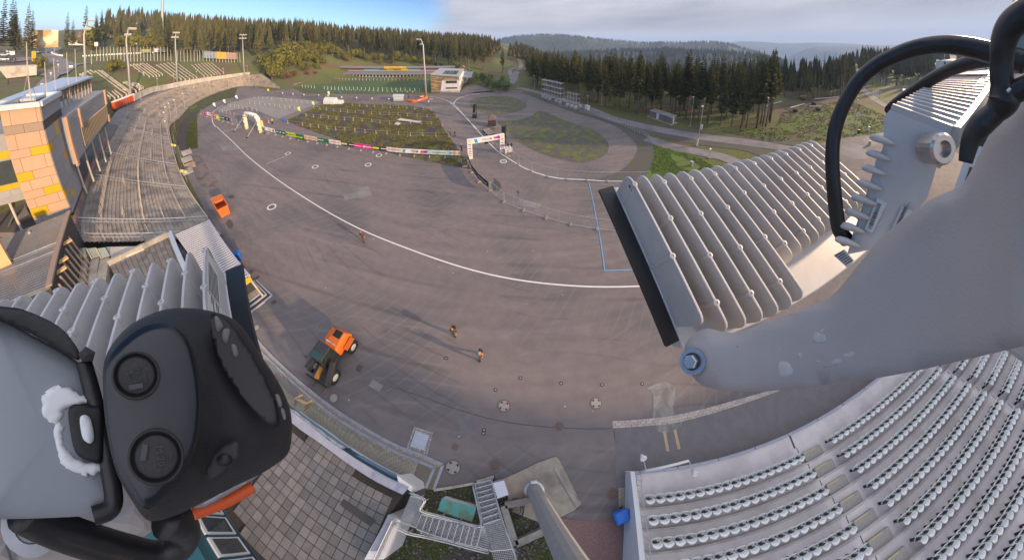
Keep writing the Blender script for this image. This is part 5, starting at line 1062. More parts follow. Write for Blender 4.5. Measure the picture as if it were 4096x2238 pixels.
# ================================================================ ON THE ARENA FLOOR
ironM = mat('cast_iron', (.13,.085,.07),(.19,.13,.105),9,.8,bump=.4,bscale=60); conc2 = mat('cover_concrete', (.27,.25,.22),(.36,.335,.30),9,.9)
def disc(b, c, r, z0,z1,n=24): b.lathe((c.x, c.y, 0),[(r, z0),(r, z1),(0,z1)],n)
def ring(b, c, r0,r1,z, n=28):
    vs = [(c.x+r*math.cos(2*math.pi*k/n),c.y+r*math.sin(2*math.pi*k/n),z) for r in (r0,r1) for k in range(n)]
    b.add(vs, [(k, n+k, n+(k+1) % n, (k+1) % n)[::-1] for k in range(n)])
def manhole(px, py, r, lab, inner='c', painted=False, name='manhole_cover'):
    c = W(px, py); t = thing(name, lab, 'manhole', c); b = MB(); disc(b, c, r, -.02,.014); b.build('frame', ironM, t)
    if inner == 'c': b = MB(); disc(b, c, r*.68,.0,.022); b.build('lid', conc2,t)
    if inner == 'x':
        b = MB(); disc(b, c, r*.8,.0,.02); b.build('lid', conc2,t)
        for k in range(4): a = .6+k*1.57; MB().box((c.x+math.cos(a)*r*.62,c.y+math.sin(a)*r*.62,.02),(r*.3,r*.22,.02),a+1.57).build('vent_slot', blackM, t)
    if inner == 'h':
        for k in range(9): a = k*.785; q = r*.55 if k < 8 else 0; b = MB(); disc(b, Vector((c.x+math.cos(a)*q, c.y+math.sin(a)*q, 0)),r*.08,0,.017,8); b.build('hole', blackM, t)
    if painted: b = MB(); ring(b, c, r*1.25,r*1.75,.012); b.build('painted_ring', white, t)
    return t
for px, py, r, lab, inn, pt in ((1089,825,.42, 'manhole with white ring in front of the orange skip', 'n', True),(1264,664,.38, 'leftmost white-ringed manhole near the start line', 'n', True),(1475,656,.38, 'white-ringed manhole beyond the middle of the white curve', 'n', True),(1518,619,.38, 'white-ringed manhole close to the banner fence', 'n', True),(1155,611,.38, 'white-ringed manhole at the end of the thin white stripe', 'n', True),(2014,645,.4, 'white-ringed manhole in front of the sponsor arch', 'c', True),
    (1025,1311,.36, 'round manhole beside the paved kerb below the canopy steps', 'c', False),(1333,1594,.42, 'rusty manhole with pale lid between kerb and telehandler', 'c', False),(2016,1623,.44, 'manhole with red chalk mark in the middle of the floor', 'x', False),(2385,1613,.42, 'manhole with pale concrete lid right of the floor centre', 'x', False),(1811,1873,.48, 'large manhole at the end of the paved kerb', 'x', False),(2237,1707,.3, 'rusty perforated drain cover left of the brick gutter', 'h', False),(1979,1863,.33, 'rusty perforated cover beside the concrete pad', 'h', False),(2453,1979,.34, 'rusty perforated cover beside the blue bin', 'h', False),(1820,1789,.22, 'small red oval cover near the steel hatch', 'n', False),
    (Z('B', 1447,697)[0],Z('B', 1447,697)[1],.42, 'white-ringed manhole near the white range building', 'c', True),(Z('B', 1415,690)[0],Z('B', 1415,690)[1],.3, 'manhole nearest the tall range mast', 'c', True)): manhole(px, py, r, lab, inn, pt)
MB().box(W(2018,1616)+Vector((.03,.05,.03)),(.3,.06,.004),.5).build('chalk_mark', mat('red_chalk', (.55,.12,.12)),None) and tag(bpy.data.objects['chalk_mark'], 'red chalk mark on the manhole in the floor centre', 'mark')
for i, (px, py) in enumerate((Z('G', 1622,18),Z('G', 1922,58),Z('G', 2223,70),Z('G', 2520,65),Z('G', 1440,107),Z('G', 1355,407),Z('G', 1350,432),Z('p1', 202,1285),(1542,1322),(1786,1430))):
    c = W(px, py); b = MB(); disc(b, c, .13,-.02,.013,14); o = b.build('valve_cap', blackM); tag(o, 'small round black valve cap set in the asphalt', 'cap', 'valve caps in the floor'); b = MB(); disc(b, c, .07,0,.02,10); k = b.build('cap_centre', conc2); k.parent = o
def drain(k, q, n, lab, along=0):
    c = [P(k, x, y) for x, y in q]; t = thing('drain_grate', lab, 'drain', c[0]); MB().slab([p+Vector((0,0,.004)) for p in c],Vector((0,0,-.05))).build('pit', blackM, t)
    for i in range(n):
        f = (i+.2)/n; g = (i+.75)/n
        s = [c[0].lerp(c[1],f),c[0].lerp(c[1],g),c[3].lerp(c[2],g),c[3].lerp(c[2],f)]; MB().slab([p+Vector((0,0,.006)) for p in s],Vector((0,0,.02))).build('bar', ironM, t, fixn=True)
drain('p2', [(1268,885),(1370,935),(1300,1052),(1200,998)],8, 'rusty drain grate right of the telehandler')
drain('x3', [(1325,695),(1385,655),(1405,690),(1350,730)],6, 'drain grate at the canopy corner'); drain('x3', [(1578,1105),(1655,1062),(1680,1110),(1610,1155)],6, 'drain grate beside the low entrance steps')
# steel hatch in cobbles
cob = mat('granite_setts', (.30,.285,.26),(.42,.40,.37),5,.9,rnd=.2)
hq = PS('G', [(838,380),(982,425),(935,610),(778,548)]); t = thing('steel_hatch', 'pale steel hatch framed by granite setts near the kerb', 'hatch', hq[0])
MB().slab([p+Vector((0,0,.004)) for p in hq],Vector((0,0,-.1))).build('bed', jointM, t, fixn=True); hi = PS('G', [(848,415),(950,448),(912,562),(808,528)])
MB().slab([p+Vector((0,0,.02)) for p in hi],Vector((0,0,.03))).build('plate', mat('hatch_steel', (.42,.44,.5),(.52,.53,.58),3,.45,metal=.4),t, fixn=True)
g = lambda u, v: hq[0].lerp(hq[1],u).lerp(hq[3].lerp(hq[2],u),v); nu, nv = 9,11
for i in range(nu):
    for j in range(nv):
        c = g((i+.5)/nu, (j+.5)/nv)
        if inpoly(c.x, c.y, [(p.x, p.y) for p in hi]): continue
        e = .07; MB().slab([g((i+e)/nu, (j+e)/nv)+Vector((0,0,.005)),g((i+1-e)/nu, (j+e)/nv)+Vector((0,0,.005)),g((i+1-e)/nu, (j+1-e)/nv)+Vector((0,0,.005)),g((i+e)/nu, (j+1-e)/nv)+Vector((0,0,.005))],Vector((0,0,.018+.012*rd.random()))).build('sett', cob, t, fixn=True)
# brick gutter at the right with patch and old paint
def strip_pieces(t, A_, B_, n, rows, m, name, h, gap=.04,z0=.004,off=.5,kind_after=300):
    """pieces laid between two polylines A_ and B_ (arc-length matched)"""
    cnt = 0; rest_ = MB()
    def at(L_, f):
        d = [0]
        for p, q in zip(L_, L_[1:]): d.append(d[-1]+(q-p).length)
        x = f*d[-1]; i = min(len(L_)-2,max(0,int(np.searchsorted(d, x))-1)); return L_[i].lerp(L_[i+1],(x-d[i])/max(1e-6,d[i+1]-d[i]))
    for j in range(rows):
        sh = off*(j % 2)
        for i in range(-1,n):
            f0,f1 = max(0,(i+sh+gap)/n),min(1,(i+1+sh-gap)/n)
            if f1-f0 < .2/n: continue
            q = []
            for f, v in ((f0,(j+gap)/rows),(f1,(j+gap)/rows),(f1,(j+1-gap)/rows),(f0,(j+1-gap)/rows)): q.append(at(A_, f).lerp(at(B_, f),v)+Vector((0,0,z0)))
            dz = Vector((0,0,h+.006*rd.random()))
            if cnt < kind_after: MB().slab(q, dz).build(name, m, t, fixn=True)
            else: rest_.slab(q, dz)
            cnt += 1
    if rest_.v: rest_.build(name, m, t, kind='stuff', fixn=True)
sandst = mat('gutter_stone', (.40,.33,.28),(.52,.44,.38),4,.9,rnd=.15)
gA = crv(PS('I', [(75,578),(250,568),(450,545),(650,500),(850,445),(1030,395),(1150,350)]),4); gB = crv(PS('I', [(78,622),(250,612),(460,590),(660,540),(860,478),(1040,415),(1160,365)]),4)
t = thing('stone_gutter', 'curved gutter strip of pale stone blocks across the dark asphalt', 'gutter', gA[0]); strip_pieces(t, gA, gB, 34,3,sandst, 'block', .012,off=.5)
sheet('dark_asphalt_apron', [p for p in gB]+PS('I', [(1500,330),(1640,360),(1500,440),(1180,660),(800,790),(500,880),(180,920),(100,985),(90,630)]),.008,darkasph)
sheet('worn_patch', crv(PS('I', [(285,380),(380,342),(440,365),(455,410),(440,520),(490,540),(480,630),(330,630),(320,420)]),3,True),.012,mat('worn_asphalt', (.20,.185,.165),(.30,.28,.25),5,.95,c3=(.17,.155,.145),s3=1.2))
b = MB(); ribbon(b, PS('I', [(388,640),(410,762)]),.2,.016); ribbon(b, PS('I', [(452,632),(478,750)]),.2,.016); b.build('fork_marks', mat('rust_paint', (.45,.30,.13),(.4,.36,.3),3,.9),kind='structure')
# stains and seams on the asphalt
stM = mat('oil_stain', (.06,.056,.056),(.085,.08,.08),4,.6); seamM = mat('tar_seam', (.06,.057,.058),(.09,.085,.085),6,.8)
for i, (k, q) in enumerate((('f4', [(300,245),(380,300),(410,350),(405,410),(350,440),(290,425),(265,330),(300,290)]),('f4', [(650,445),(690,440),(705,480),(690,490),(660,470)]),('E', [(1600,150),(1640,135),(1650,155),(1625,165)]),('E', [(1590,335),(1615,310),(1640,340),(1635,370),(1610,372)]),('x3', [(1220,580),(1285,575),(1280,620),(1250,630)]))): sheet('oil_stain', crv(PS(k, q),4,True),.009,stM)
b = MB()
for k, q in (('G', [(660,80),(900,160),(1150,250),(1480,340),(1880,388),(2300,395)]),('G', [(2310,400),(2335,600),(2330,840)]),('B', [(690,1407),(900,1345),(1130,1310)]),('f4', [(0,870),(500,970),(900,1020),(1250,1030)]),('z8', [(410,600),(700,590),(1000,530)]),('z8', [(420,665),(760,600)]),('x3', [(790,0),(850,110),(960,230)])): ribbon(b, crv(PS(k, q),6),.05,.007)
b.build('tar_seam', seamM, kind='structure')
# ---- mobile fence panels
footM = mat('fence_foot', (.26,.22,.18),(.34,.29,.24),5,.9); meshM = galv
def fence_run(pts, h, lab, grp, mid=True, lanes=0,foot=True, fm=None):
    """one mobile fence panel per pair of points; posts at both ends, thin wires between"""
    for a, c in zip(pts, pts[1:]):
        a, c = Vector(a),Vector(c); t = thing('fence_panel', lab, 'fence', a, group=grp); u = (c-a).normalized(); n = Vector((-u.y, u.x, 0)); up = Vector((0,0,h))
        a2,c2 = a+u*.05,c-u*.05; lo = Vector((0,0,.15))
        b = MB(); b.tube([a2+lo, a2+up, c2+up, c2+lo, a2+lo],.025,5,False); b.build('frame', galv, t)
        b = MB()
        if mid: b.tube([a2.lerp(c2,.5)+lo, a2.lerp(c2,.5)+up],.018,4)
        for k in range(lanes): f = (k+1)/(lanes+1); b.tube([a2+lo+(up-lo)*f, c2+lo+(up-lo)*f],.006,3,False)
        if b.v: b.build('wire', galv, t)
        if foot: an = math.atan2(n.y, n.x); MB().box(a+Vector((0,0,.07)),(.72,.24,.14),an).build('foot', fm or footM, t, bevel=.02)
fence_run(PS('f4', [(245,440),(460,618),(770,750),(1125,868),(1510,970),(1925,1040),(2355,1080),(2800,1110)]),2.0, 'bare mobile fence panel crossing the empty floor', 'mobile fence across the floor', lanes=6)
fence_run(PS('C', [(415,1100),(485,1155),(575,1200),(688,1240),(820,1258),(963,1268),(1105,1273),(1245,1270),(1400,1268)]),2.0, 'mobile fence panel along the white line of the oval', 'mobile fence along the oval line', lanes=5)
fence_run(crv(PS('C', [(20,742),(60,780),(105,830),(150,868),(195,915),(250,960),(300,1010),(360,1072)]),1),1.1, 'mobile fence panel beside the sponsor arch lane', 'mobile fence beside the arch lane', lanes=3)
# banner fence
bx = [Z('z8', 465,282),Z('z8', 555,322),Z('z8', 670,352),Z('z8', 735,370),Z('z8', 797,390),Z('z8', 865,408),Z('z8', 935,427),Z('z8', 1010,447),Z('z8', 1110,462)]
bx2 = [Z('y1', 318,945),Z('y1', 388,962),Z('y1', 530,1000),Z('y1', 672,1032),Z('y1', 832,1068),Z('y1', 1000,1098),Z('y1', 1178,1130),Z('y1', 1365,1165),Z('y1', 1560,1200),Z('y1', 1770,1238),Z('y1', 2000,1272),Z('y1', 2240,1308),Z('y3', 485,860),Z('y3', 755,892),Z('y3', 1035,925),Z('y3', 1330,945),Z('y3', 1640,962),Z('y3', 1960,980),Z('y3', 2280,990)]
bx3 = [Z('y4', 380,1000),Z('y4', 450,1195),Z('y4', 570,1350),Z('y4', 745,1500)]
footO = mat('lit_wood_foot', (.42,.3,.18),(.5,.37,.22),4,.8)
for L_, lab, g in ((bx, 'fence panel under the banners left of the inflatable arch', 'banner fence left of the arch'),(bx2, 'fence panel under the banners right of the inflatable arch', 'banner fence right of the arch'),(bx3, 'fence panel carrying black and green banners below the sponsor arch', 'banner fence below the sponsor arch')): fence_run([W(*p) for p in L_],1.75,lab, g, fm=footO, lanes=3)
bc = dict(pink=(.62,.03,.25),white=(.75,.74,.70),green=(.02,.10,.05),lime=(.50,.58,.03),cream=(.62,.5,.38),navy=(.02,.02,.06),mint=(.50,.66,.62),dgreen=(.015,.16,.06),black=(.015,.015,.015),peach=(.72,.58,.42),tealg=(.05,.2,.12))
def banner(L_, f0,f1,col, lab, txt=None, tcol=(.05,.05,.05),z0=.5,z1=1.17,deco=None, tsize=.42):
    P_ = [W(*p) for p in L_]; d = [0]
    for a, c in zip(P_, P_[1:]): d.append(d[-1]+(c-a).length)
    def at(x):
        x = max(0,min(d[-1],x)); i = min(len(P_)-2,max(0,int(np.searchsorted(d, x))-1)); return P_[i].lerp(P_[i+1],(x-d[i])/(d[i+1]-d[i]))
    z0,z1 = z0*1.5,z1*1.5; n = 8; pts = [at(f0+(f1-f0)*i/n) for i in range(n+1)]; mid = at((f0+f1)/2); u = (pts[-1]-pts[0]).normalized(); nr = Vector((u.y, -u.x, 0))
    if nr.dot(mid) > 0: nr = -nr
    t = thing('banner', lab, 'banner', mid); b = MB(); vs = []
    for i, p in enumerate(pts):
        o = nr*(.05+.03*math.sin(i*1.7)); vs += [p+o+Vector((0,0,z0+.03*math.sin(i*2.3))),p+o+Vector((0,0,z1)),p+o-nr*.012+Vector((0,0,z1)),p+o-nr*.012+Vector((0,0,z0+.03*math.sin(i*2.3)))]
    b.add(vs, [(4*i+j, 4*i+4+j, 4*i+4+(j+1) % 4,4*i+(j+1) % 4) for i in range(n) for j in range(4)])
    mn = 'banner_'+col; m = MATS.get(mn) or mat(mn, bc[col],rough=.7); b.build('cloth', m, t)
    ux_ = u if u.cross(Vector((0,0,1))).dot(nr) > 0 else -u
    if txt:
        tn_ = 'print_%d_%d_%d' % tuple(int(99*c) for c in tcol); tm = MATS.get(tn_) or mat(tn_, tcol, rough=.7)
        text_obj('print', txt, tsize, tm, frame_M(mid+nr*.10+Vector((0,0,(z0+z1)/2+.02)),ux_, (0,0,1)),t, .002)
    for (fx, w, h, c3,sk) in (deco or ()):
        cn = 'print_%d_%d_%d' % tuple(int(99*c) for c in c3); tm = MATS.get(cn) or mat(cn, c3,rough=.7); o = mid+ux_*fx*(f1-f0)+nr*.095+Vector((0,0,(z0+z1)/2)); zz_ = Vector((0,0,1))
        MB().slab([o-ux_*w-zz_*h, o+ux_*(w-sk)-zz_*h, o+ux_*w+zz_*h, o-ux_*(w-sk)+zz_*h],nr*.004).build('print', tm, t, fixn=True)
    return t
cy, mg, pu = (.02,.35,.62),(.62,.05,.3),(.28,.03,.3)
banner(bx, 2.6,5.9, 'pink', 'leftmost pink banner on the fence left of the inflatable arch', deco=[(-.3,.5,.12,(.8,.6,.7),0),(.25,.3,.2,(.8,.6,.7),.1)])
banner(bx, 5.9,8.9, 'white', 'white banner with purple hexagons left of the inflatable arch', 'TEAG', tsize=.4,deco=[(.3,.35,.28,pu, .2),(-.4,.2,.25,cy, .1)])
banner(bx, 8.9,12.0, 'pink', 'second pink banner on the fence left of the inflatable arch', deco=[(-.25,.5,.12,(.8,.6,.7),0),(.25,.3,.2,(.8,.6,.7),.1)])
banner(bx, 12.0,14.6, 'lime', 'lime and white banner on the fence left of the inflatable arch', deco=[(0,.7,.22,(.75,.75,.7),0)],z0=.1)
banner(bx, 14.6,18.2, 'green', 'dark green banner beside the left leg of the inflatable arch', deco=[(-.3,.35,.16,(.7,.72,.7),.1),(0,.35,.16,(.7,.72,.7),.1),(.3,.35,.16,(.7,.72,.7),.1)])
banner(bx, 18.2,21, 'navy', 'dark banner just left of the inflatable arch', deco=[(0,.5,.2,(.5,.4,.6),.1)])
P_ = [W(*p) for p in bx2]; L2 = [0]
for a, c in zip(P_, P_[1:]): L2.append(L2[-1]+(c-a).length)
def xat(k, x):  # distance along the right banner fence of a photo pixel column
    px = Z(k, x, 0)[0]; xs_ = [p[0] for p in bx2]; return float(np.interp(px, xs_, L2))
yw = (.75,.62,.05)
for k0,x0,k1,x1,col, lab, txt, tc, z0,deco, ts in (
    ('y1', 325, 'y1', 548, 'white', 'white banner with name and purple hexagon right of the inflatable arch', 'TEAG', (.1,.1,.1),.5,[(.33,.45,.3,pu, .25),(-.46,.12,.3,cy, 0)],.42),
    ('y1', 548, 'y1', 758, 'green', 'dark green banner with three white logos', None, None, .5,[(-.3,.4,.14,(.7,.72,.7),.1),(0,.4,.14,(.7,.72,.7),.1),(.3,.4,.14,(.7,.72,.7),.1)],.4),
    ('y1', 758, 'y1', 958, 'lime', 'bright lime green banner with dark lettering', None, None, .5,[(-.35,.3,.22,(.03,.03,.02),.1),(.1,1.1,.1,(.05,.07,.02),0)],.4),
    ('y1', 958, 'y1', 1125, 'dgreen', 'tall green banner with yellow lettering hanging lower than the others', None, None, .1,[(0,.9,.12,(.7,.7,.2),0),(-.2,.9,.1,yw, .2)],.4),
    ('y1', 1125, 'y1', 1395, 'cream', 'cream banner with red-brown lettering', None, None, .5,[(-.35,.4,.14,(.5,.15,.1),.1),(.12,1.2,.08,(.3,.16,.1),0)],.4),
    ('y1', 1395, 'y1', 1622, 'dgreen', 'plain dark green banner with white writing', None, None, .5,[(-.2,.9,.1,(.65,.7,.65),0)],.4),
    ('y1', 1622, 'y1', 1868, 'white', 'white sports shop banner left of the pink one', 'INTERSPORT', (.5,.05,.05),.5,None, .5),
    ('y1', 1868, 'y1', 2125, 'navy', 'navy banner with yellow lettering left of the pink banner', None, None, .5,[(-.25,.9,.22,yw, .15),(.3,.7,.1,(.7,.68,.5),0)],.4),
    ('y1', 2125, 'y3', 478, 'pink', 'bright pink banner in the middle of the long banner fence', None, None, .45,[(-.28,1.0,.08,(.8,.6,.7),0),(.08,.4,.24,(.8,.62,.72),.2),(.34,.8,.12,(.8,.6,.7),0)],.4),
    ('y3', 478, 'y3', 780, 'navy', 'navy banner with yellow lettering right of the pink banner', None, None, .5,[(-.22,.9,.24,yw, .15),(.32,.7,.12,(.7,.68,.5),0)],.4),
    ('y3', 780, 'y3', 1100, 'white', 'white sports shop banner right of the pink one', 'INTERSPORT', (.45,.06,.1),.5,None, .55),
    ('y3', 1100, 'y3', 1615, 'white', 'white banner with blue and magenta hexagons', 'TEAG', (.12,.12,.13),.5,[(-.42,.42,.34,cy, .3),(.30,.55,.26,mg, .3),(.43,.5,.28,pu, .25),(.1,.25,.22,(.3,.08,.2),.15)],.6),
    ('y3', 1615, 'y3', 2060, 'mint', 'pale mint banner with a web address', 'www.mygreentower.de', (.05,.1,.1),.5,[(0,1.6,.03,(.1,.2,.2),0)],.3),
    ('y3', 2060, 'y3', 2290, 'peach', 'short sunlit cream banner at the right end of the fence', 'TEAG', (.15,.1,.1),.5,[(-.38,.3,.22,cy, .1),(.42,.22,.15,mg, .15)],.42)):
    banner(bx2,xat(k0,x0),xat(k1,x1),col, lab, txt, tc or (.05,.05,.05),z0,1.17,deco, ts)
banner(bx3,.2,3.6, 'tealg', 'dark green banner below the left leg of the sponsor arch', z0=.45); banner(bx3,3.6,6.8, 'black', 'black banner with white script, upper of two', 'Köstritzer', (.75,.75,.73),.4,1.17,None, .6); banner(bx3,6.8,10.2, 'black', 'black banner with white script, lower of two', 'Köstritzer', (.75,.75,.73),.4,1.17,None, .66)
# ---- start chutes on the field and gravel: posts with wires
def post_row(k, q, lab, grp, h=1.1,wire=True, wm=None):
    pts = [P(k, x, y) for x, y in q]
    for i, p in enumerate(pts):
        t = thing('barrier_post', lab, 'post', p, group=grp); MB().tube([p, p+Vector((0,0,h))],.06,6).build('post', wm or woodP, t); MB().box(p+Vector((0,0,.06)),(.6,.3,.12),.4).build('foot', footM, t)
        if wire and i < len(pts)-1:
            c = pts[i+1]
            for z in (.25,1.02): MB().tube([p+Vector((0,0,z)),c+Vector((0,0,z))],.016,3,False).build('wire', galv, t)
woodP = mat('post_pinkish', (.5,.38,.28),(.58,.45,.34),4,.7)
def lin(a, c, n): return [(a[0]+(c[0]-a[0])*i/(n-1),a[1]+(c[1]-a[1])*i/(n-1)) for i in range(n)]
post_row('y3', [(120,440),(325,462),(548,482),(775,495),(1010,518),(1252,530),(1505,535),(1770,548),(2040,552)], 'wooden-footed fence post in the front chute of the weedy field', 'front chute posts')
post_row('y1', [(780,768),(1075,808),(1235,832),(1395,850),(1565,878),(1740,895),(1925,912),(2125,932)], 'fence post along the lower left edge of the weedy field', 'lower left chute posts')
post_row('y1', [(1150,622),(1295,640),(1440,655),(1595,665),(1750,688),(1915,698),(2090,712)], 'fence post in the second chute of the weedy field', 'second chute posts')
post_row('y3', [(85,210),(265,228),(460,240),(630,268),(820,285),(1010,290),(1250,275),(1470,290),(1675,305),(1900,335)], 'fence post in the right part of the second chute', 'second chute right posts')
post_row('y1', [(1300,468),(1425,488),(1553,502),(1692,522),(1832,535),(1980,545),(2130,558)], 'fence post in the third chute of the weedy field', 'third chute posts')
post_row('y2', [(530,905),(668,918),(808,928),(952,938),(1105,945),(1258,950),(1418,962),(1580,970),(1750,982),(1918,990)], 'fence post in the right part of the third chute', 'third chute right posts')
post_row('y2', [(480,780),(605,792),(728,798),(855,802),(990,810),(1125,820),(1262,832),(1402,836),(1540,850),(1690,858),(1832,866)], 'fence post along the top edge of the weedy field', 'top edge posts', wm=galv)
post_row('y1', lin((100,260),(455,290),5)+lin((645,310),(1270,370),7), 'fence post in the back row on the gravel', 'back posts on the gravel'); post_row('y1', lin((15,370),(920,475),10), 'fence post in the middle row on the gravel', 'middle posts on the gravel')
post_row('z8', lin((790,255),(1020,310),5), 'fence post behind the banners left of the arch', 'posts left of the arch'); post_row('z8', [(905,175),(968,182),(1032,195),(1090,205),(1157,215),(1230,228),(1300,240)], 'fence post on the left edge of the gravel', 'left posts on the gravel')
# black mesh fence with small white plates before the range
nm = mat('dark_netting', (.05,.055,.06),rough=.9); npts = crv(PS('y1', [(480,175),(900,205),(1300,235),(1480,245)])+PS('y2', [(210,650),(560,690),(1000,712),(1360,712),(1560,705),(1790,780)]),4)
t = thing('netting_fence', 'long dark netting fence across the asphalt in front of the range', 'fence', npts[0])
for z in (.1,.55,1.0): MB().tube([p+Vector((0,0,z)) for p in npts],.03,4,False).build('rail', nm, t)
for p, q in zip(npts, npts[1:]):
    n = max(1,int((q-p).length/1.8))
    for i in range(n): c = p.lerp(q, i/n); MB().tube([c, c+Vector((0,0,1.05))],.03,4).build('post', galv, t)
for k, x, y in (('y1', 680,172),('y1', 885,190),('y1', 1105,205),('y1', 1400,212),('y1', 1860,255),('y2', 300,645),('y2', 552,655),('y2', 815,668),('y2', 1098,680),('y2', 1775,730)):
    p = P(k, x, y+22); t = thing('paper_bag_bin', 'small white bag on a stand along the netting fence', 'bin', p, group='white bags along the netting fence'); MB().box(p+Vector((0,0,.95)),(.4,.4,.5)).build('bag', wtM, t, bevel=.05); MB().tube([p, p+Vector((0,0,.8))],.04,5).build('stand', galv, t)

for k, q in (('f4', [(700,560),(1060,640),(1010,720),(650,650)]),('G', [(1150,290),(1250,280),(1260,420),(1180,430)]),('B', [(820,1330),(1010,1300),(1040,1370),(850,1400)]),('z8', [(760,760),(1000,740),(1040,800),(790,830)]),('x4', [(1380,330),(1500,400),(1450,470),(1330,400)])): sheet('asphalt_patch', PS(k, q),.006,MATS['road_asphalt'] if k != 'G' else darkasph)
# ================================================================ FOREGROUND: terrace, kerb, steel stairs, seated stand
lil = mat('lilac_stone', (.28,.285,.34),(.37,.375,.43),2,.8,bump=.1); teal = mat('teal_facade', (.015,.075,.10),(.025,.10,.125),2,.5)
TZ0 = 2.75
wt = crv(PS('x4', [(380,640),(560,795),(840,1012),(1010,1132),(1370,1352)],3.0)+PS('x5', [(185,338),(432,468)],3.0),4); ci = crv(PS('x4', [(420,790),(560,905),(720,1012),(900,1142),(1120,1300)],3.0)+PS('x5', [(0,362),(370,542)],3.0),4)
ter = thing('paved_terrace', 'slab-paved terrace with lilac coping and teal facade wall beside the kerb', 'terrace', (wt[10].x, wt[10].y, 0))
tp_ = [(p.x, p.y) for p in ci]+[P('x5', 185,805,TZ0).xy, P('G', 655,1040,TZ0).xy, P('G', 505,1358,TZ0).xy, W(1440,2330,TZ0).xy, W(1250,2330,TZ0).xy, P('F', 1350,1407,TZ0).xy, P('F', 1150,1130,TZ0).xy, W(1000,1960,TZ0).xy, W(1040,1800,TZ0).xy]
b = MB(); b.prism(tp_, 0,TZ0); b.build('deck', jointM, ter, fixn=True)
b = MB(); vs = []
for p, q in zip(wt, ci): vs += [(p.x, p.y, 0),(p.x, p.y, 3.0),(q.x, q.y, 3.0),(q.x, q.y, 0)]
n = min(len(wt),len(ci)); b.add(vs, [(4*i+j, 4*i+4+j, 4*i+4+(j+1) % 4,4*i+(j+1) % 4) for i in range(n-1) for j in range(4)]+[(0,1,2,3),(4*n-1,4*n-2,4*n-3,4*n-4)]); pw_ = b.build('parapet_wall', teal, ter, fixn=True)
for i in range(0,n-1,2):
    j = min(n-1,i+2); b = MB(); d = (wt[i]-ci[i]).normalized()*.12; e = (wt[j]-ci[j]).normalized()*.12; b.slab([wt[i]+d+Vector((0,0,.003)),wt[j]+e+Vector((0,0,.003)),ci[j]+Vector((0,0,.003)),ci[i]+Vector((0,0,.003))],Vector((0,0,.08))); b.build('coping_stone', lil, pw_, fixn=True)
# glass banner strip on the facade with pale lettering
u0 = [p for p in wt]
for a0,a1,m, nm_, z0,z1,off in ((0,11,mat('blue_banner', (.16,.27,.42),(.24,.36,.5),1.5,.4), 'facade_banner', 1.0,1.9,.10),(13,20,MATS['blue_banner'], 'facade_banner', 1.0,1.9,.10),(0,n-4,wtM, 'facade_ledge', .75,.95,.16)):
    b = MB(); vs = []
    for i in range(a0,a1+1):
        d = (wt[i]-ci[i]); d.z = 0; d.normalize(); p = wt[i]+d*off; o = wt[i]+d*.01; vs += [(p.x, p.y, z0),(p.x, p.y, z1),(o.x, o.y, z1),(o.x, o.y, z0)]
    k = a1-a0+1; b.add(vs, [(4*i+j, 4*i+4+j, 4*i+4+(j+1) % 4,4*i+(j+1) % 4) for i in range(k-1) for j in range(4)]+[(0,1,2,3),(4*k-1,4*k-2,4*k-3,4*k-4)]); b.build(nm_, m, ter, fixn=True)
for i in range(1,11):
    d = (wt[i]-ci[i]); d.z = 0; d.normalize(); p = wt[i]+d*.05; q = wt[i+1]+d*.05
    for k in range(3): c = p.lerp(q, (k+.5)/3); MB().box((c.x, c.y, 2.35+.12*math.sin(i*3+k)),(.34,.10,rd.uniform(.15,.4)),math.atan2((q-p).y, (q-p).x)+.3).build('pale_letter', wtM, ter)
# slabs
o = ci[6]; ud = (ci[-1]-ci[2]); ud.z = 0; ud.normalize(); vd = Vector((-ud.y, ud.x, 0))
if vd.dot(ci[0]-wt[0]) < 0: vd = -vd
sl = []; S_ = .46
for i in range(-30,40):
    for j in range(0,46):
        q = [o+ud*((i+a)*S_)+vd*((j+c)*S_) for a, c in ((.035,.035),(.965,.035),(.965,.965),(.035,.965))]
        if all(inpoly(p.x, p.y, tp_) for p in q): sl.append((min((q[0].xy).length, 99),q))
sl.sort(key=lambda t: t[0]); restb = MB()
for k, (d, q) in enumerate(sl):
    q = [Vector((p.x, p.y, TZ0+.002)) for p in q]; h = Vector((0,0,.035+.012*rd.random()))
    if k < 300: MB().slab(q, h).build('slab', slabM, ter, fixn=True)
    else: restb.slab(q, h)
if restb.v: restb.build('slab', slabM, ter, kind='stuff', fixn=True)
g_ = PS('G', [(318,915),(560,1075),(520,1120),(290,960)],TZ0+.055); MB().slab(g_, Vector((0,0,.01))).build('drain_slot', mat('slot_dark', (.06,.055,.05),rough=.8),ter, fixn=True)
# teal building front with white window frames on the terrace's left
tf = thing('window_front', 'teal building front with white framed windows below the webcam housing', 'building', P('F', 1150,1130,TZ0)); e0,e1 = P('F', 1120,1090,TZ0),P('F', 1400,1480,TZ0); ed = (e1-e0).normalized(); en = Vector((ed.y, -ed.x, 0))
if en.dot(-e0) < 0: en = -en
L0 = (e1-e0).length; MB().hexa([e0,e1,e1-en*5,e0-en*5],[e0+Vector((0,0,3.2)),e1+Vector((0,0,3.2)),e1-en*5+Vector((0,0,3.2)),e0-en*5+Vector((0,0,3.2))]).build('wall', teal, tf, fixn=True)
for i in range(4):
    a, c = e0+ed*(L0*(i+.08)/4),e0+ed*(L0*(i+.92)/4); up = Vector((0,0,1))
    f = MB().slab([a+up*.3,c+up*.3,c+up*2.4,a+up*2.4],en*.08).build('window_frame', wtM, tf, fixn=True); g = MB().slab([a.lerp(c, .1)+up*.5+en*.09,a.lerp(c, .9)+up*.5+en*.09,a.lerp(c, .9)+up*2.2+en*.09,a.lerp(c, .1)+up*2.2+en*.09],en*.02).build('pane', glassM, f, fixn=True)
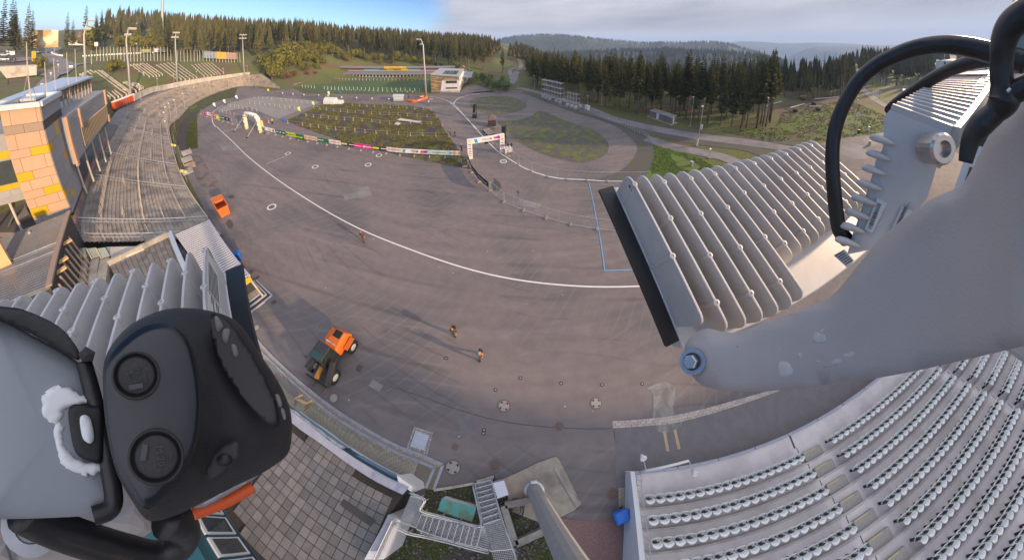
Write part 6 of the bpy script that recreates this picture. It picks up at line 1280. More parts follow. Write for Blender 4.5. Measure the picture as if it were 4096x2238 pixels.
# ---- paved kerb: lower and upper tread of clay pavers with stone edging
paverM = mat('clay_paver', (.30,.26,.20),(.40,.35,.27),6,.9,rnd=.16,bump=.15)
ko = crv([P('E', 1690,1015)]+PS('x4', [(190,20),(300,130),(640,432),(960,680),(1280,882),(1688,1102)])+PS('x5', [(640,15),(915,142)]),4); ki = crv([P('E', 1650,1060)]+PS('x4', [(165,75),(420,312),(710,562),(1000,792),(1400,1022),(1688,1178)])+PS('x5', [(600,95),(806,186)]),4)
wb = [Vector((p.x, p.y, 0)) for p in crv(PS('x4', [(150,330),(380,565),(600,748),(860,955),(1080,1100),(1500,1368)])+PS('x5', [(250,290),(480,425)]),4)]
sandst2 = mat('paver_bedding', (.17,.145,.11),(.22,.19,.145),6,.95); kb = thing('paved_kerb', 'curved paved kerb of clay pavers with pale stone edging along the terrace', 'kerb', ko[0])
c0,c1 = P('x5', 790,482),P('x5', 690,462)
MB().prism([(p.x, p.y) for p in ko]+[c0.xy, wb[-1].xy]+[(p.x, p.y) for p in reversed(wb)],-.05,.12).build('base', sandst2,kb, fixn=True)
MB().prism([(p.x, p.y) for p in ki]+[c1.xy, wb[-1].xy]+[(p.x, p.y) for p in reversed(wb)],0.1,.25).build('upper_base', sandst2,kb, fixn=True)
def edging(L_, z, w, m, n0):
    for i in range(0,len(L_)-1,2):
        j = min(len(L_)-1,i+2); MB().beam(Vector((*L_[i].xy, z)),Vector((*L_[j].xy, z)).lerp(Vector((*L_[i].xy, z)),.02),w, .16).build('edging_stone', m, kb)
edging(ko+[c0],.075,.16,lil, 0); edging(ki+[c1],.2,.15,lil, 0)
z3 = lambda L_, z: [Vector((p.x, p.y, z)) for p in L_]
koi = [p.lerp(q, .12) for p, q in zip(ko, ki)]; kii = [p.lerp(q, .06) for p, q in zip(ki, wb)]
strip_pieces(kb, z3(koi, .12),z3([p.lerp(q, .95) for p, q in zip(ko, ki)],.12),90,2,paverM, 'paver', .02,.05,0,0,120); strip_pieces(kb, z3(kii, .25),z3(wb, .25),52,11,paverM, 'paver', .02,.05,0,.5,180)
# ---- entrance steps by the canopy
es = thing('entrance_steps', 'three low paved corner steps at the end of the ribbed canopy', 'steps', P('x3', 1612,1005))
for k, (q, z) in enumerate((([(1350,755),(1612,1005),(1150,1378),(900,1100)],.15),([(1310,780),(1527,1003),(1148,1302),(900,1050)],.30),([(1270,800),(1447,1000),(1140,1232),(900,1000)],.45))):
    Q = PS('x3', q); MB().prism([p.xy for p in Q],0,z).build('step', jointM if k < 2 else jointM, es, fixn=True)
    for a, c in ((Q[0],Q[1]),(Q[1],Q[2])): MB().beam(Vector((a.x, a.y, z-.03)),Vector((c.x, c.y, z-.03)),.16,.12).build('edging_stone', lil, es)
Q = PS('x3', [(1180,850),(1270,820),(1420,1000),(1150,1200),(1080,1000)]); sheet_q = [Vector((p.x, p.y, .452)) for p in PS('x3', [(1090,860),(1265,815),(1425,1000),(1130,1215)])]
strip_pieces(es, [sheet_q[0],sheet_q[3]],[sheet_q[1],sheet_q[2]],13,7,paverM, 'paver', .02,.05,0,.5)
# ---- wooden bench and trestle on the kerb
wdk = mat('grey_timber', (.13,.12,.12),(.22,.20,.19),4,.9,stretch=(1,6,1)); pine = mat('pine_timber', (.42,.29,.15),(.52,.37,.2),4,.8)
t = thing('wooden_bench', 'weathered grey plank bench on the paved kerb', 'bench', P('x4', 420,400,.3)); q = PS('x4', [(245,285),(315,265),(565,520),(490,545)],.75)
for i in range(4): f0,f1 = i/4+.02,(i+1)/4-.02; MB().slab([q[0].lerp(q[1],f0),q[0].lerp(q[1],f1),q[3].lerp(q[2],f1),q[3].lerp(q[2],f0)],Vector((0,0,-.05))).build('plank', wdk, t, fixn=True)
for f in (.08,.92):
    a, c = q[0].lerp(q[3],f),q[1].lerp(q[2],f); MB().beam(a-Vector((0,0,.08)),c-Vector((0,0,.08)),.1).build('rail', pine, t)
    for p in (a, c): MB().beam(p-Vector((0,0,.1)),Vector((p.x, p.y, .25)),.09).build('leg', pine, t)
t = thing('timber_trestle', 'light pine trestle standing at the end of the bench', 'trestle', P('x4', 600,600,.3)); a, c, d, e = P('x4', 500,550,.85),P('x4', 590,510,.85),P('x4', 695,570,.85),P('x4', 600,690,.3)
for p, q in ((a, P('x4', 485,635,.27)),(c, a),(a, P('x4', 620,620,.8)),(d, P('x4', 580,700,.27)),(P('x4', 620,620,.8),P('x4', 600,680,.27)),(P('x4', 545,560,.84),P('x4', 640,610,.84)),(d, P('x4', 625,615,.82))): MB().beam(p, q, .09,.07).build('bar', pine, t)
# ---- planting bed, cabinets, steel stairs
bedM = mat('planting_soil', (.035,.03,.026),(.09,.08,.07),6,.95,bump=.8,bscale=14,c3=(.06,.075,.025),s3=.9)
bed = PS('x5', [(790,482),(1330,392),(1600,300),(1640,345),(1900,560),(2087,700)])+[W(2170,2100),W(2330,2330),W(1450,2330),W(1560,2230)]+PS('x5', [(430,1080),(700,470)])
sheet('planting_bed', bed, .02,bedM)
t = thing('bed_kerb', 'low brown kerb stones edging the planting bed', 'kerb', bed[0])
for a, c in ((bed[0],bed[1]),(bed[1]+Vector((.15,.1,0)),bed[2])):
    for i in range(4): MB().beam(a.lerp(c, i/4+.004)+Vector((0,0,.05)),a.lerp(c, (i+1)/4-.004)+Vector((0,0,.05)),.14,.16).build('kerb_stone', sandst, t)
tufts('bed_weeds', [(p.x, p.y) for p in bed],2600,mat('bed_leaves', (.06,.09,.025),(.16,.17,.05),1.5,.85,trans=.2), 'weeds sprouting in the bed under the steel stairs', .06,.2,-.1,.02)
rng = random.Random(5); b = MB(); bp = [(p.x, p.y) for p in bed]; k = 0
while k < 900:
    x, y = rng.uniform(-8,4),rng.uniform(-9,-1.5)
    if inpoly(x, y, bp): r = rng.uniform(.02,.055); b.box((x, y, .03),(r*2,r*1.5,r*1.4),rng.uniform(0,3)); k += 1
o = b.build('bed_gravel', mat('bed_stones', (.10,.09,.085),(.24,.22,.20),3,.9),kind='stuff'); tag(o, 'loose stones scattered over the planting bed', 'gravel')
t = thing('rusty_teal_cabinet', 'white cabinet with weathered teal and rust brown lid below the stairs', 'cabinet', P('x5', 1100,760)); q = PS('x5', [(905,595),(1352,722),(1300,902),(855,752)],1.15)
MB().hexa([Vector((p.x, p.y, .02)) for p in q],[p-Vector((0,0,.05)) for p in q]).build('body', wtM, t, fixn=True); MB().slab([q[0].lerp(q[2],-.02),q[1].lerp(q[3],-.02),q[2].lerp(q[0],-.02),q[3].lerp(q[1],-.02)],Vector((0,0,.06))).build('lid', mat('verdigris_lid', (.08,.33,.29),(.14,.42,.37),2.5,.8,c3=(.22,.14,.04),s3=.85),t, fixn=True)
t = thing('white_cabinet', 'white metal cabinet beside the flight of steel steps at the asphalt edge', 'cabinet', P('x5', 1700,470)); q = PS('x5', [(1588,388),(1738,352),(1800,545),(1648,598)],1.2); MB().hexa([Vector((p.x, p.y, .02)) for p in q],[p for p in q]).build('body', mat('rosy_steel', (.55,.4,.38),rough=.6),t, fixn=True); MB().slab(q, Vector((0,0,.05))).build('lid', mat('pale_lid', (.6,.61,.66),rough=.5),t, fixn=True)
stt = thing('steel_stairs', 'galvanised steel stairs with grating treads and tubular handrails', 'stairs', P('x5', 1500,1000))
def grating(q, nx, ny, name, th=.035):
    b = MB()
    for i in range(nx+1): f = i/nx; b.beam(q[0].lerp(q[1],f),q[3].lerp(q[2],f),.014,th)
    for i in range(ny+1): f = i/ny; b.beam(q[0].lerp(q[3],f),q[1].lerp(q[2],f),.014,th)
    b.build(name, galv, stt)
    for a, c in ((q[0],q[1]),(q[3],q[2])): MB().beam(a, c, .05,.06).build('nosing', galv, stt)
def flight(k, pr, z0,z1):
    n = len(pr)
    for i in range(n-1):
        z = z0+(z1-z0)*(i+1)/n; a, c = pr[i],pr[i+1]; grating([P(k, *a[0],z),P(k, *a[1],z),P(k, *c[1],z),P(k, *c[0],z)],14,4, 'tread')
    for s in (0,1): MB().beam(P(k, *pr[0][s],z0),P(k, *pr[-1][s],z1),.04,.22).build('stringer', galv, stt)
flight('x5', [((1345,400),(1562,345)),((1355,460),(1575,400)),((1365,525),(1590,460)),((1380,590),(1600,525)),((1390,655),(1620,590)),((1405,725),(1640,655)),((1420,800),(1650,720)),((1435,870),(1670,790)),((1455,940),(1690,865))],.15,1.45)
flight('x5', [((1370,1240),(1440,965)),((1290,1225),(1350,990)),((1210,1205),(1275,975)),((1130,1190),(1195,955)),((1045,1170),(1115,935)),((960,1150),(1035,920)),((880,1135),(955,890)),((795,1110),(875,875)),((705,1085),(785,850)),((620,1065),(705,825)),((550,995),(625,800))],1.5,2.85)
grating(PS('x5', [(1455,945),(1695,870),(1870,1270),(1570,1300)],1.48),18,16, 'landing'); grating(PS('x5', [(1440,965),(1470,980),(1570,1300),(1372,1242)],1.48),10,10, 'landing'); grating(PS('x5', [(475,562),(640,605),(555,990),(335,905)],2.85),16,20, 'landing'); grating(PS('x5', [(1570,1300),(1870,1270),(1940,1500),(1640,1540)],1.2),12,10, 'tread')
def rail(k, pts, lab=None, dz=(0,-.35),r=.03,posts=2):
    Q = [P(k, x, y, z) for x, y, z in pts]; Q = crv(Q, 4)
    for d in dz: MB().tube([p+Vector((0,0,d)) for p in Q],r, 7).build('handrail', galv, stt, smooth=True)
    for p in Q[::posts*2]: MB().tube([p, p-Vector((0,0,1.0))],.025,6).build('baluster', galv, stt)
rail('x5', [(455,525,3.8),(590,585,3.85),(655,635,3.85),(600,735,3.85),(640,785,3.8),(880,850,3.4),(1130,920,2.9),(1380,985,2.45),(1425,945,2.4),(1395,800,2.0),(1350,600,1.5),(1312,430,1.1)]); rail('x5', [(1575,350,1.1),(1620,560,1.5),(1690,800,2.1),(1770,1050,2.45),(1860,1290,2.4),(1910,1430,2.1)],dz=(0,)); rail('x5', [(225,960,3.85),(420,1070,3.7),(700,1130,3.3),(1050,1215,2.8),(1520,1335,2.45)])
# terrace end: parapet, white end wall, ladder-like guard rail
te = thing('terrace_end_wall', 'pale wall and lilac coping at the stair end of the terrace', 'wall', P('x5', 300,950)); q = PS('x5', [(180,815),(330,890),(215,1180),(60,1407),(-60,1407)],3.0); MB().prism([p.xy for p in PS('x5', [(180,815),(330,890),(110,1407),(-150,1407)],3.0)],0,3.0).build('wall', whiteR, te, fixn=True); MB().slab(PS('x5', [(178,812),(262,850),(60,1290),(-60,1290)],3.02),Vector((0,0,.07))).build('coping', lil, te, fixn=True)
q = [P('x5', 700,460,.1),P('x5', 640,585,.1),P('x5', 500,520,3.0),P('x5', 480,425,3.0)]
MB().hexa([Vector((q[3].x, q[3].y, 0)),Vector((q[2].x, q[2].y, 0)),Vector((q[2].x-.8,q[2].y+.3,0)),Vector((q[3].x-.8,q[3].y+.3,0))],[q[3],q[2],q[2]+Vector((-.8,.3,0)),q[3]+Vector((-.8,.3,0))]).build('end_pier', whiteR, te, fixn=True)
t = thing('guard_rail', 'ladder-like steel guard rail on the terrace end coping', 'railing', P('x5', 225,900,3)); a, c = P('x5', 225,895,4.0),P('x5', -40,1440,4.0)
for z in (0,-.85): MB().tube([a+Vector((0,0,z)),c+Vector((0,0,z))],.03,6).build('rail', galv, t)
for i in range(26): p = a.lerp(c, i/25); MB().tube([p, p-Vector((0,0,.9))],.014,5).build('baluster', galv, t)
# ---- concrete pad, pit frame, cable coil and the floodlight mast carrying the webcam
t = thing('concrete_pad', 'stained concrete pad around the foot of the floodlight mast', 'plinth', P('G', 1800,700)); MB().prism([p.xy for p in PS('G', [(1490,772),(1740,655),(1860,610),(1890,608),(1915,640),(2072,950),(2020,998),(1900,1060),(1800,1100),(1560,1010)])],-.05,.09).build('slab', mat('stained_concrete', (.27,.23,.18),(.37,.32,.25),2.5,.92,bump=.2,c3=(.2,.17,.14),s3=.7),t, fixn=True); MB().prism([p.xy for p in PS('G', [(1870,690),(1890,690),(2050,940),(2030,975),(1880,720)])],.085,.16).build('raised_edge', conc, t, fixn=True)
t = thing('pit_frame', 'concrete frame of the cable pit beside the mast foot', 'pit', P('G', 1550,1100))
for p, q in ((P('G', 1500,965,.35),P('G', 1585,1250,.35)),(P('G', 1590,1240,.35),P('G', 1790,1150,.35)),(P('G', 1510,960,.35),P('G', 1690,925,.35))): MB().beam(p, q, .34,.6).build('curb', conc, t)
t = thing('cable_coil', 'coil of black cable with red plug lying by the mast foot', 'cable', P('G', 1590,990,.4)); c = P('G', 1590,990,.45); b = MB(); pts = []
for i in range(180): a = i*.22; r = .42+.12*math.sin(i*.05)+.03*math.sin(i*1.3); pts.append(c+Vector((math.cos(a)*r*.75,math.sin(a)*r, .02*(i/30)+.02*math.sin(i*.7))))
b.tube(pts, .016,5); b.build('cable', blackM, t, smooth=True); p = P('G', 1635,908,.4); MB().tube([p, p+Vector((.12,.1,0))],.05,8).build('plug', redM, t)
mb0 = Vector((1.19,-2.82,0)); t = thing('floodlight_mast', 'tapered steel floodlight mast carrying the webcam, seen from above', 'light mast', mb0)
MB().lathe(mb0,[(.42,.05),(.40,1),(.34,10),(.26,22),(.22,27)],12).build('shaft', mastM, t); MB().lathe(mb0,[(.55,.05),(.55,.16),(.44,.17)],16).build('base_flange', galv, t); MB().box(mb0+Vector((-.02,.52,.5)),(.34,.16,.5),.1).build('service_door', wtM, t)
MB().beam(mb0+Vector((-1.9,.15,23.1)),mb0+Vector((2.2,-.1,23.1)),.14,.14).build('crossarm', mastM, t)
# ================================================================ stand with white seats at the right
su_ = Vector((.968,-.251,0)).normalized(); sv_ = Vector((-.251,-.968,0)).normalized(); S0 = Vector((6.35,-3.55,0)); NR = 24; RD, RH = .955,.40
def sp(s, r, z=0): p = S0+su_*s+sv_*(r*RD); return Vector((p.x-.02*r, p.y, z))
sdM = mat('stand_concrete', (.56,.51,.49),(.66,.605,.58),1.2,.9,bump=.12,bscale=25,c3=(.50,.455,.435),s3=.5)
gst = thing('seating_stand', 'pale concrete seating stand with stepped rows and a stair aisle', 'grandstand', S0)
for r in range(-1,NR):
    z = .9+RH*max(0,r); d0,d1 = (-.9,0) if r < 0 else (r, r+1)
    b = MB(); b.hexa([sp(0,d0,0),sp(56,d0,0),sp(56,d1,0),sp(0,d1,0)],[sp(0,d0,z),sp(56,d0,z),sp(56,d1,z),sp(0,d1,z)]); b.build('tier', sdM, gst, fixn=True)
    if r > 0: MB().slab([sp(.2,r+.02,z+.004),sp(56,r+.02,z+.004),sp(56,r+.10,z+.004),sp(.2,r+.10,z+.004)],Vector((0,0,.006))).build('grime_strip', mat('lichen', (.33,.29,.26),(.54,.50,.48),1.6,.95) if r == 1 else MATS['lichen'],gst)
for i in range(22): MB().slab([sp(i*2.5+.02,-.98,.9),sp(i*2.5+2.46,-.98,.9),sp(i*2.5+2.46,-.82,.9),sp(i*2.5+.02,-.82,.9)],Vector((0,0,.07))).build('coping_stone', lil, gst, fixn=True)
for r in range(NR-1):
    z = .9+RH*r; MB().hexa([sp(10.35,r+.45,z),sp(11.75,r+.45,z),sp(11.75,r+.98,z),sp(10.35,r+.98,z)],[sp(10.35,r+.45,z+.2),sp(11.75,r+.45,z+.2),sp(11.75,r+.98,z+.2),sp(10.35,r+.98,z+.2)]).build('aisle_step', conc2,gst, fixn=True)
    MB().slab([sp(10.4,r+.46,z+.2),sp(11.3,r+.46,z+.2),sp(11.3,r+.53,z+.2),sp(10.4,r+.53,z+.2)],Vector((0,0,.006))).build('step_marking', mat('faded_yellow', (.55,.42,.12),(.45,.40,.30),3,.9) if r == 0 else MATS['faded_yellow'],gst)
MB().slab([sp(10.05,-.8,.92),sp(10.15,-.8,.92),sp(10.15,0,.92),sp(10.05,0,.92)],Vector((0,0,.01))).build('joint', seamM, gst)
for s_ in (10.2,24.5,40):
    for r in range(NR): MB().slab([sp(s_, r+.02,.904+RH*r),sp(s_+.05,r+.02,.904+RH*r),sp(s_+.05,r+1,.904+RH*r),sp(s_, r+1,.904+RH*r)],Vector((0,0,.004))).build('joint', seamM, gst)
# left end wall, door, ladder rail and loudspeaker arm
MB().hexa([sp(-.25,-.95,0),sp(0,-.95,0),sp(0,NR, 0),sp(-.25,NR, 0)],[sp(-.25,-.95,1.0),sp(0,-.95,1.0),sp(0,NR, 1.0+RH*NR),sp(-.25,NR, 1.0+RH*NR)]).build('end_wall', whiteR, gst, fixn=True)
MB().slab([sp(-.28,4.2,.1),sp(-.28,5.4,.1),sp(-.28,5.4,2.1),sp(-.28,4.2,2.1)],-su_*.05).build('door', greyP, gst, fixn=True)
t = thing('stand_guard_rail', 'steel guard rail with rungs along the left edge of the seating stand', 'railing', sp(.1,-.8,1))
for k in (.95,.15):
    MB().tube([sp(.05,-.85,1.0+k)]+[sp(.05,r, 1.0+RH*r+k) for r in range(0,NR, 3)],.028,6).build('rail', galv, t)
for i in range(70): r = -.8+i*.3; z = 1.0+RH*max(0,r); MB().tube([sp(.05,r, z),sp(.05,r, z+.95)],.014,5).build('baluster', galv, t)
t = thing('loudspeaker_arm', 'white tubular arm with two loudspeakers at the corner of the seating stand', 'loudspeaker', sp(.2,-.9,1)); a, c = sp(.35,-1.0,1.9),sp(2.6,-1.25,2.3)
MB().tube([sp(.35,-.9,.9),a, c],.075,8).build('arm', wtM, t, smooth=True)
for p in (a+Vector((-.05,.75,.25)),c+Vector((.05,-.7,-.1))): MB().lathe(p, [(.06,-.2),(.10,-.12),(.20,.08),(.20,.14),(.12,.15),(.05,.1),(0,.1)],14,Matrix.Rotation(R(50),3, 'X')).build('loudspeaker', wtM, t, smooth=True); MB().tube([p, (a if (p-a).length < 1.5 else c)],.03,6).build('bracket', galv, t)
# seats
seatM = mat('white_seat', (.76,.77,.73),(.82,.82,.79),4,.45,rnd=.06)
se = thing('stadium_seat', 'white plastic tip-up shell seat on the right-hand stand', 'seat', (0,0,-500),group='white seats of the right-hand stand')
def seat_mesh(b, M):
    # tipped-up pan: an upright shell in front of the backrest
    pts = []
    for (y, z, w) in ((.06,.40,.19),(-.02,.47,.24),(-.10,.60,.255),(-.14,.70,.25),(-.11,.735,.235)):
        for i in range(7): x = -w+2*w*i/6; pts.append(M @ Vector((x, y+.05*(abs(x)/w)**2,z-.03*(abs(x)/w)**2)))
    b.add(pts, [(r*7+i, r*7+i+1,r*7+8+i, r*7+7+i) for r in range(4) for i in range(6)])
def back_mesh(b, M):
    pts = []
    for (y, z, w) in ((.13,.42,.20),(.20,.58,.24),(.22,.72,.25),(.265,.80,.245),(.33,.80,.225),(.37,.76,.20)):
        for i in range(7): x = -w+2*w*i/6; pts.append(M @ Vector((x, y-.10*(abs(x)/w)**2,z)))
    b.add(pts, [(r*7+i, r*7+i+1,r*7+8+i, r*7+7+i) for r in range(5) for i in range(6)])
b = MB(); seat_mesh(b, Matrix.Identity(4)); b.build('seat_pan', seatM, se, local=True, smooth=True); b = MB(); back_mesh(b, Matrix.Identity(4)); b.build('backrest', seatM, se, local=True, smooth=True)
b = MB(); b.box((0,.1,.28),(.10,.12,.52)); b.box((0,.12,.50),(.40,.05,.06)); b.build('bracket', blackM, se, local=True)
sang = math.atan2(-sv_.x, sv_.y)*1.0; sang = math.atan2(su_.y, su_.x)+math.pi*0
seats = []
for r in range(NR):
    z = .9+RH*r
    for lo, hi in ((.35,10.0),(12.1,24.3),(24.7,39.8)):
        k = int((hi-lo)/.535)
        for i in range(k):
            p = sp(lo+.25+i*.535,r+.42,z-.02); seats.append(((p-Vector((0,0,H))).length, p, r, lo < 1))
def vis(p):
    v = p-Vector((0,0,H)); v.normalize(); q = (1+v.y)
    if q < 1e-3: return False
    px, py = 2048+1600*v.x/q, 170-1600*v.z/q; return -20 < px < 4120 and -20 < py < 2260
seats = sorted([s for s in seats if vis(s[1]+Vector((0,0,.5)))],key=lambda s: s[0]); fa = math.atan2(su_.y, su_.x)+math.pi
b = MB(); b.mat(seatM)
ORD = ['front', 'second', 'third', 'fourth', 'fifth', 'sixth', 'seventh', 'eighth', 'ninth', 'tenth', 'eleventh', 'twelfth', 'thirteenth', 'fourteenth', 'fifteenth', 'sixteenth', 'seventeenth', 'eighteenth', 'nineteenth', 'twentieth']+['upper']*9
for i, (d, p, r, s_) in enumerate(seats):
    if i == 0: se.location = p; se.rotation_euler = (0,0,fa); w = 'the %s row %s the stair aisle' % (ORD[r], 'beside the end rail, before' if s_ else 'beyond'); se['label'] = 'white shell seat in '+w; se['group'] = 'white seats in '+w
    elif i < 300: w = 'the %s row %s the stair aisle' % (ORD[r], 'beside the end rail, before' if s_ else 'beyond'); copy_tree(se, p, fa+rd.uniform(-.03,.03), 'white shell seat in '+w, group='white seats in '+w)
    else:
        M = Matrix.Translation(p) @ Matrix.Rotation(fa, 4, 'Z'); b.mat(seatM); seat_mesh(b, M); back_mesh(b, M); b.mat(blackM); b.box((0,.1,.2),(.08,.12,.4),0,M)
if len(b.v): o = b.build('far_seats', None, kind='stuff'); tag(o, 'the many white seats farther along the right-hand stand', 'seats')
# small paved strip, blue bin and red gravel beside the stand
sheet('red_gravel', PS('G', [(1900,1060),(2110,1080),(2360,1085),(2380,1400),(2300,1700),(1990,1500)]),.012,mat('red_gravel', (.16,.09,.08),(.30,.19,.17),14,.95,bump=.6,bscale=40))
t = thing('paved_strip', 'small paved strip at the foot of the seating stand', 'paving', P('G', 2390,950)); q = PS('G', [(2345,838),(2440,832),(2442,1062),(2345,1068)]); strip_pieces(t, [q[0]+Vector((0,0,.01)),q[3]+Vector((0,0,.01))],[q[1]+Vector((0,0,.01)),q[2]+Vector((0,0,.01))],8,4,paverM, 'paver', .03,.04,0,.5)
binM = mat('blue_bin_plastic', (.02,.13,.55),(.03,.16,.6),3,.45)
def wheelie(loc, rz, lab, m=binM):
    t = thing('wheelie_bin', lab, 'bin', loc, rz); b = MB(); b.hexa([(-.22,-.25,.1),(.22,-.25,.1),(.22,.25,.1),(-.22,.25,.1)],[(-.29,-.36,.98),(.29,-.36,.98),(.29,.34,.98),(-.29,.34,.98)]); b.build('body', m, t, local=True, fixn=True)
    b = MB(); b.hexa([(-.31,-.4,.98),(.31,-.4,.98),(.31,.36,.98),(-.31,.36,.98)],[(-.25,-.3,1.07),(.25,-.3,1.07),(.25,.3,1.07),(-.25,.3,1.07)]); b.build('lid', m, t, local=True, fixn=True); MB().tube([(-.27,.42,.98),(.27,.42,.98)],.025,6).build('handle', m, t, local=True)
    for x in (-.27,.27): MB().lathe((x, .28,.11),[(.11,-.03),(.11,.03)],12,Matrix.Rotation(R(90),3, 'Y')).build('wheel', blackM, t, local=True)
    return t
wheelie(P('G', 2340,1030),-1.4, 'blue wheelie bin at the corner of the seating stand'); wheelie(P('x3', 1080,390),2.6, 'blue wheelie bin beside the ribbed canopy')
# ================================================================ THE FLOODLIGHTS AND CAMERA NEXT TO THE LENS
aluM = mat('cast_aluminium', (.54,.52,.505),(.59,.57,.555),14,.45,bump=.10,bscale=420,spec=.5,c3=(.50,.48,.465),s3=9)
aluM2 = mat('painted_bracket', (.44,.395,.37),(.48,.435,.41),7,.52,bump=.09,bscale=380,c3=(.415,.37,.345),s3=5)
hsgM = mat('camera_plastic', (.018,.018,.020),(.032,.031,.032),30,.55,bump=.12,bscale=400); glossM = mat('camera_front', (.007,.009,.015),rough=.25,spec=.6); rubM = mat('black_cable', (.014,.014,.016),(.03,.03,.033),20,.38,bump=.05,bscale=90); labM = mat('paper_label', (.62,.62,.6),rough=.6); sealM = mat('white_sealant', (.70,.72,.74),(.82,.83,.84),20,.4)
CAM = Vector((0,0,H))
def inflate(b, px, d0,bulge, back, rings=7,cen=None):
    """rounded solid: rim of photo pixels at distance d0,front swelling towards the lens, back pushed away"""
    px = [tuple(p) for p in px]; n = len(px); cx, cy = cen or (sum(p[0] for p in px)/n, sum(p[1] for p in px)/n); vs = []; fs = []
    df = d0 if callable(d0) else (lambda x, y: d0)
    for k in range(rings):
        t = k/(rings-1)*math.pi/2*.97; s, h = math.cos(t),math.sin(t)
        for x, y in px: X, Y = cx+(x-cx)*s, cy+(y-cy)*s; vs.append(V3(X, Y, df(X, Y)-bulge*h))
    vs.append(V3(cx, cy, df(cx, cy)-bulge)); c = len(vs)-1
    fs = [(k*n+i, k*n+(i+1) % n, (k+1)*n+(i+1) % n, (k+1)*n+i) for k in range(rings-1) for i in range(n)]+[((rings-1)*n+i, (rings-1)*n+(i+1) % n, c) for i in range(n)]
    o = len(vs); vs += [V3(x, y, df(x, y)+back) for x, y in px]; fs += [(i, o+i, o+(i+1) % n, (i+1) % n) for i in range(n)]+[tuple(o+i for i in range(n))]
    return b.add(vs, fs)
def plate(px, df, th, step=70,rd_=.012,rw=45):
    from mathutils.geometry import delaunay_2d_cdt
    n = len(px); xs = [p[0] for p in px]; ys = [p[1] for p in px]; pts = [Vector(p) for p in px]
    x = min(xs)+step/2
    while x < max(xs):
        y = min(ys)+step/2
        while y < max(ys):
            if inpoly(x, y, px) and min((Vector((x, y))-q).length for q in pts[:n]) > step*.4: pts.append(Vector((x, y)))
            y += step
        x += step
    v, e, f, *_ = delaunay_2d_cdt(pts, [(i, (i+1) % n) for i in range(n)],[],1,1e-4)
    f = [t for t in f if inpoly(sum(v[i].x for i in t)/3,sum(v[i].y for i in t)/3,px)]; m = len(v); b = MB()
    # the rim rounds away from the viewer
    rim = lambda p: rd_*max(0,1-min((p-q).length for q in pts[:n])/rw)**2
    vs = [V3(p.x, p.y, df(p.x, p.y)+rim(p)) for p in v]+[V3(p.x, p.y, df(p.x, p.y)+th+rd_) for p in v]
    cnt = {}
    for t in f:
        for i in range(3): a, c = t[i],t[(i+1) % 3]; cnt.setdefault((min(a, c),max(a, c)),[]).append((a, c))
    return b.add(vs, [tuple(t) for t in f]+[tuple(i+m for i in reversed(t)) for t in f]+[(k[0][1],k[0][0],k[0][0]+m, k[0][1]+m) for k in cnt.values() if len(k) == 1])
def rough_px(pts, a=6):
    q = smooth_px(pts, 5); return [(x+rd.gauss(0,a),y+rd.gauss(0,a)) for x, y in q]
def smooth_px(pts, n=4): return [(p.x, p.y) for p in crv([Vector((*p, 0)) for p in pts],n, True)]
def patch(k, pts, df, m, parent, name, th=.0015,sm=False):
    q = [Z(k, *p) for p in pts]; q = (rough_px(q, 5) if name == 'paint_scuff' else smooth_px(q)) if sm else q; b = plate(q, df, th, 22,.0006,8) if sm else inflate(MB(),q, df, .0008,th, 2); return b.build(name, m, parent, fixn=True, smooth=sm)
def near_tube(b, k, pts, d, r, n=12,sub=6):
    ds = d if isinstance(d, (list, tuple)) else [d]*len(pts); Q = crv([V3(*(Z(k, *p) if k else p),dd) for p, dd in zip(pts, ds)],sub); rs = r if isinstance(r, (int, float)) else list(np.interp(np.linspace(0,1,len(Q)),np.linspace(0,1,len(r)),r)); return b.tube(Q, rs, n)
def floodlight(lab, P0,S, f, up, L, nf, hgt, base_l, first_dark):
    """a lamp body: nf parallel cooling fins, spacing S, each running L along f, standing hgt above the base plate"""
    P0,S, f, up = CAM+Vector(P0),Vector(S),Vector(f).normalized(),Vector(up).normalized(); t = thing('floodlight', lab, 'floodlight', P0); dn = -up
    sn = (S-up*S.dot(up)-f*S.dot(f)).normalized()
    for i in range(nf):
        A = P0+S*i; l = L[i] if isinstance(L, list) else L; r = hgt*.3; prof = [(0,-hgt),(0,-r)]+[(r-r*math.cos(a),-r+r*math.sin(a)) for a in (.4,.8,1.2,1.57)]+[(l-r*.7+r*.7*math.sin(a),-r*.7+r*.7*math.cos(a)) for a in (0,.4,.8,1.2,1.57)]+[(l, -hgt)]
        pts = [A+f*s+up*h-sn*.0025 for s, h in prof]; MB().slab(pts, sn*.005).build('fin', aluM, t, fixn=True, bevel=.0009)
        bs = (.05,.55) if i % 2 == 0 else (.30,.80)
        for q in bs:
            c = A+f*(l*q+r*.6); b = MB()
            b.lathe(c-up*hgt, [(.0065,0),(.0052,hgt-.012),(.0066,hgt-.005),(.0066,hgt+.0012),(.003,hgt+.002),(.0026,hgt-.001),(0,hgt-.001)],10,Matrix((f, sn, up)).transposed())
            b.build('screw_boss', aluM, t)
    lm = max(L) if isinstance(L, list) else L; e = P0-S*.15-f*.015-up*hgt; w = S*(nf-.6)
    MB().hexa([e, e+w, e+w+f*(lm+.03),e+f*(lm+.03)],[p+dn*.05 for p in (e, e+w, e+w+f*(lm+.03),e+f*(lm+.03))]).build('lamp_body', aluM, t, fixn=True, bevel=.004)
    l0 = L[0] if isinstance(L, list) else L; e = P0-S*.12-up*(hgt*1.02)-f*.02; v4 = (e, e-sn*.045,e-sn*.03+f*(l0+.05),e+f*(l0+.05)); MB().hexa(list(v4),[p+dn*.012 for p in v4]).build('visor', blackM, t, fixn=True)
    return t, P0,S, f, up
k = .61
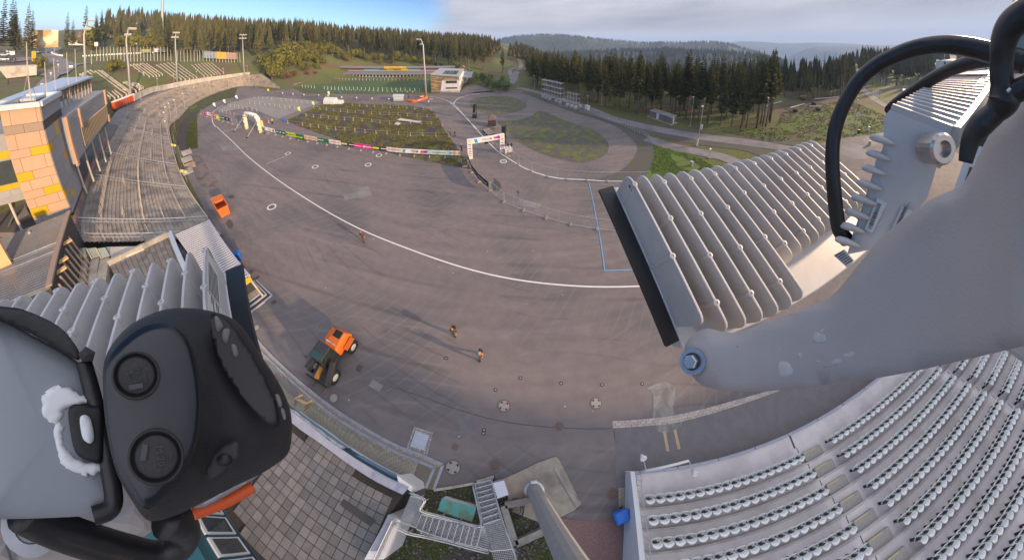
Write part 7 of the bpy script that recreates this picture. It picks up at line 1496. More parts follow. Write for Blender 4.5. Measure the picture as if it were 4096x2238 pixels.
fr, PR, SR, fR, upR = floodlight('large grey floodlight with long cooling fins filling the right side', Vector((.48697,.68553,-.54121))*k, Vector((.06443,-.01215,-.00007))*k, (.07777,-.91506,-.39575),(-.07468,-.40119,.91295),[.36,.383,.388,.39,.393,.393,.389,.307,.302,.30,.298]+[.29]*9,20,.11,0,True)
k = .80
fl_, PL, SL, fL, upL = floodlight('blue-grey floodlight with short cooling fins at the lower left', Vector((-.83589,.08770,-.54185))*k, Vector((-.02073,-.04554,.00157))*k, (.91467,-.38941,.10838),(-.08640,.07360,.99354),.25,14,.10,0,True)
# label on the first fin of the left lamp
dl = lambda d: (lambda x, y: d)
sL = (SL-upL*SL.dot(upL)).normalized()
def on_fin(s0,s1,h0,h1,off): return [PL+fL*s-upL*h-sL*off for s, h in ((s0,h0),(s1,h0),(s1,h1),(s0,h1))]
MB().slab(on_fin(.03,.25,.006,.06,.0032),-sL*.0006).build('type_label', labM, fl_, fixn=True)
for i in range(7): MB().slab(on_fin(.06,.16+.02*(i % 3),.014+i*.006,.0165+i*.006,.0040),-sL*.0003).build('print_line', blackM, fl_, fixn=True)
MB().slab(on_fin(.012,.027,.012,.034,.0034),-sL*.0005).build('serial_label', mat('grey_label', (.3,.3,.3)),fl_, fixn=True)
sR = (SR-upR*SR.dot(upR)-fR*SR.dot(fR)).normalized()
def on_finR(pts): return [PR+fR*s-upR*h-sR*.0032 for s, h in pts]
MB().slab(on_finR([(.022,.012),(.05,.012),(.05,.034),(.022,.034)]),-sR*.0005).build('arrow_label', labM, fr, fixn=True); MB().slab(on_finR([(.024,.022),(.033,.016),(.033,.020),(.044,.020),(.044,.025),(.033,.025),(.033,.029)]),-sR*.0009).build('arrow', blackM, fr, fixn=True)
# ---- yoke of the right lamp
dY = lambda x, y: .56-.19*max(0,min(1,(x-2750)/1350))-.02*max(0,(900-y)/900)
yk = thing('lamp_yoke', 'wide grey steel yoke plate with hex bolt sweeping across the lower right', 'bracket', V3(3000,1450,.5))
ol = [(2738,1400),(2746,1450),(2775,1510),(2830,1550),(2950,1568),(3100,1565),(3300,1545),(3600,1498),(3850,1440),(4096,1378),(4190,1345),(4190,380)]+[Z('x2', *p) for p in ((1488,330),(1380,440),(1290,540),(1220,660),(1080,930),(960,1000),(830,1062),(600,1230),(430,1390))]+[(3352,1165),(3273,1214),(3102,1276),(2932,1330),(2835,1312),(2785,1330),(2750,1360)]
plate(smooth_px(ol, 3),dY, .02,70,.004,14).build('yoke_plate', aluM2,yk, fixn=True, smooth=True)
bc_ = V3(2772,1445,dY(2772,1445)-.004); ax = (CAM-bc_).normalized(); ax = (ax+Vector((-.35,.1,-.1))).normalized(); xx = ax.orthogonal().normalized(); MX = Matrix((xx, ax.cross(xx),ax)).transposed(); steelB = mat('zinc_bolt', (.34,.35,.38),(.44,.45,.48),30,.35,metal=.7)
MB().lathe(bc_, [(.0205,0),(.0205,.0025),(.011,.0026)],24,MX).build('washer', steelB, yk, smooth=False); MB().lathe(bc_, [(.0135,.0025),(.0135,.006),(.010,.0062)],20,MX).build('lock_washer', darkM, yk); MB().lathe(bc_, [(.0115,.005),(.0115,.015),(.0095,.0165),(0,.0167)],6,MX).build('hex_bolt', steelB, yk)
scuff = mat('scuffed_paint', (.44,.43,.42),(.60,.59,.58),60,.6)
for i, q in enumerate(([(830,135),(860,140),(868,205),(850,208)],[(895,120),(918,150),(930,200),(905,195)],[(1062,235),(1110,205),(1160,235),(1168,290),(1120,330),(1070,300)],[(1200,190),(1235,180),(1260,250),(1230,290),(1205,240)],[(1080,130),(1110,110),(1105,175),(1065,170)],[(1300,230),(1400,215),(1500,170),(1585,120),(1560,165),(1470,225),(1380,260)],[(1270,70),(1340,30),(1370,90),(1310,130)])): patch('I', q, lambda x, y: dY(x, y)-.0006,scuff, yk, 'paint_scuff', .001,True)
# ---- driver box with ribs and paddles
dv = thing('driver_box', 'grey finned driver box with barcode stickers on top of the right floodlight', 'ballast', V3(*Z('x2', 700,700),.62))
fq = [(505,470),(548,425),(975,592),(960,640),(890,800),(815,1050),(640,1230),(440,1400),(250,1440),(290,1290),(340,1150),(385,1010),(420,900),(450,780),(500,690)]
b = MB(); inflate(b, [Z('x2', *p) for p in fq],.60,.004,.10,4); b.build('front_cover', aluM, dv, fixn=True)
for i, (x, y) in enumerate(((465,625),(440,735),(410,840),(375,945),(338,1050),(295,1150),(255,1245),(222,1345))): b = MB(); inflate(b, smooth_px([Z('x2', x+dx, y+dy) for dx, dy in ((-62,-12),(-35,-36),(30,-22),(110,22),(118,48),(60,42),(-35,14))],3),.588,.008,.05,5); b.build('paddle_fin', aluM, dv, fixn=True, smooth=True)
t0,t1,t2,t3 = V3(*Z('x2', 548,425),.60),V3(*Z('x2', 975,592),.60),V3(*Z('x2', 1290,190),1.0),V3(*Z('x2', 930,205),1.0)
MB().slab([t0,t1,t2,t3],Vector((0,0,-.05))).build('top_cover', aluM, dv, fixn=True)
for i in range(17): f = (i+.3)/17; MB().beam(t0.lerp(t3,f)+Vector((0,0,.004)),t1.lerp(t2,f)+Vector((0,0,.004)),.009,.012).build('rib', aluM, dv, bevel=.001)
MB().beam(t1+Vector((.012,0,.0)),t2+Vector((.012,0,0)),.03,.02).build('edge_rail', aluM, dv); MB().slab([t3.lerp(t2,.15)+Vector((0,0,.012)),t2.lerp(t3,.1)+Vector((0,0,.012)),t2.lerp(t3,.12).lerp(t1,.1)+Vector((0,0,.012)),t3.lerp(t2,.12).lerp(t0,.1)+Vector((0,0,.012))],Vector((0,0,.003))).build('shipping_sticker', mat('wrinkled_foil', (.55,.57,.62),(.16,.16,.18),60,.3),dv, fixn=True)
c = V3(*Z('x2', 880,695),.575); ax = (Vector((-.75,-.5,.3))).normalized(); xx = ax.orthogonal().normalized(); MX = Matrix((xx, ax.cross(xx),ax)).transposed(); MB().lathe(c, [(.0,-.02),(.021,-.02),(.021,.014),(.018,.018),(.011,.018),(.010,.008),(0,.008)],24,MX).build('socket_screw', mat('chrome_screw', (.55,.5,.46),rough=.25,metal=.8),dv, smooth=False)
dS = dl(.594)
for q, n in (([(372,1262),(462,1040),(530,1080),(428,1292)],16),([(545,1300),(640,1098),(715,1135),(640,1230)],13)):
    patch('x2', q, dS, labM, dv, 'barcode_sticker', .002)
    for i in range(n):
        f = .1+.8*i/n+.01*rd.random(); w = rd.choice((.012,.02,.03)); g = lambda a, c_: (q[0][0]+(q[1][0]-q[0][0])*a+(q[3][0]-q[0][0])*c_, q[0][1]+(q[1][1]-q[0][1])*a+(q[3][1]-q[0][1])*c_); patch('x2', [g(f, .3),g(f+w, .3),g(f+w, .75),g(f, .75)],dl(.5925),blackM, dv, 'bar', .0008)
patch('x1', [(1612,812),(1690,770),(1759,850),(1715,905)],dl(.60),labM, fr, 'info_label', .002)
for i in range(6): patch('x1', [(1625+i*14,815+i*12),(1680+i*13,783+i*12),(1684+i*13,788+i*12),(1629+i*14,820+i*12)],dl(.5985),blackM, fr, 'print_line', .0006)
# ---- cables on the right
cb = thing('power_cable', 'thick black cable arching over the right floodlight', 'cable', V3(3341,797,.6)); b = MB(); near_tube(b, None, [(3390,960),(3358,911),(3341,797),(3330,655),(3336,541),(3364,444),(3409,359),(3455,302),(3523,251),(3620,207),(3705,185),(3790,178),(3880,188),(3991,215),(4110,250)],[.62,.6,.58,.57,.57,.57,.57,.57,.57,.57,.57,.56,.55,.54,.53],.0125,16,8); b.build('sheath', rubM, cb, smooth=True)
cb = thing('power_cable', 'second black cable passing behind the driver box', 'cable', V3(3725,321,.8)); b = MB(); near_tube(b, None, [(3560,440),(3600,404),(3725,321),(3850,262),(3975,236),(4110,225)],[.9,.86,.8,.76,.74,.72],.0125,14,8); b.build('sheath', rubM, cb, smooth=True)
cb = thing('cable_strap', 'black strap knotted around the yoke at the right edge', 'strap', V3(4015,250,.32)); b = MB(); near_tube(b, None, [(4150,30),(4060,90),(4022,160),(4012,250),(4014,340),(4020,400),(3985,450),(3935,495),(3890,560),(3868,650)],.33,[.011,.010,.009,.008,.008,.011,.008,.009,.007,.005],12,8); near_tube(b, None, [(4020,395),(4060,370),(4140,330)],.33,.008,12,6); b.build('strap', rubM, cb, smooth=True); patch('y8', [(1375,1030),(1415,990),(1445,1010),(1405,1060)],dl(.312),labM, cb, 'strap_tag', .002)
gl = thing('neighbour_lamp_glass', 'mottled grey glass face of another lamp at the upper right corner', 'floodlight', V3(4060,180,.6)); b = MB(); inflate(b, [(4008,82),(4028,80),(4028,62),(4200,58),(4200,300),(4008,292)],.55,.003,.06,3); b.build('front_glass', mat('mottled_glass', (.22,.25,.25),(.34,.37,.37),90,.3,bump=.2,bscale=300),gl, fixn=True)
# ---- webcam body at the left
dC = .36
wc_ = thing('dual_lens_webcam', 'black two-lens weatherproof webcam mounted beside the lower left floodlight', 'camera', V3(*Z('F', 1000,700),dC))
bo = [(535,380),(600,260),(700,175),(850,115),(1000,110),(1150,140),(1245,200),(1330,330),(1430,480),(1490,610),(1506,720),(1495,840),(1450,900),(1330,975),(1200,1040),(1050,1110),(930,1165),(830,1195),(760,1190),(690,1100),(610,960),(560,780),(530,560)]
dB = lambda x, y: dC-.05*max(0,min(1,(900-x)/600))
b = MB(); inflate(b, smooth_px([Z('F', *p) for p in bo],3),dB, .05,.10,10,Z('F', 900,640)); b.build('housing', hsgM, wc_, fixn=True, smooth=True)
fo = [(545,420),(590,320),(700,225),(800,190),(890,205),(970,280),(1015,420),(1035,600),(1018,800),(955,950),(860,1060),(770,1140),(690,1070),(615,940),(570,760),(545,560)]
dF = lambda x, y: dC-.088
b = MB(); inflate(b, smooth_px([Z('F', *p) for p in fo],3),dF, .004,.03,4); b.build('front_plate', glossM, wc_, fixn=True, smooth=True)
for (x, y),r in (((700,455),125),((808,872),145)):
    c = V3(*Z('F', x, y),dC-.094); ax = (CAM-c).normalized(); xx = ax.orthogonal().normalized(); MX = Matrix((xx, ax.cross(xx),ax)).transposed(); s = r/1.2931/ (800*(1+((Z('F', x, y)[0]-2048)/1600)**2+((Z('F', x, y)[1]-170)/1600)**2))*(dC-.094)
    b = MB(); b.lathe(c, [(s, 0),(s, .0025),(s*.93,.0035),(s*.88,.002),(s*.86,-.002),(s*.80,-.002),(s*.78,.0015),(s*.70,.002),(0,.0022)],40,MX); o = b.build('lens_port', hsgM, wc_, smooth=True)
    k = MB().slab([c+MX @ Vector((-s*.55+s*.2*a_, s*.4*b_, .0024)) for a_, b_ in ((0,-.5),(1,-.5),(1,.9),(0,.9))],ax*.001).build('cap_slot', mat('slot_grey', (.05,.052,.06),rough=.4) if r == 125 else MATS['slot_grey'],o, fixn=True)
    text_obj('cap_text', 'M 20', s*.35,MATS['slot_grey'],Matrix.Translation(c+ax*.0028) @ MX.to_4x4() @ Matrix.Rotation(R(-75),4, 'Z') @ Matrix.Translation((0,s*.12,0)),wc_, .0003)
lo = [(1090,140),(1170,170),(1260,290),(1350,440),(1420,590),(1440,700),(1400,720),(1300,640),(1200,520),(1120,380),(1085,250)]
patch('F', lo, lambda x, y: dC-.05,mat('sensor_window', (.014,.013,.015),rough=.35),wc_, 'sensor_window', .004,True)
for q in ([(1105,160),(1120,150),(1150,200),(1140,215),(1118,230)],[(1150,220),(1185,220),(1170,290),(1145,270)],[(1190,300),(1215,300),(1228,350),(1205,360)],[(1420,560),(1440,560),(1455,610),(1440,620)],[(1448,630),(1465,635),(1475,680),(1462,685)]): patch('F', q, lambda x, y: dC-.053,mat('worn_print', (.16,.155,.15),rough=.7) if 'worn_print' not in MATS else MATS['worn_print'],wc_, 'worn_lettering', .0012,True)
patch('F', [(1060,960),(1090,880),(1150,820),(1210,795),(1238,820),(1225,890),(1170,950),(1100,995)],lambda x, y: dC-.052,hsgM, wc_, 'button_rim', .004,True); patch('F', [(1115,890),(1150,860),(1195,880),(1190,915),(1150,925)],lambda x, y: dC-.0545,blackM, wc_, 'button', .002,True)
b = MB(); near_tube(b, 'F', [(1000,1165),(1100,1130),(1200,1090),(1305,1030)],dC+.015,.0045,8); b.build('orange_seal', orM, wc_, smooth=True)
b = MB(); inflate(b, smooth_px([Z('F', *p) for p in ((980,1130),(1080,1080),(1200,1020),(1340,960),(1300,1000),(1180,1070),(1060,1130))],3),dC+.0,.006,.02,3); b.build('silver_clip', steelB, wc_, fixn=True)
# ---- junction box, gasket, ties and sealant
jb = thing('junction_box', 'smooth grey junction box at the left edge beside the webcam', 'box', V3(*Z('F', 250,700),.42)); dJ = lambda x, y: .40
b = MB(); inflate(b, smooth_px([Z('F', *p) for p in ((-120,90),(0,150),(200,262),(400,385),(450,500),(520,760),(575,1000),(592,1095),(560,1140),(480,1165),(250,1178),(0,1188),(-150,1190),(-150,640))],3),dJ, .010,.12,6); b.build('box', mat('box_grey', (.26,.285,.32),(.29,.315,.35),8,.5,bump=.03,bscale=150),jb, fixn=True, smooth=True)
b = MB(); near_tube(b, 'F', [(430,380),(470,520),(525,720),(572,950),(594,1080),(570,1140),(490,1168)],.392,.006,10); b.build('gasket', rubM, jb, smooth=True); patch('F', [(-60,60),(0,92),(120,112),(300,200),(400,320),(395,375),(250,290),(100,205),(-60,130)],dl(.38),rubM, jb, 'rubber_edge', .03,True)
patch('F', [(400,345),(440,305),(488,335),(478,380),(420,385)],dl(.37),blackM, jb, 'cable_tie', .02); patch('F', [(362,612),(480,610),(530,640),(530,880),(470,892),(400,850),(372,760)],dl(.385),blackM, jb, 'buckle', .02,True); patch('F', [(415,670),(440,655),(470,680),(488,770),(470,800),(435,780),(420,730)],dl(.381),sealM, jb, 'buckle_slot', .003,True)
for q in ([(222,560),(250,530),(310,508),(380,530),(455,575),(430,605),(340,620),(310,700),(250,690),(225,640)],[(285,700),(330,700),(330,780),(370,850),(430,890),(520,900),(540,920),(480,960),(400,950),(330,900),(295,800)]): b = plate(rough_px([Z('F', *p) for p in q],4),dl(.3885),.006,14,.0018,14); b.build('sealant', sealM, jb, fixn=True, smooth=True)
cb = thing('camera_cable', 'thick black cable looping under the webcam', 'cable', V3(*Z('F', 500,1300),.45)); b = MB(); near_tube(b, 'F', [(120,1150),(250,1215),(450,1290),(650,1345),(800,1375),(900,1350),(960,1280),(930,1215),(860,1190)],[.42,.43,.44,.45,.46,.46,.45,.43,.42],[.012,.012,.012,.0115,.011,.0105,.011,.013,.014],14); b.build('sheath', rubM, cb, smooth=True)
lb = thing('mounting_bracket', 'sunlit grey lamp arm with bolt below the junction box', 'bracket', V3(*Z('F', 300,1370),.6)); dA = dl(.62)
for q, nm_ in (([(60,1420),(140,1290),(150,1225),(215,1215),(330,1290),(560,1420)], 'arm'),([(500,1190),(640,1150),(700,1120),(780,1200),(790,1250),(700,1310),(560,1250)], 'arm_plate'),([(-60,1330),(40,1310),(70,1420),(-60,1450)], 'arm_foot')): b = MB(); inflate(b, [Z('F', *p) for p in q],dA, .01,.08,3); b.build(nm_, aluM2,lb, fixn=True)
c = V3(*Z('F', 162,1235),.59); ax = (CAM-c).normalized(); xx = ax.orthogonal().normalized(); MB().lathe(c, [(.022,-.01),(.022,.006),(.012,.007),(.011,.001),(0,.001)],18,Matrix((xx, ax.cross(xx),ax)).transposed()).build('bolt', steelB, lb)
# ================================================================ EVENT KIT, VEHICLE, PEOPLE, RIGHT-HAND SIDE
# ---- inflatable arch
archM = mat('arch_fabric', (.72,.76,.42),(.78,.79,.60),.8,.6); archR = mat('arch_red', (.55,.05,.09)); archT = mat('arch_teal', (.03,.28,.36)); archW = mat('arch_white', (.74,.72,.70),rough=.6)
aL, aR = P('z8', 1148,492),P('z8', 1352,545); au = (aR-aL).normalized(); an_ = Vector((au.y, -au.x, 0))
if an_.dot(aL) > 0: an_ = -an_
hA = ZT(aL, *Z('z8', 1140,240)); t = thing('inflatable_arch', 'inflatable start arch in pale yellow and white with red and teal chevrons', 'arch', aL.lerp(aR, .5)); rA = .62; Wd_ = (aR-aL).length
path = [aL, aL+Vector((0,0,hA*.55)),aL+Vector((0,0,hA-1.1)),aL+au*.9+Vector((0,0,hA-.35)),aL+au*Wd_*.5+Vector((0,0,hA-.2)),aR-au*.9+Vector((0,0,hA-.35)),aR+Vector((0,0,hA-1.1)),aR+Vector((0,0,hA*.55)),aR]
MB().tube(path[:3]+[path[3]],rA, 14).build('left_leg', archM, t, smooth=True); MB().tube([path[5]]+path[6:],rA, 14).build('right_leg', archM, t, smooth=True); MB().tube(path[2:7],rA*1.01,14).build('crossbeam', archW, t, smooth=True)
for q, zc_, m in [(aL, .35,archR),(aL, .62,archR),(aR, .12,archR),(aR, .37,archT),(aR, .62,archR)]:
    c = q+an_*rA*1.0+Vector((0,0,hA*zc_)); z = Vector((0,0,1)); MB().slab([c-au*.42+z*.28,c-au*.42-z*.12,c-z*.32,c+au*.42-z*.12,c+au*.42+z*.28,c+z*.08],an_*.03).build('chevron', m, t, fixn=True)
for f, m in ((.12,archR),(.3,archT),(.68,archT),(.85,archR)): c = aL.lerp(aR, f)+an_*rA*1.0+Vector((0,0,hA-.28)); MB().slab([c-au*.25-Vector((0,0,.25)),c+au*.2-Vector((0,0,.1)),c+au*.25+Vector((0,0,.3)),c-au*.15+Vector((0,0,.15))],an_*.03).build('chevron', m, t, fixn=True)
text_obj('lettering', 'TEAG', .55,blackM, frame_M(aL.lerp(aR, .48)+an_*rA*1.06+Vector((0,0,hA-.25)),au if au.x > 0 else -au, (0,0,1)),t, .01)
for p, q in ((P('z8', 955,540),aL+Vector((0,0,hA*.75))),(P('z8', 1150,628),aR+Vector((0,0,hA*.75))),(P('z8', 1412,562),aR+Vector((0,0,hA*.55)))): MB().tube([p, q],.03,5).build('guy_rope', poleM, t); MB().box(p+Vector((0,0,.12)),(.6,.4,.26)).build('sandbag', blackM, t, bevel=.05)
# ---- sponsor truss arch
sL, sR2 = P('y4', 418,968),P('y4', 945,868); su2 = (sR2-sL).normalized(); sn2 = Vector((su2.y, -su2.x, 0)); sn2 = -sn2 if sn2.dot(sL) > 0 else sn2; hS = ZT(sL, *Z('y4', 415,650)); WS = (sR2-sL).length
t = thing('sponsor_arch', 'white sponsor arch with blue and magenta hexagons over the lane', 'arch', sL.lerp(sR2,.5)); printW = mat('print_white', (.72,.71,.70),rough=.6)
zv = Vector((0,0,1))
for c, nm_ in ((sL, 'left_tower'),(sR2, 'right_tower')): MB().hexa([c-su2*.5+sn2*.2,c+su2*.5+sn2*.2,c+su2*.5-sn2*.25,c-su2*.5-sn2*.25],[p+zv*hS for p in (c-su2*.5+sn2*.2,c+su2*.5+sn2*.2,c+su2*.5-sn2*.25,c-su2*.5-sn2*.25)]).build(nm_, printW, t, fixn=True)
MB().hexa([sL+su2*.5+sn2*.2+zv*(hS-1.05),sR2-su2*.5+sn2*.2+zv*(hS-1.05),sR2-su2*.5-sn2*.2+zv*(hS-1.05),sL+su2*.5-sn2*.2+zv*(hS-1.05)],[sL+su2*.5+sn2*.2+zv*hS, sR2-su2*.5+sn2*.2+zv*hS, sR2-su2*.5-sn2*.2+zv*hS, sL+su2*.5-sn2*.2+zv*hS]).build('crossbeam', printW, t, fixn=True)
su3 = su2 if su2.x > 0 else -su2
text_obj('lettering', 'TEAG', .62,mat('print_dark', (.06,.06,.07)),frame_M(sL.lerp(sR2,.47)+sn2*.21+zv*(hS-.52),su3,zv),t, .005)
pm = {'c': mat('print_cyan', (.02,.33,.6)), 'm': mat('print_magenta', (.6,.04,.28)), 'p': mat('print_purple', (.26,.03,.3)), 'r': mat('print_red', (.55,.05,.05)), 'y': yelS, 'k': MATS['print_dark'], 'g': mat('print_grey', (.35,.36,.38))}
def quadp(o, w, h, sk, m, pts=None): MB().slab([o-su3*w-zv*h+su3*sk, o+su3*w-zv*h, o+su3*w+zv*h-su3*sk, o-su3*w+zv*h],sn2*.006).build('print', m, t, fixn=True)
for f, w, h, sk, k in ((.19,.45,.42,.25, 'c'),(.64,.16,.26,.1, 'p'),(.60,.14,.14,.05, 'c'),(.78,.5,.26,.25, 'm'),(.88,.42,.36,.2, 'p'),(.66,.12,.1,.05, 'r')): quadp(sL.lerp(sR2,f)+sn2*.205+zv*(hS-.52),w, h, sk, pm[k])
for c in (sL, sR2):
    text_obj('lettering', 'TEAG', .26,pm['k'],frame_M(c+sn2*.21+zv*(hS-.3),su3,zv),t, .004)
    for i, (k, w) in enumerate((('y', .34),('k', .3),('g', .28),('k', .34),('r', .3),('k', .32),('r', .34),('r', .2))): quadp(c+sn2*.205+zv*(hS-.75-i*.42),w, .09 if k != 'y' else .14,0,pm[k])
MB().box(sL.lerp(sR2,.5)+zv*(hS-1.35)+sn2*.2,(.9,.2,.3),math.atan2(su2.y, su2.x)).build('display', blackM, t)
b = MB(); p, q = P('y4', 925,875),P('y4', 1035,955)
for o in ((0,.15),(0,.45),(.25,.3)): b.tube([p+Vector((o[0],0,o[1])),q+Vector((o[0],0,o[1]))],.03,5)
for i in range(8): b.tube([p.lerp(q, i/8)+Vector((0,0,.15)),p.lerp(q, (i+1)/8)+Vector((.25,0,.3)),p.lerp(q, (i+1)/8)+Vector((0,0,.45))],.018,4)
b.build('base_truss', galv, t)
# ---- loudspeaker towers, tent, stage, IBC tanks, small speakers
def spk_tower(base, top, side, lab):
    h = ZT(base, *top); t = thing('speaker_tower', lab, 'loudspeaker', base); MB().beam(base, base+zv*h, .22).build('mast', darkM, t)
    for a in (0,1.57,3.14,4.71): MB().beam(base+zv*.15,base+Vector((math.cos(a+.5),math.sin(a+.5),0))*1.0+zv*.05,.08).build('outrigger', darkM, t)
    for i in range(9): MB().box(base+Vector((side*.55,-.35-.012*i*i, h-.2-.28*i)),(.75,.45,.26),.2).build('speaker', blackM, t)
    return h
spk_tower(P('y4', 515,295),Z('y4', 505,68),-1, 'black line-array speaker tower left of the dark tent'); spk_tower(P('y4', 1005,710),Z('y4', 1000,425),-1, 'black line-array speaker tower behind the sponsor arch')
t = thing('subwoofer', 'black speaker box on the ground beside the left speaker tower', 'loudspeaker', P('y4', 478,300)); MB().box(P('y4', 478,300)+zv*.6,(1.1,.9,1.2),.2).build('cabinet', blackM, t, bevel=.03)
c = [P('y4', 708,450),P('y4', 838,438),P('y4', 842,400),P('y4', 720,405)]; t = thing('event_tent', 'dark event tent with peaked brown roof behind the stage', 'tent', c[0]); hT = ZT(c[0], *Z('y4', 700,335)); tentM = mat('tent_dark', (.03,.026,.028),(.05,.042,.044),3,.85); tentR = mat('tent_roof', (.13,.085,.08),(.17,.11,.10),2,.8)
MB().hexa([p for p in c],[p+zv*hT for p in c]).build('side_wall', tentM, t, fixn=True); pk = sum(c, Vector())/4+zv*(hT+1.5); b = MB(); e = [(p-sum(c, Vector())/4)*1.06+sum(c, Vector())/4 for p in c]; b.add([p+zv*hT for p in e]+[pk],[(0,1,4),(1,2,4),(2,3,4),(3,0,4)]); b.add([p+zv*hT for p in e]+[p+zv*(hT-.3) for p in e],[(i, i+4,(i+1) % 4+4,(i+1) % 4) for i in range(4)]); b.build('roof', tentR, t)
q = PS('y4', [(620,490),(730,470),(820,545),(705,575)],.6); t = thing('winner_stage', 'low wooden stage platform with dark railing beside the tent', 'stage', P('y4', 700,560)); MB().slab(q, -zv*.1).build('deck', mat('stage_wood', (.28,.22,.19),(.34,.27,.23),2,.8),t, fixn=True); MB().hexa([Vector((p.x, p.y, 0)) for p in q],[p-zv*.1 for p in q]).build('skirt', darkM, t, fixn=True)
for a, c2 in ((q[0],q[1]),(q[1],q[2]),(q[2],q[3])):
    for z in (.5,1.05): MB().tube([a+zv*z, c2+zv*z],.03,5).build('rail', darkM, t)
    for i in range(4): p = a.lerp(c2,i/3); MB().tube([p, p+zv*1.05],.03,5).build('rail_post', darkM, t)
ibcW = mat('ibc_white', (.60,.63,.60),(.68,.70,.67),2,.5); ibcB = mat('ibc_black', (.03,.03,.033),rough=.6)
def ibc(loc, rz, lab, m=ibcW, grp=None):
    t = thing('ibc_tank', lab, 'tank', loc, rz, group=grp); tk = MB().box((0,0,.62),(.96,1.12,.95)).build('tank', m, t, local=True, bevel=.08); MB().lathe((0,0,1.1),[(.13,0),(.13,.06),(0,.06)],12).build('cap', redM if m == ibcB else blackM, tk, local=True); MB().box((0,0,.07),(1.0,1.2,.14)).build('pallet', footM, t, local=True); b = MB()
    for z in (.2,.42,.64,.86,1.08): b.tube([(-.5,-.6,z),(.5,-.6,z),(.5,.6,z),(-.5,.6,z),(-.5,-.6,z)],.014,4,False)
    for i in range(5): x = -.5+i*.25; y = -.6+i*.3; [b.tube([p, (p[0],p[1],1.1)],.014,4,False) for p in ((x, -.6,.14),(x, .6,.14),(-.5,y, .14),(.5,y, .14))]
    b.build('cage', galv if m == ibcW else poleM, t, local=True); return t
ibc(P('y4', 1010,870),.5, 'white caged water tank at the right foot of the sponsor arch'); ibc(P('y4', 1062,855),.5, 'second white caged water tank behind the arch foot'); ibc(P('y4', 325,1075),.3, 'black tank in a pale cage at the left foot of the sponsor arch', ibcB)
for x, y, lab in ((1042,890, 'small black speaker on a pole left of the water tanks'),(1098,885, 'small black speaker on a pole right of the water tanks')): p = P('y4', x, y); t = thing('pole_speaker', lab, 'loudspeaker', p); MB().tube([p, p+zv*2.0],.03,6).build('pole', darkM, t); MB().box(p+zv*2.2,(.35,.32,.55),.4).build('speaker', blackM, t, bevel=.02); [MB().tube([p+zv*.5,p+Vector((math.cos(a)*.45,math.sin(a)*.45,0))],.02,4).build('leg', darkM, t) for a in (0,2.1,4.2)]
# ---- feather flags
ff = [('z8', 1018,85,990,0,archW, 'white feather flag, farther of the two beside the gravel', 1),('z8', 838,150,805,60,archW, 'white feather flag with red print at the gravel corner', 1),('z8', 688,205,640,112,archW, 'white feather flag nearest the left fence end', 1),('z8', 1418,545,1385,365,mat('flag_peach', (.72,.46,.2)), 'orange feather flag beside the inflatable arch', 1),('y1', 1322,450,1295,318,mat('flag_lime', (.55,.62,.06)), 'yellow-green feather flag between gravel and weedy field', 1),('y1', 1045,585,1040,418,MATS['flag_lime'], 'tall green feather flag at the gravel path', 1),('y1', 408,150,395,68,mat('flag_yellow', (.75,.52,.05)), 'yellow feather flag before the end of the stand', 1),('y1', 1622,228,1585,118,archW, 'pink and white feather flag behind the greenhouse tunnel', 1),('y2', 90,640,60,590,MATS['flag_lime'], 'short yellow flag behind the greenhouse tunnel', 1)]
for k, x, y, xt, yt, m, lab, s in ff:
    p = P(k, x, y); h = ZT(p, *Z(k, xt, yt)); u = Vector((-p.y, p.x, 0)).normalized(); t = thing('feather_flag', lab, 'flag', p); MB().tube([p, p+zv*h*.7,p+zv*h*.95-u*.0,p+zv*h+u*.35],.03,5).build('pole', darkM, t); MB().box(p+zv*.1,(.5,.5,.2)).build('base', blackM, t)
    q = [p+zv*h*.35,p+zv*h*.95,p+zv*h+u*.3,p+zv*h*.97+u*.75,p+zv*h*.8+u*.95,p+zv*h*.6+u*.7]; MB().slab(q, Vector((p.x, p.y, 0)).normalized()*.02).build('sail', m, t, fixn=True)
# ---- greenhouse-like tunnel, bus shelter, collapsed orange inflatable, scaffold bits
polyM = mat('clear_polycarbonate', (.5,.55,.56),(.62,.66,.66),2,.25,spec=.6)
def tunnel(t, a, c, r, n):
    u = (c-a).normalized(); w = Vector((-u.y, u.x, 0)); vs = []; L_ = (c-a).length
    for i in range(n+1):
        for k in range(9): g = math.pi*k/8; p = a+u*L_*i/n+w*r*math.cos(g)+zv*(r*1.25*math.sin(g)); vs.append(p)
    MB().add(vs, [(i*9+k, i*9+k+1,i*9+10+k, i*9+9+k) for i in range(n) for k in range(8)]+[tuple(range(9)),tuple(n*9+k for k in range(9))[::-1]]).build('skin', polyM, t)
    for i in range(n+1): MB().tube([vs[i*9+k] for k in range(9)],.05,5).build('hoop', poleM, t)
t = thing('tunnel_shelter', 'pair of clear arched tunnel shelters at the corner of the weedy field', 'shelter', P('y1', 1500,370)); tunnel(t, P('y1', 1545,350),P('y1', 1745,360),1.9,6); tunnel(t, P('y1', 1700,362),P('y1', 1880,365),1.2,5)
t = thing('bus_shelter', 'small shelter with pale blue roof beside the netting fence', 'shelter', P('y2', 1180,700)); c = [P('y2', 1180,705),P('y2', 1345,702),P('y2', 1350,670),P('y2', 1190,668)]; MB().hexa([p+zv*.1 for p in c],[p+zv*1.9 for p in c]).build('wall', polyM, t, fixn=True); MB().slab([p+zv*2.0 for p in [(x-sum(c, Vector())/4)*1.15+sum(c, Vector())/4 for x in c]],zv*.12).build('roof', mat('pale_blue_roof', (.5,.62,.68)),t, fixn=True)
t = thing('collapsed_inflatable', 'deflated orange inflatable arch lying on the asphalt near the range mast', 'inflatable', P('y2', 1600,690)); b = MB()
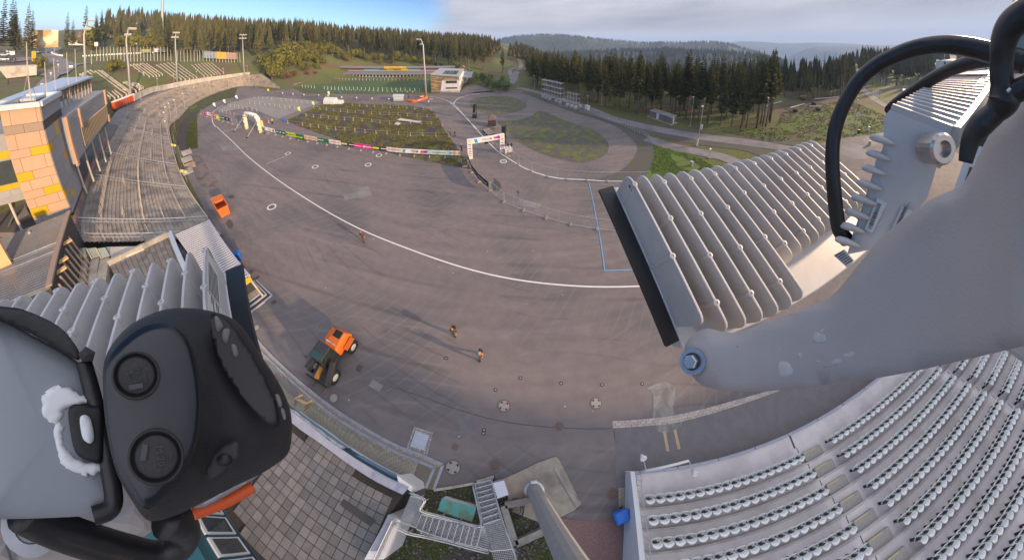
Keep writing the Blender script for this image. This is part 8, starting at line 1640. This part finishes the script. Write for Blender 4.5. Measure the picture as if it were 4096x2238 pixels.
b.tube(crv([P('y2', x, y, .3) for x, y in ((1410,690),(1470,705),(1540,708),(1620,690),(1690,665),(1735,640),(1710,620),(1650,625),(1600,628))],4),[.1,.5,.65,.6,.5,.6,.7,.55,.7,.5,.6,.65,.5,.55,.7,.6,.5,.55,.6,.6,.5,.6,.5,.55,.5,.4,.55,.5,.45,.4,.5,.3,.1],8); b.build('fabric', mat('orange_fabric', (.75,.16,.03),(.6,.10,.02),1.5,.6),t, smooth=True)
for q in ([(1590,690),(1640,676),(1646,682),(1596,697)],[(1630,628),(1690,624),(1692,632),(1632,636)]): MB().slab(PS('y2', q, 1.0),zv*.02).build('white_print', printW, t, fixn=True)
t = thing('scaffold_platform', 'flat scaffold platform of pale planks lying in the weedy field', 'scaffold', P('y3', 1200,230)); q = PS('y3', [(965,195),(1040,160),(1465,232),(1440,262)],.35)
for i in range(9): MB().slab([q[0].lerp(q[3],i/9+.008),q[0].lerp(q[3],(i+1)/9-.008),q[1].lerp(q[2],(i+1)/9-.008),q[1].lerp(q[2],i/9+.008)],-zv*.08).build('plank', mat('pale_plank', (.5,.46,.42),(.6,.56,.5),3,.8) if i == 0 else MATS['pale_plank'],t, fixn=True)
for p in q: MB().tube([Vector((p.x, p.y, 0)),p+zv*1.0],.03,5).build('post', galv, t)
t = thing('planks_pile', 'small pile of pale planks beside the scaffold platform', 'planks', P('y3', 970,265)); q = PS('y3', [(905,280),(950,240),(1035,262),(975,292)],.4); [MB().slab([p+zv*(.12*i-.3)+Vector((.1*i, 0,0)) for p in q],zv*.08).build('plank', MATS['pale_plank'],t, fixn=True) for i in range(3)]
# ---- orange skip
q = PS('E', [(1512,225),(1580,195),(1625,268),(1558,305)]); t = thing('orange_skip', 'orange steel waste skip standing on the asphalt below the stand', 'skip', P('E', 1590,300)); cx_ = sum(q, Vector())/4
b0 = [cx_+(p-cx_)*.92 for p in q]; tp2 = [cx_+(p-cx_)*1.08+zv*1.5 for p in q]; skM = mat('skip_orange', (.66,.17,.03),(.58,.14,.03),2,.55)
for i in range(4): j = (i+1) % 4; MB().hexa([b0[i],b0[j],b0[j].lerp(cx_, .06),b0[i].lerp(cx_, .06)],[tp2[i],tp2[j],tp2[j].lerp(cx_+zv*1.5,.06),tp2[i].lerp(cx_+zv*1.5,.06)]).build('side', skM, t, fixn=True); MB().beam(tp2[i],tp2[j],.14,.12).build('rim', skM, t)
MB().slab([p+zv*.08 for p in b0],zv*.1).build('floor', skM, t, fixn=True); MB().slab([tp2[0].lerp(tp2[3],.02),tp2[1].lerp(tp2[2],.02),tp2[1].lerp(tp2[2],.42),tp2[0].lerp(tp2[3],.42)],zv*.05).build('lid', skM, t, fixn=True)
# ---- crate trolleys and banners at the stand foot
for x, y, lab in ((1440,850, 'wire trolley of barrier parts nearest the soil path'),(1445,960, 'grey stacked barrier frames below the stand'),(1490,1060, 'yellowish stacked poles on a trolley below the stand'),(1450,1150, 'wire crate at the foot of the stand')):
    p = P('z6', x, y); t = thing('barrier_trolley', lab, 'trolley', p); b = MB(); [b.beam(p+Vector((dx, -1.0,.3+.12*i)),p+Vector((dx, 1.0,.3+.12*i)),.05) for i in range(6) for dx in (-.5,-.2,.1,.4)]; b.build('frames', galv if x != 1490 else pine, t); MB().box(p+zv*.2,(1.2,2.0,.12)).build('base', galv, t); [MB().beam(p+Vector((sx*.6,sy*1.0,0)),p+Vector((sx*.6,sy*1.0,1.2)),.06).build('post', galv, t) for sx in (-1,1) for sy in (-1,1)]
for x, y, m, lab in ((1250,450,yelS, 'yellow banner strip hung on the stand guard rail'),(1225,620,mat('multi_banner', (.6,.55,.08),(.1,.45,.2),1.5), 'yellow and green banner strip below the yellow one'),(1290,400,archR, 'small red and white banner at the stand foot')):
    p = P('z6', x, y-60,.6); q = P('z6', x+12,y+70,.6); t = thing('rail_banner', lab, 'banner', p); MB().slab([p, q, q+zv*.9,p+zv*.9],Vector((.05,0,0))).build('cloth', m, t, fixn=True)
for zx, zy in ((1260,850),(1440,1290)):
    p = P('z6', zx, zy); t = thing('work_light', 'twin yellow work lights on a stand at the foot of the terrace, %s' % ('farther pair' if zy < 1000 else 'nearer pair'), 'lamp', p); MB().tube([p, p+zv*2.2],.04,6).build('pole', galv, t); [MB().box(p+Vector((sx*.5,.2*sx, 2.2)),(.5,.35,.4),.4).build('lamp', mat('work_light_yellow', (.72,.6,.2)) if 'work_light_yellow' not in MATS else MATS['work_light_yellow'],t) for sx in (-1,1)]; MB().beam(p+Vector((-.5,-.2,2.1)),p+Vector((.5,.2,2.1)),.05).build('crossbar', galv, t)
# ---- telehandler
th_ = P('p2', 720,720); fw_ = (P('p2', 290,1230)-P('p2', 640,700)); fw_.z = 0; ta = math.atan2(fw_.y, fw_.x); t = thing('telehandler', 'orange telehandler with black cab and lowered forks parked on the asphalt', 'vehicle', P('p2', 800,800),ta); tyM = mat('tyre', (.02,.02,.02),(.035,.034,.032),12,.85,bump=.5,bscale=40); tor = mat('vehicle_orange', (.70,.16,.015),(.62,.13,.012),2,.4,coat=.3)
# local frame: +x forwards (forks),origin between the axles on the ground
for x in (1.05,-1.35):
    for y in (-.85,.85):
        w = MB(); w.lathe((x, y, .52),[(.30,-.17),(.47,-.19),(.52,-.12),(.52,.12),(.47,.19),(.30,.17)],20,Matrix.Rotation(R(90),3, 'X')); o = w.build('wheel', tyM, t, local=True)
        for s in (-1,1): MB().lathe((x, y+s*.15,.52),[(.30,0),(.27,-.03*s),(.12,-.05*s),(0,-.05*s)],16,Matrix.Rotation(R(90),3, 'X')).build('rim', mat('rim_white', (.62,.6,.58)) if 'rim_white' not in MATS else MATS['rim_white'],o, local=True)
        for i in range(16): a = i*.3927; MB().box((0,0,0),(.09,.34,.05),0,Matrix.Translation((x+.52*math.cos(a),y, .52+.52*math.sin(a))) @ Matrix.Rotation(-a+R(90),4, 'Y')).build('tread_lug', tyM, o, local=True)
MB().box((-.1,0,.55),(3.3,1.0,.4)).build('chassis', darkM, t, local=True, bevel=.04)
b = MB(); b.hexa([(-2.15,-.62,.75),(-.35,-.72,.75),(-.35,.72,.75),(-2.15,.62,.75)],[(-1.85,-.45,1.55),(-.40,-.6,1.62),(-.40,.6,1.62),(-1.85,.45,1.55)]); hd_ = b.build('engine_hood', tor, t, local=True, bevel=.12,fixn=True)
MB().box((-1.5,0,1.60),(.55,.62,.05)).build('hood_grille', blackM, hd_, local=True); MB().box((-.75,-.25,1.66),(.08,.5,.02)).build('maker_plate', wtM, hd_, local=True); MB().tube([(-.7,.3,1.6),(-.7,.3,1.95),(-.62,.3,2.02)],.05,8).build('exhaust', galv, hd_, local=True)
for y in (-.86,.86): MB().box((-1.35,y, 1.08),(1.0,.36,.06)).build('mudguard', tor, t, local=True, bevel=.02); MB().box((1.05,y, 1.1),(1.0,.36,.06)).build('front_mudguard', darkM, t, local=True, bevel=.02)
for x, y in ((-.35,-.55),(-.35,.55),(.85,-.5),(.85,.5)): MB().beam((x, y, .8),(x*.9,y*.92,2.25),.08).build('cab_pillar', blackM, t, local=True)
b = MB(); b.hexa([(-.33,-.53,.85),(.83,-.48,.85),(.83,.48,.85),(-.33,.53,.85)],[(-.3,-.49,2.2),(.75,-.45,2.2),(.75,.45,2.2),(-.3,.49,2.2)]); b.build('cab_glass', mat('cab_glass', (.02,.026,.024),rough=.08,spec=.8),t, local=True, fixn=True)
cr_ = MB().box((.22,0,2.28),(1.2,1.06,.1)).build('cab_roof', darkM, t, local=True, bevel=.03)
for i in range(6): MB().box((.36+i*.07,0,2.34),(.05,.9,.02)).build('roof_slat', mat('roof_teal', (.035,.09,.10),rough=.3) if i == 0 else MATS['roof_teal'],cr_, local=True)
MB().beam((.3,.95,1.75),(1.75,.95,.75),.26,.30).build('boom', darkM, t, local=True); MB().beam((.9,0,.9),(1.75,0,.7),.3,.3).build('front_arm', mat('arm_gold', (.42,.2,.03)),t, local=True); MB().box((1.85,0,.6),(.12,1.5,.6)).build('carriage', blackM, t, local=True)
for y in (-.38,.38): MB().hexa([(1.9,y-.06,.04),(3.1,y-.04,.04),(3.1,y+.04,.04),(1.9,y+.06,.04)],[(1.9,y-.06,.12),(3.1,y-.04,.06),(3.1,y+.04,.06),(1.9,y+.06,.12)]).build('fork', mat('rusty_fork', (.2,.12,.09),rough=.7) if y < 0 else MATS['rusty_fork'],t, local=True); MB().tube([(.8,y*1.45,2.2),(.95,y*1.9,2.0)],.02,5).build('mirror_arm', blackM, t, local=True); MB().box((.98,y*2.0,1.95),(.05,.2,.28)).build('mirror', blackM, t, local=True)
MB().box((-.1,-.72,.62),(.8,.25,.35)).build('side_step', darkM, t, local=True)
t.scale = (1.1,1.1,1.1)
# ---- people
skinM = mat('skin', (.52,.30,.21),rough=.6)
def limb_rings(b, pts, rs, n=10): b.tube(crv(pts, 4),list(np.interp(np.linspace(0,1,(len(pts)-1)*4+1),np.linspace(0,1,len(pts)),rs)),n)
def person(loc, rz, lab, top, legs, hair, stride=.25,lean=0., arm=.2,pack=None, shoe=(.04,.03,.03),h=1.76,hat=None, shorts=False):
    t = thing('person', lab, 'person', loc, rz); s = h/1.76; k = lambda x, y, z: Vector((x+lean*max(0,z-.9),y, z))*s; mk = lambda nm_, c: mat(nm_, c, tuple(v*.7 for v in c),6,.85)
    i = len([o for o in ROOT if o.name.startswith('person')]); tm, lm, hm = mk('top_%d' % i, top),mk('legs_%d' % i, legs),mk('hair_%d' % i, hair)
    b = MB(); b.mat(skinM)
    limb_rings(b, [k(0,0,.95),k(0,0,1.15),k(.0,0,1.38),k(0,0,1.46),k(.01,0,1.54)],[.13,.13,.15,.07,.055])
    b.lathe(k(.03,0,1.655),[(0,-.115),(.05,-.105),(.075,-.05),(.082,0),(.08,.05),(.055,.095),(0,.115)],12); b.box(k(.115,0,1.65),(.035,.03,.045)); [b.box(k(.10,y, 1.675),(.02,.025,.012)) for y in (-.032,.032)]; b.box(k(.10,0,1.595),(.02,.05,.01)); [b.box(k(.02,y, 1.65),(.03,.015,.05)) for y in (-.085,.085)]
    for sy, ph in ((1,1),(-1,-1)):
        limb_rings(b, [k(0,sy*.17,1.42),k(-.05*ph, sy*.235,1.15),k(arm*.4-.05*ph*0+.1*ph*.5,sy*.25,.93)],[.052,.043,.032]); hd = k(arm*.4+.05*ph+.02,sy*.25,.86); b.box(hd, (.035,.07,.09)); [b.tube([hd+Vector((.008,-.028+.018*f, -.03)),hd+Vector((.02,-.026+.017*f, -.09)),hd+Vector((.0,-.024+.016*f, -.11))],[.010,.009,.007],5) for f in range(4)]; b.tube([hd+Vector((.02,0,.02)),hd+Vector((.06,0,-.03))],[.011,.008],5)
        limb_rings(b, [k(0,sy*.09,.93),k(stride*.45*ph+.03,sy*.10,.50),k(stride*ph-.02,sy*.10,.09)],[.088,.062,.042])
    b.build('body', None, t, local=True, smooth=True)
    b = MB(); limb_rings(b, [k(0,0,.90),k(0,0,1.08),k(0,0,1.30),k(0,0,1.43),k(0,0,1.49)],[.17,.155,.175,.13,.075],12)
    for sy, ph in ((1,1),(-1,-1)): limb_rings(b, [k(0,sy*.14,1.43),k(-.05*ph, sy*.235,1.15),k(arm*.4+.04*ph, sy*.25,.95)],[.075,.06,.048])
    b.build('jacket', tm, t, local=True, smooth=True); b = MB()
    for sy, ph in ((1,1),(-1,-1)): limb_rings(b, [k(0,sy*.085,.98),k(stride*.45*ph+.03,sy*.10,.50)]+([] if shorts else [k(stride*ph-.02,sy*.10,.08)]),[.115,.085]+([] if shorts else [.065]))
    b.build('trousers', lm, t, local=True, smooth=True)
    for sy, ph in ((1,1),(-1,-1)): c = k(stride*ph+.04,sy*.1,.045); MB().box(c, (.27,.095,.09)).build('shoe', mk('shoe_%d' % i, shoe) if sy == 1 else MATS['shoe_%d' % i],t, local=True, bevel=.025)
    MB().lathe(k(.015,0,1.69),[(.088,-.04),(.09,.02),(.075,.07),(.04,.1),(0,.105)],12).build('hair' if not hat else 'cap', hm if not hat else mk('cap_%d' % i, hat),t, local=True, smooth=True)
    if pack: MB().box(k(-.24,0,1.2),(.2,.32,.48)).build('backpack', mk('pack_%d' % i, pack),t, local=True, bevel=.06)
    return t
person(W(1459,958),R(-65), 'man in brown jacket and grey shirt walking beside the white curve', (.12,.055,.035),(.18,.08,.045),(.3,.12,.08),.3)
person(P('p1', 435,690),R(-95), 'person with dark backpack and tan trousers standing in the middle of the floor', (.10,.07,.03),(.40,.26,.2),(.45,.25,.08),.12,.15,pack=(.02,.025,.02),hat=(.5,.26,.06))
person(P('p1', 1060,1250),R(-110), 'person in light blue cap with dark backpack near the floor centre', (.42,.26,.12),(.25,.13,.07),(.1,.07,.05),.25,.12,pack=(.03,.05,.03),hat=(.05,.35,.65))
person(P('y1', 402,775),R(-60), 'person in red top and white trousers left of a pair near the inflatable arch', (.5,.1,.05),(.6,.55,.5),(.3,.15,.08),.08); person(P('y1', 465,772),R(-100), 'person in orange vest near the inflatable arch', (.62,.25,.05),(.06,.05,.05),(.4,.2,.05),.08); person(P('y1', 480,768),R(-120), 'person in lime yellow vest behind the orange vest', (.55,.55,.05),(.04,.04,.04),(.2,.12,.06),.08)
person(P('y3', 2055,520),R(60), 'person in light blue shirt at the right edge of the weedy field', (.18,.36,.62),(.2,.13,.1),(.4,.2,.08),.1); person(P('y3', 2070,470),R(-70), 'person in brown top behind the blue shirt', (.2,.13,.05),(.35,.2,.15),(.4,.25,.08),.1); person(P('y3', 2160,540),R(150), 'person in dark vest facing the blue shirt beside the lane', (.05,.05,.05),(.45,.28,.15),(.45,.25,.1),.15)
person(P('y3', 2305,840),R(95), 'person in dark grey with white cap walking beside the white kerb line', (.09,.09,.10),(.04,.04,.045),(.2,.15,.1),.18,hat=(.6,.6,.6)); person(P('y2', 1435,655),R(-90), 'person in dark clothes standing in front of the range', (.07,.045,.04),(.06,.05,.045),(.25,.15,.1),.1)
person(PZ('z1', 875,768,150),R(0), 'person with yellow top walking on the hill road far left', (.6,.45,.1),(.05,.05,.06),(.2,.12,.08),.25); person(PZ('z1', 110,1090,80),R(60), 'person in dark clothes before the bunker garage', (.08,.06,.05),(.06,.05,.05),(.2,.12,.08),.1)
# ---- scaffold truss with water tanks
trM = mat('truss_tube', (.48,.49,.52),(.6,.6,.62),3,.4,metal=.4); trR = mat('truss_couplings', (.4,.2,.2),(.34,.36,.45),2,.6)
t = thing('scaffold_rig', 'tall scaffold truss rig on water tank ballast behind the oval', 'scaffold', P('y5', 600,900)); R0,R1 = P('y5', 310,815),P('y5', 860,990); ru = (R1-R0).normalized(); rn = Vector((-ru.y, ru.x, 0)); rn = -rn if rn.dot(R0) < 0 else rn; RL = (R1-R0).length
hs = [ZT(R0, *Z('y5', 340,y)) for y in (690,545,415,280)]; nb_ = 7
def rpt(s, n, z): p = R0+ru*s+rn*n; return Vector((p.x, p.y, z))
b = MB(); bb = MB()
for i in range(nb_+1):
    s = .3+(RL-.6)*i/nb_
    for n in (0.2,2.2): b.tube([rpt(s, n, 0),rpt(s, n, hs[3] if n < 1 else hs[2])],.05,5)
    for z in hs: b.tube([rpt(s, .2,z),rpt(s, 2.2,z)],.04,4)
    b.tube([rpt(s, .2,hs[3]),rpt(s, 3.2,hs[1])],.04,4)
for z in hs:
    for n in (.2,2.2): b.tube([rpt(0,n, z),rpt(RL, n, z)],.05,5)
    MB().slab([rpt(0,.3,z-.08),rpt(RL, .3,z-.08),rpt(RL, 1.0,z-.08),rpt(0,1.0,z-.08)],zv*.05).build('deck_plank', trM, t, fixn=True)
for i in range(nb_):
    s0,s1 = .3+(RL-.6)*i/nb_, .3+(RL-.6)*(i+1)/nb_
    for z0,z1 in zip(hs, hs[1:]): bb.tube([rpt(s0,.2,z0),rpt(s1,.2,z1)],.035,4)
b.build('frame_tubes', trM, t); bb.build('brace_tubes', trR, t)
Q0,Q1 = P('y5', 960,1050),P('y5', 1290,1150); qu = (Q1-Q0); hq2 = ZT(Q0, *Z('y5', 1000,640)); hq1 = ZT(Q0, *Z('y5', 1000,880)); b = MB()
for i in range(5):
    p = Q0+qu*i/4
    for n in (.2,2.2): b.tube([p+rn*n, p+rn*n+zv*hq2],.05,5)
    for z in (hq1,(hq1+hq2)/2,hq2): b.tube([p+rn*.2+zv*z, p+rn*2.2+zv*z],.04,4)
for z in (.1,hq1,(hq1+hq2)/2,hq2): [b.tube([Q0+rn*n+zv*z, Q1+rn*n+zv*z],.05,5) for n in (.2,2.2)]
for i in range(4): p, q = Q0+qu*i/4,Q0+qu*(i+1)/4; b.tube([p+zv*(hq1+hq2)/2,q+zv*hq2],.035,4); b.tube([p+zv*hq1,q+zv*(hq1+hq2)/2],.035,4)
b.build('low_frame_tubes', trM, t)
for i, (x, y) in enumerate(((345,810),(435,840),(528,872),(715,935),(818,970),(1030,1045),(1145,1080),(1262,1118),(1390,1080),(920,915))): ibc(P('y5', x, y)+rn*.7,math.atan2(ru.y, ru.x), 'white caged water tank ballasting the scaffold rig', ibcW, 'water tanks under the scaffold rig')
# ---- wooden container hut
h0,h1,h2 = P('y6', 614,800),P('y6', 942,915),P('y6', 1012,890); hu = (h1-h0).normalized(); hn = Vector((-hu.y, hu.x, 0)); hn = -hn if hn.dot(h0) < 0 else hn; HL = (h1-h0).length; HD = 2.5; hh = ZT(h1, *Z('y6', 940,812)); plM = mat('grey_boarding', (.20,.165,.14),(.29,.24,.205),3,.9,rnd=.3)
t = thing('timber_hut', 'long low hut clad in vertical weathered boards at the forest edge', 'hut', h0); hb_ = lambda s, n, z: Vector((*(h0+hu*s+hn*n).xy, z)); MB().hexa([hb_(0,0,0),hb_(HL, 0,0),hb_(HL, HD, 0),hb_(0,HD, 0)],[hb_(0,0,hh),hb_(HL, 0,hh),hb_(HL, HD, hh),hb_(0,HD, hh)]).build('wall', darkM, t, fixn=True)
nbd = 42
for i in range(nbd): s0,s1 = HL*i/nbd+.01,HL*(i+1)/nbd-.01; MB().slab([hb_(s0,0,.08),hb_(s1,0,.08),hb_(s1,0,hh),hb_(s0,0,hh)],-hn*(.03+.02*(i % 2))).build('board', plM, t, fixn=True)
for i in range(12): s0,s1 = HD*i/12+.01,HD*(i+1)/12-.01; MB().slab([hb_(HL, s0,.08),hb_(HL, s1,.08),hb_(HL, s1,hh),hb_(HL, s0,hh)],hu*(.03+.02*(i % 2))).build('board', plM, t, fixn=True)
MB().hexa([hb_(-.15,-.15,hh),hb_(HL+.15,-.15,hh),hb_(HL+.15,HD+.15,hh),hb_(-.15,HD+.15,hh)],[hb_(-.15,-.15,hh+.18),hb_(HL+.15,-.15,hh+.18),hb_(HL+.15,HD+.15,hh+.18),hb_(-.15,HD+.15,hh+.18)]).build('roof', capM, t, fixn=True); MB().slab([hb_(0,0,hh+.19),hb_(HL, 0,hh+.19),hb_(HL, HD, hh+.19),hb_(0,HD, hh+.19)],zv*.01).build('roof_gravel', gravelM, t, fixn=True); MB().slab([hb_(2.6,-.05,.08),hb_(3.5,-.05,.08),hb_(3.5,-.05,2.1),hb_(2.6,-.05,2.1)],-hn*.05).build('door', wtM, t, fixn=True); MB().slab([hb_(HL+.05,.8,.08),hb_(HL+.05,1.5,.08),hb_(HL+.05,1.5,2.1),hb_(HL+.05,.8,2.1)],hu*.05).build('end_door', wtM, t, fixn=True); MB().hexa([hb_(-.8,-.9,0),hb_(HL+.9,-.9,0),hb_(HL+.9,HD+.3,0),hb_(-.8,HD+.3,0)],[hb_(-.8,-.9,.07),hb_(HL+.9,-.9,.07),hb_(HL+.9,HD+.3,.07),hb_(-.8,HD+.3,.07)]).build('plinth', conc, t, fixn=True)
# ---- lamp posts, cabinets, fence and other bits on the right
def lamp(k, x, yb, xt, yt, lab, sleeve=False):
    p = P(k, x, yb); h = ZT(p, *Z(k, xt, yt)); t = thing('lamp_post', lab, 'lamp post', p); MB().tube([p, p+zv*h],[.09,.055],7).build('pole', galv, t); MB().box(p+Vector((-.25,0,h+.02)),(.75,.32,.14),.3).build('lamp_head', wtM, t, bevel=.03)
    if sleeve: MB().lathe(p, [(.24,0),(.22,1.5),(.12,1.55)],12).build('sleeve', wtM, t)
    else: MB().box(p+zv*.05,(.6,.6,.1)).build('footing', conc, t)
lamp('y6', 1240,950,1282,490, 'lamp post right of the timber hut'); lamp('y6', 1342,1250,1428,635, 'lamp post with a white sleeve between the two roads', True); lamp('D', 872,1055,918,760, 'lamp post before the forest edge by the grass'); lamp('y5', 2022,995,2030,425, 'lamp post on the grass left of the timber hut'); lamp('y5', 1632,1005,1640,735, 'lamp post beside the grey cabinets'); lamp('y5', 985,640,990,235, 'lamp post behind the scaffold rig'); lamp('y5', 125,550,118,175, 'lamp post left of the scaffold rig'); lamp('y6', 1535,1440,1560,1300, 'short lamp post beside the service road'); lamp('D', 1578,1050,1625,780, 'lamp post behind the arching cable'); lamp('C', 477,640,475,540, 'lamp post at the foot of the hill path'); lamp('y7', 955,740,995,485, 'lamp post by the valley road junction'); lamp('y7', 1172,720,1200,555, 'lamp post near the far right wood')
for k, q, h, m, lab, cat in (('y6', (1412,995),1.2,wtM, 'white electrical cabinet between lamp posts on the grass', 'cabinet'),('y5', (1590,1105),1.5,wtM, 'pale cabinet with dark vents at the fence, left of two', 'cabinet'),('y5', (1650,1125),1.5,wtM, 'pale cabinet at the fence, right of two', 'cabinet'),('y7', (825,1120),1.2,wtM, 'white box tilted on the grass near the arching cable', 'box'),('y7', (705,1145),.9,blackM, 'dark bin with yellow lid on the grass', 'bin'),('y7', (835,1290),1.0,galv, 'grey pillar box by the gravel road', 'pillar'),('D', (315,1290),.9,galv, 'grey pillar on the green bank', 'pillar')):
    p = P(k, *q); t = thing('utility_box', lab, cat, p); MB().box(p+zv*h/2,(1.0 if h > 1 else .6,.5,h),.4).build('body', m, t, bevel=.03); MB().box(p+zv*(h+.04),(1.06 if h > 1 else .66,.56,.08),.4).build('lid', m if m != blackM else yelS, t)
p = P('y7', 660,1110); t = thing('info_board', 'white board with red frame on a post behind the arching cable', 'sign', p); c = WD(*Z('y7', 706,935),p.xy.length); MB().box(c, (2.0,.1,1.3),.5).build('board', wtM, t); MB().tube([Vector((c.x, c.y, 0)),c],.06,6).build('post', galv, t)
fp_ = crv(PS('C', [(915,792),(1000,815),(1100,845),(1200,880),(1300,925),(1380,965),(1418,1012)]),6); t = thing('grey_rail_fence', 'curved grey metal rail fence around the end of the oval', 'fence', fp_[0])
for p in fp_[::1]: MB().beam(p, p+zv*1.25,.07).build('post', galv, t)
for k in range(5): MB().tube([p+zv*(.25+.24*k) for p in fp_],.022,4).build('rail', galv, t)
wbM = mat('factory_white', (.62,.63,.64),(.68,.68,.68),.3,.7); t, c = backbox('white_hall', 'long white industrial hall far behind the driver box', 'building', [Z('y8', 480,655),Z('y8', 1400,640),Z('y8', 1400,770),Z('y8', 480,745)],390,30,wbM); MB().slab([c[0],c[1],c[1]+Vector((c[0].x, c[0].y, 0)).normalized()*30,c[0]+Vector((c[0].x, c[0].y, 0)).normalized()*30],zv*.6).build('roof', galv, t, fixn=True)
for f in (.12,.3,.5,.7): MB().slab(tg(c, f, f+.03,0,.9,.05),-Vector((c[0].x, c[0].y, 0)).normalized()*.2).build('downpipe', darkM, t, fixn=True)
t, c = backbox('beige_shed', 'small beige shed beside the valley road', 'shed', [Z('y7', 1240,640),Z('y7', 1330,655),Z('y7', 1330,700),Z('y7', 1235,710)],150,4,wallM); MB().slab([c[0]+zv*.02,c[1]+zv*.02,c[1]+zv*.4+Vector((c[0].x, c[0].y, 0)).normalized()*4.2,c[0]+zv*.4+Vector((c[0].x, c[0].y, 0)).normalized()*4.2],zv*.15).build('roof', galv, t, fixn=True)
for i, (a, c) in enumerate((((900,830),(1020,795)),((1280,775),(1465,762)),((1090,845),(1200,815)),((1240,835),(1340,835)))): p, q = P('D', *a),P('D', *c); t = thing('felled_log', 'pale felled log on the cleared ground, %s' % ('left', 'longest, by the forest edge', 'middle', 'right')[i], 'log', p); MB().tube([p+zv*.25,q+zv*.3],[.24,.16],8).build('trunk', MATS['pale_plank'],t); MB().tube([p.lerp(q, .6)+zv*.3,p.lerp(q, .7)+Vector((.3,.8,.9))],.05,5).build('branch_stub', barkM, t)
for x, y in ((1190,780),(1275,815),(1310,860),(1130,870)): p = P('D', x, y); t = thing('root_plate', 'upturned dark root plate on the cleared ground', 'stump', p, group='root plates on the cleared ground'); b = MB(); inf = [(rd.uniform(.5,1.0),a) for a in np.linspace(0,6.28,12)[:-1]]; b.lathe(p+zv*.5,[(.2,-.6),(.9,-.3),(1.1,.1),(.6,.5),(0,.6)],9); b.build('stump', floorM, t); [MB().tube([p+zv*.5,p+Vector((math.cos(a)*r*1.6,math.sin(a)*r*1.6,.5+r*.8))],[.1,.02],4).build('root', barkM, t) for r, a in inf[::2]]
# ---- parked cars far left
def car(p, rz, m, lab, van=False):
    t = thing('parked_car', lab, 'car', p, rz); h = .5 if not van else .95; b = MB(); b.hexa([(-2.1,-.85,.35),(2.1,-.85,.35),(2.1,.85,.35),(-2.1,.85,.35)],[(-2.05,-.82,.95),(2.0,-.8,.85),(2.0,.8,.85),(-2.05,.82,.95)]); b.build('body', m, t, local=True, bevel=.08,fixn=True); b = MB(); b.hexa([(-1.9,-.78,.92),(1.2,-.78,.9),(1.2,.78,.9),(-1.9,.78,.92)],[(-1.5,-.62,.95+h),(.5,-.62,.95+h),(.5,.62,.95+h),(-1.5,.62,.95+h)]); b.build('cabin', glassM, t, local=True, fixn=True); MB().box((-.5,0,.97+h),(2.0,1.24,.06)).build('roof', m, t, local=True)
    for x in (-1.3,1.3): [MB().lathe((x, y, .33),[(.33,-.1),(.33,.1),(.2,.11),(0,.11)],12,Matrix.Rotation(R(90),3, 'X')).build('wheel', blackM, t, local=True) for y in (-.8,.8)]
carW = mat('car_white', (.65,.66,.68),rough=.3,coat=.4); carS = mat('car_dark', (.06,.08,.11),rough=.3,coat=.4)
for x, y, m, lab, v in ((60,715,carW, 'white van parked nearest in the car park', True),(150,715,carS, 'dark car to the right of the white van', False),(40,640,carW, 'white car behind the white van', False),(110,625,carW, 'second white car in the row behind', False),(30,585,carS, 'dark car at the back of the car park', False),(90,585,carW, 'pale car at the back of the car park', False),(575,590,carW, 'white car beside the yellow sign panel', False),(1100,475,carS, 'dark car under the spruces by the hill road', False)): car(PZ('z1', x, y, 150),rd.uniform(.8,1.4),m, lab, v)
wheelie(P('y1', 712,738),.5, 'blue wheelie bin at the corner of gravel and weedy field'); wheelie(P('y2', 262,572),0, 'blue wheelie bin on the asphalt before the range')
# ---- out-of-view body added to the neighbouring lamp to shade the webcam and junction box
b = MB(); b.box(CAM+Vector((.62,-.52,-.05)),(.16,.72,.62),-.12); b.build('lamp_body', aluM, gl, bevel=.01)
# ---- light haze over the valley
hzM = bpy.data.materials.new('haze'); hzM.use_nodes = True; _n = hzM.node_tree; _n.nodes.remove(_n.nodes['Principled BSDF']); _v = _n.nodes.new('ShaderNodeVolumePrincipled'); _v.inputs['Color'].default_value = (.50,.68,1.0,1); _v.inputs['Density'].default_value = .00026; _v.inputs['Anisotropy'].default_value = 0.0; _n.links.new(_v.outputs[0],_n.nodes['Material Output'].inputs['Volume'])
hb2 = MB().box((0,2600,-110),(15000,11500,640)).build('haze', hzM, kind='stuff'); tag(hb2, 'thin bluish haze over the valley and hills', 'haze')
# ---- unseen hall added behind the seating stand to shade the stand and near floor
t = thing('added_shade_hall', 'tall pale hall behind the lamp yoke, beside the seating stand', 'building', (62,-28,0)); un = Vector((-.98,-.2,0)); HB = [Vector(p) for p in ((50,-8.2,0),(78,-14.5,0),(70,-46,0),(46,-41,0))]
MB().hexa(HB, [p+zv*17.6 for p in HB]).build('wall', whiteR, t, fixn=True); HC = sum(HB, Vector())/4; MB().hexa([HC+(p-HC)*1.01+zv*17.6 for p in HB],[HC+(p-HC)*1.01+zv*18.0 for p in HB]).build('roof', zinc, t, fixn=True)
for i in range(6):
    for z in (4,8.5,13): a, c = HB[0].lerp(HB[3],(i+.15)/6),HB[0].lerp(HB[3],(i+.85)/6); MB().slab([a+zv*z, c+zv*z, c+zv*(z+2),a+zv*(z+2)],un*.08).build('window', glassM, t, fixn=True)
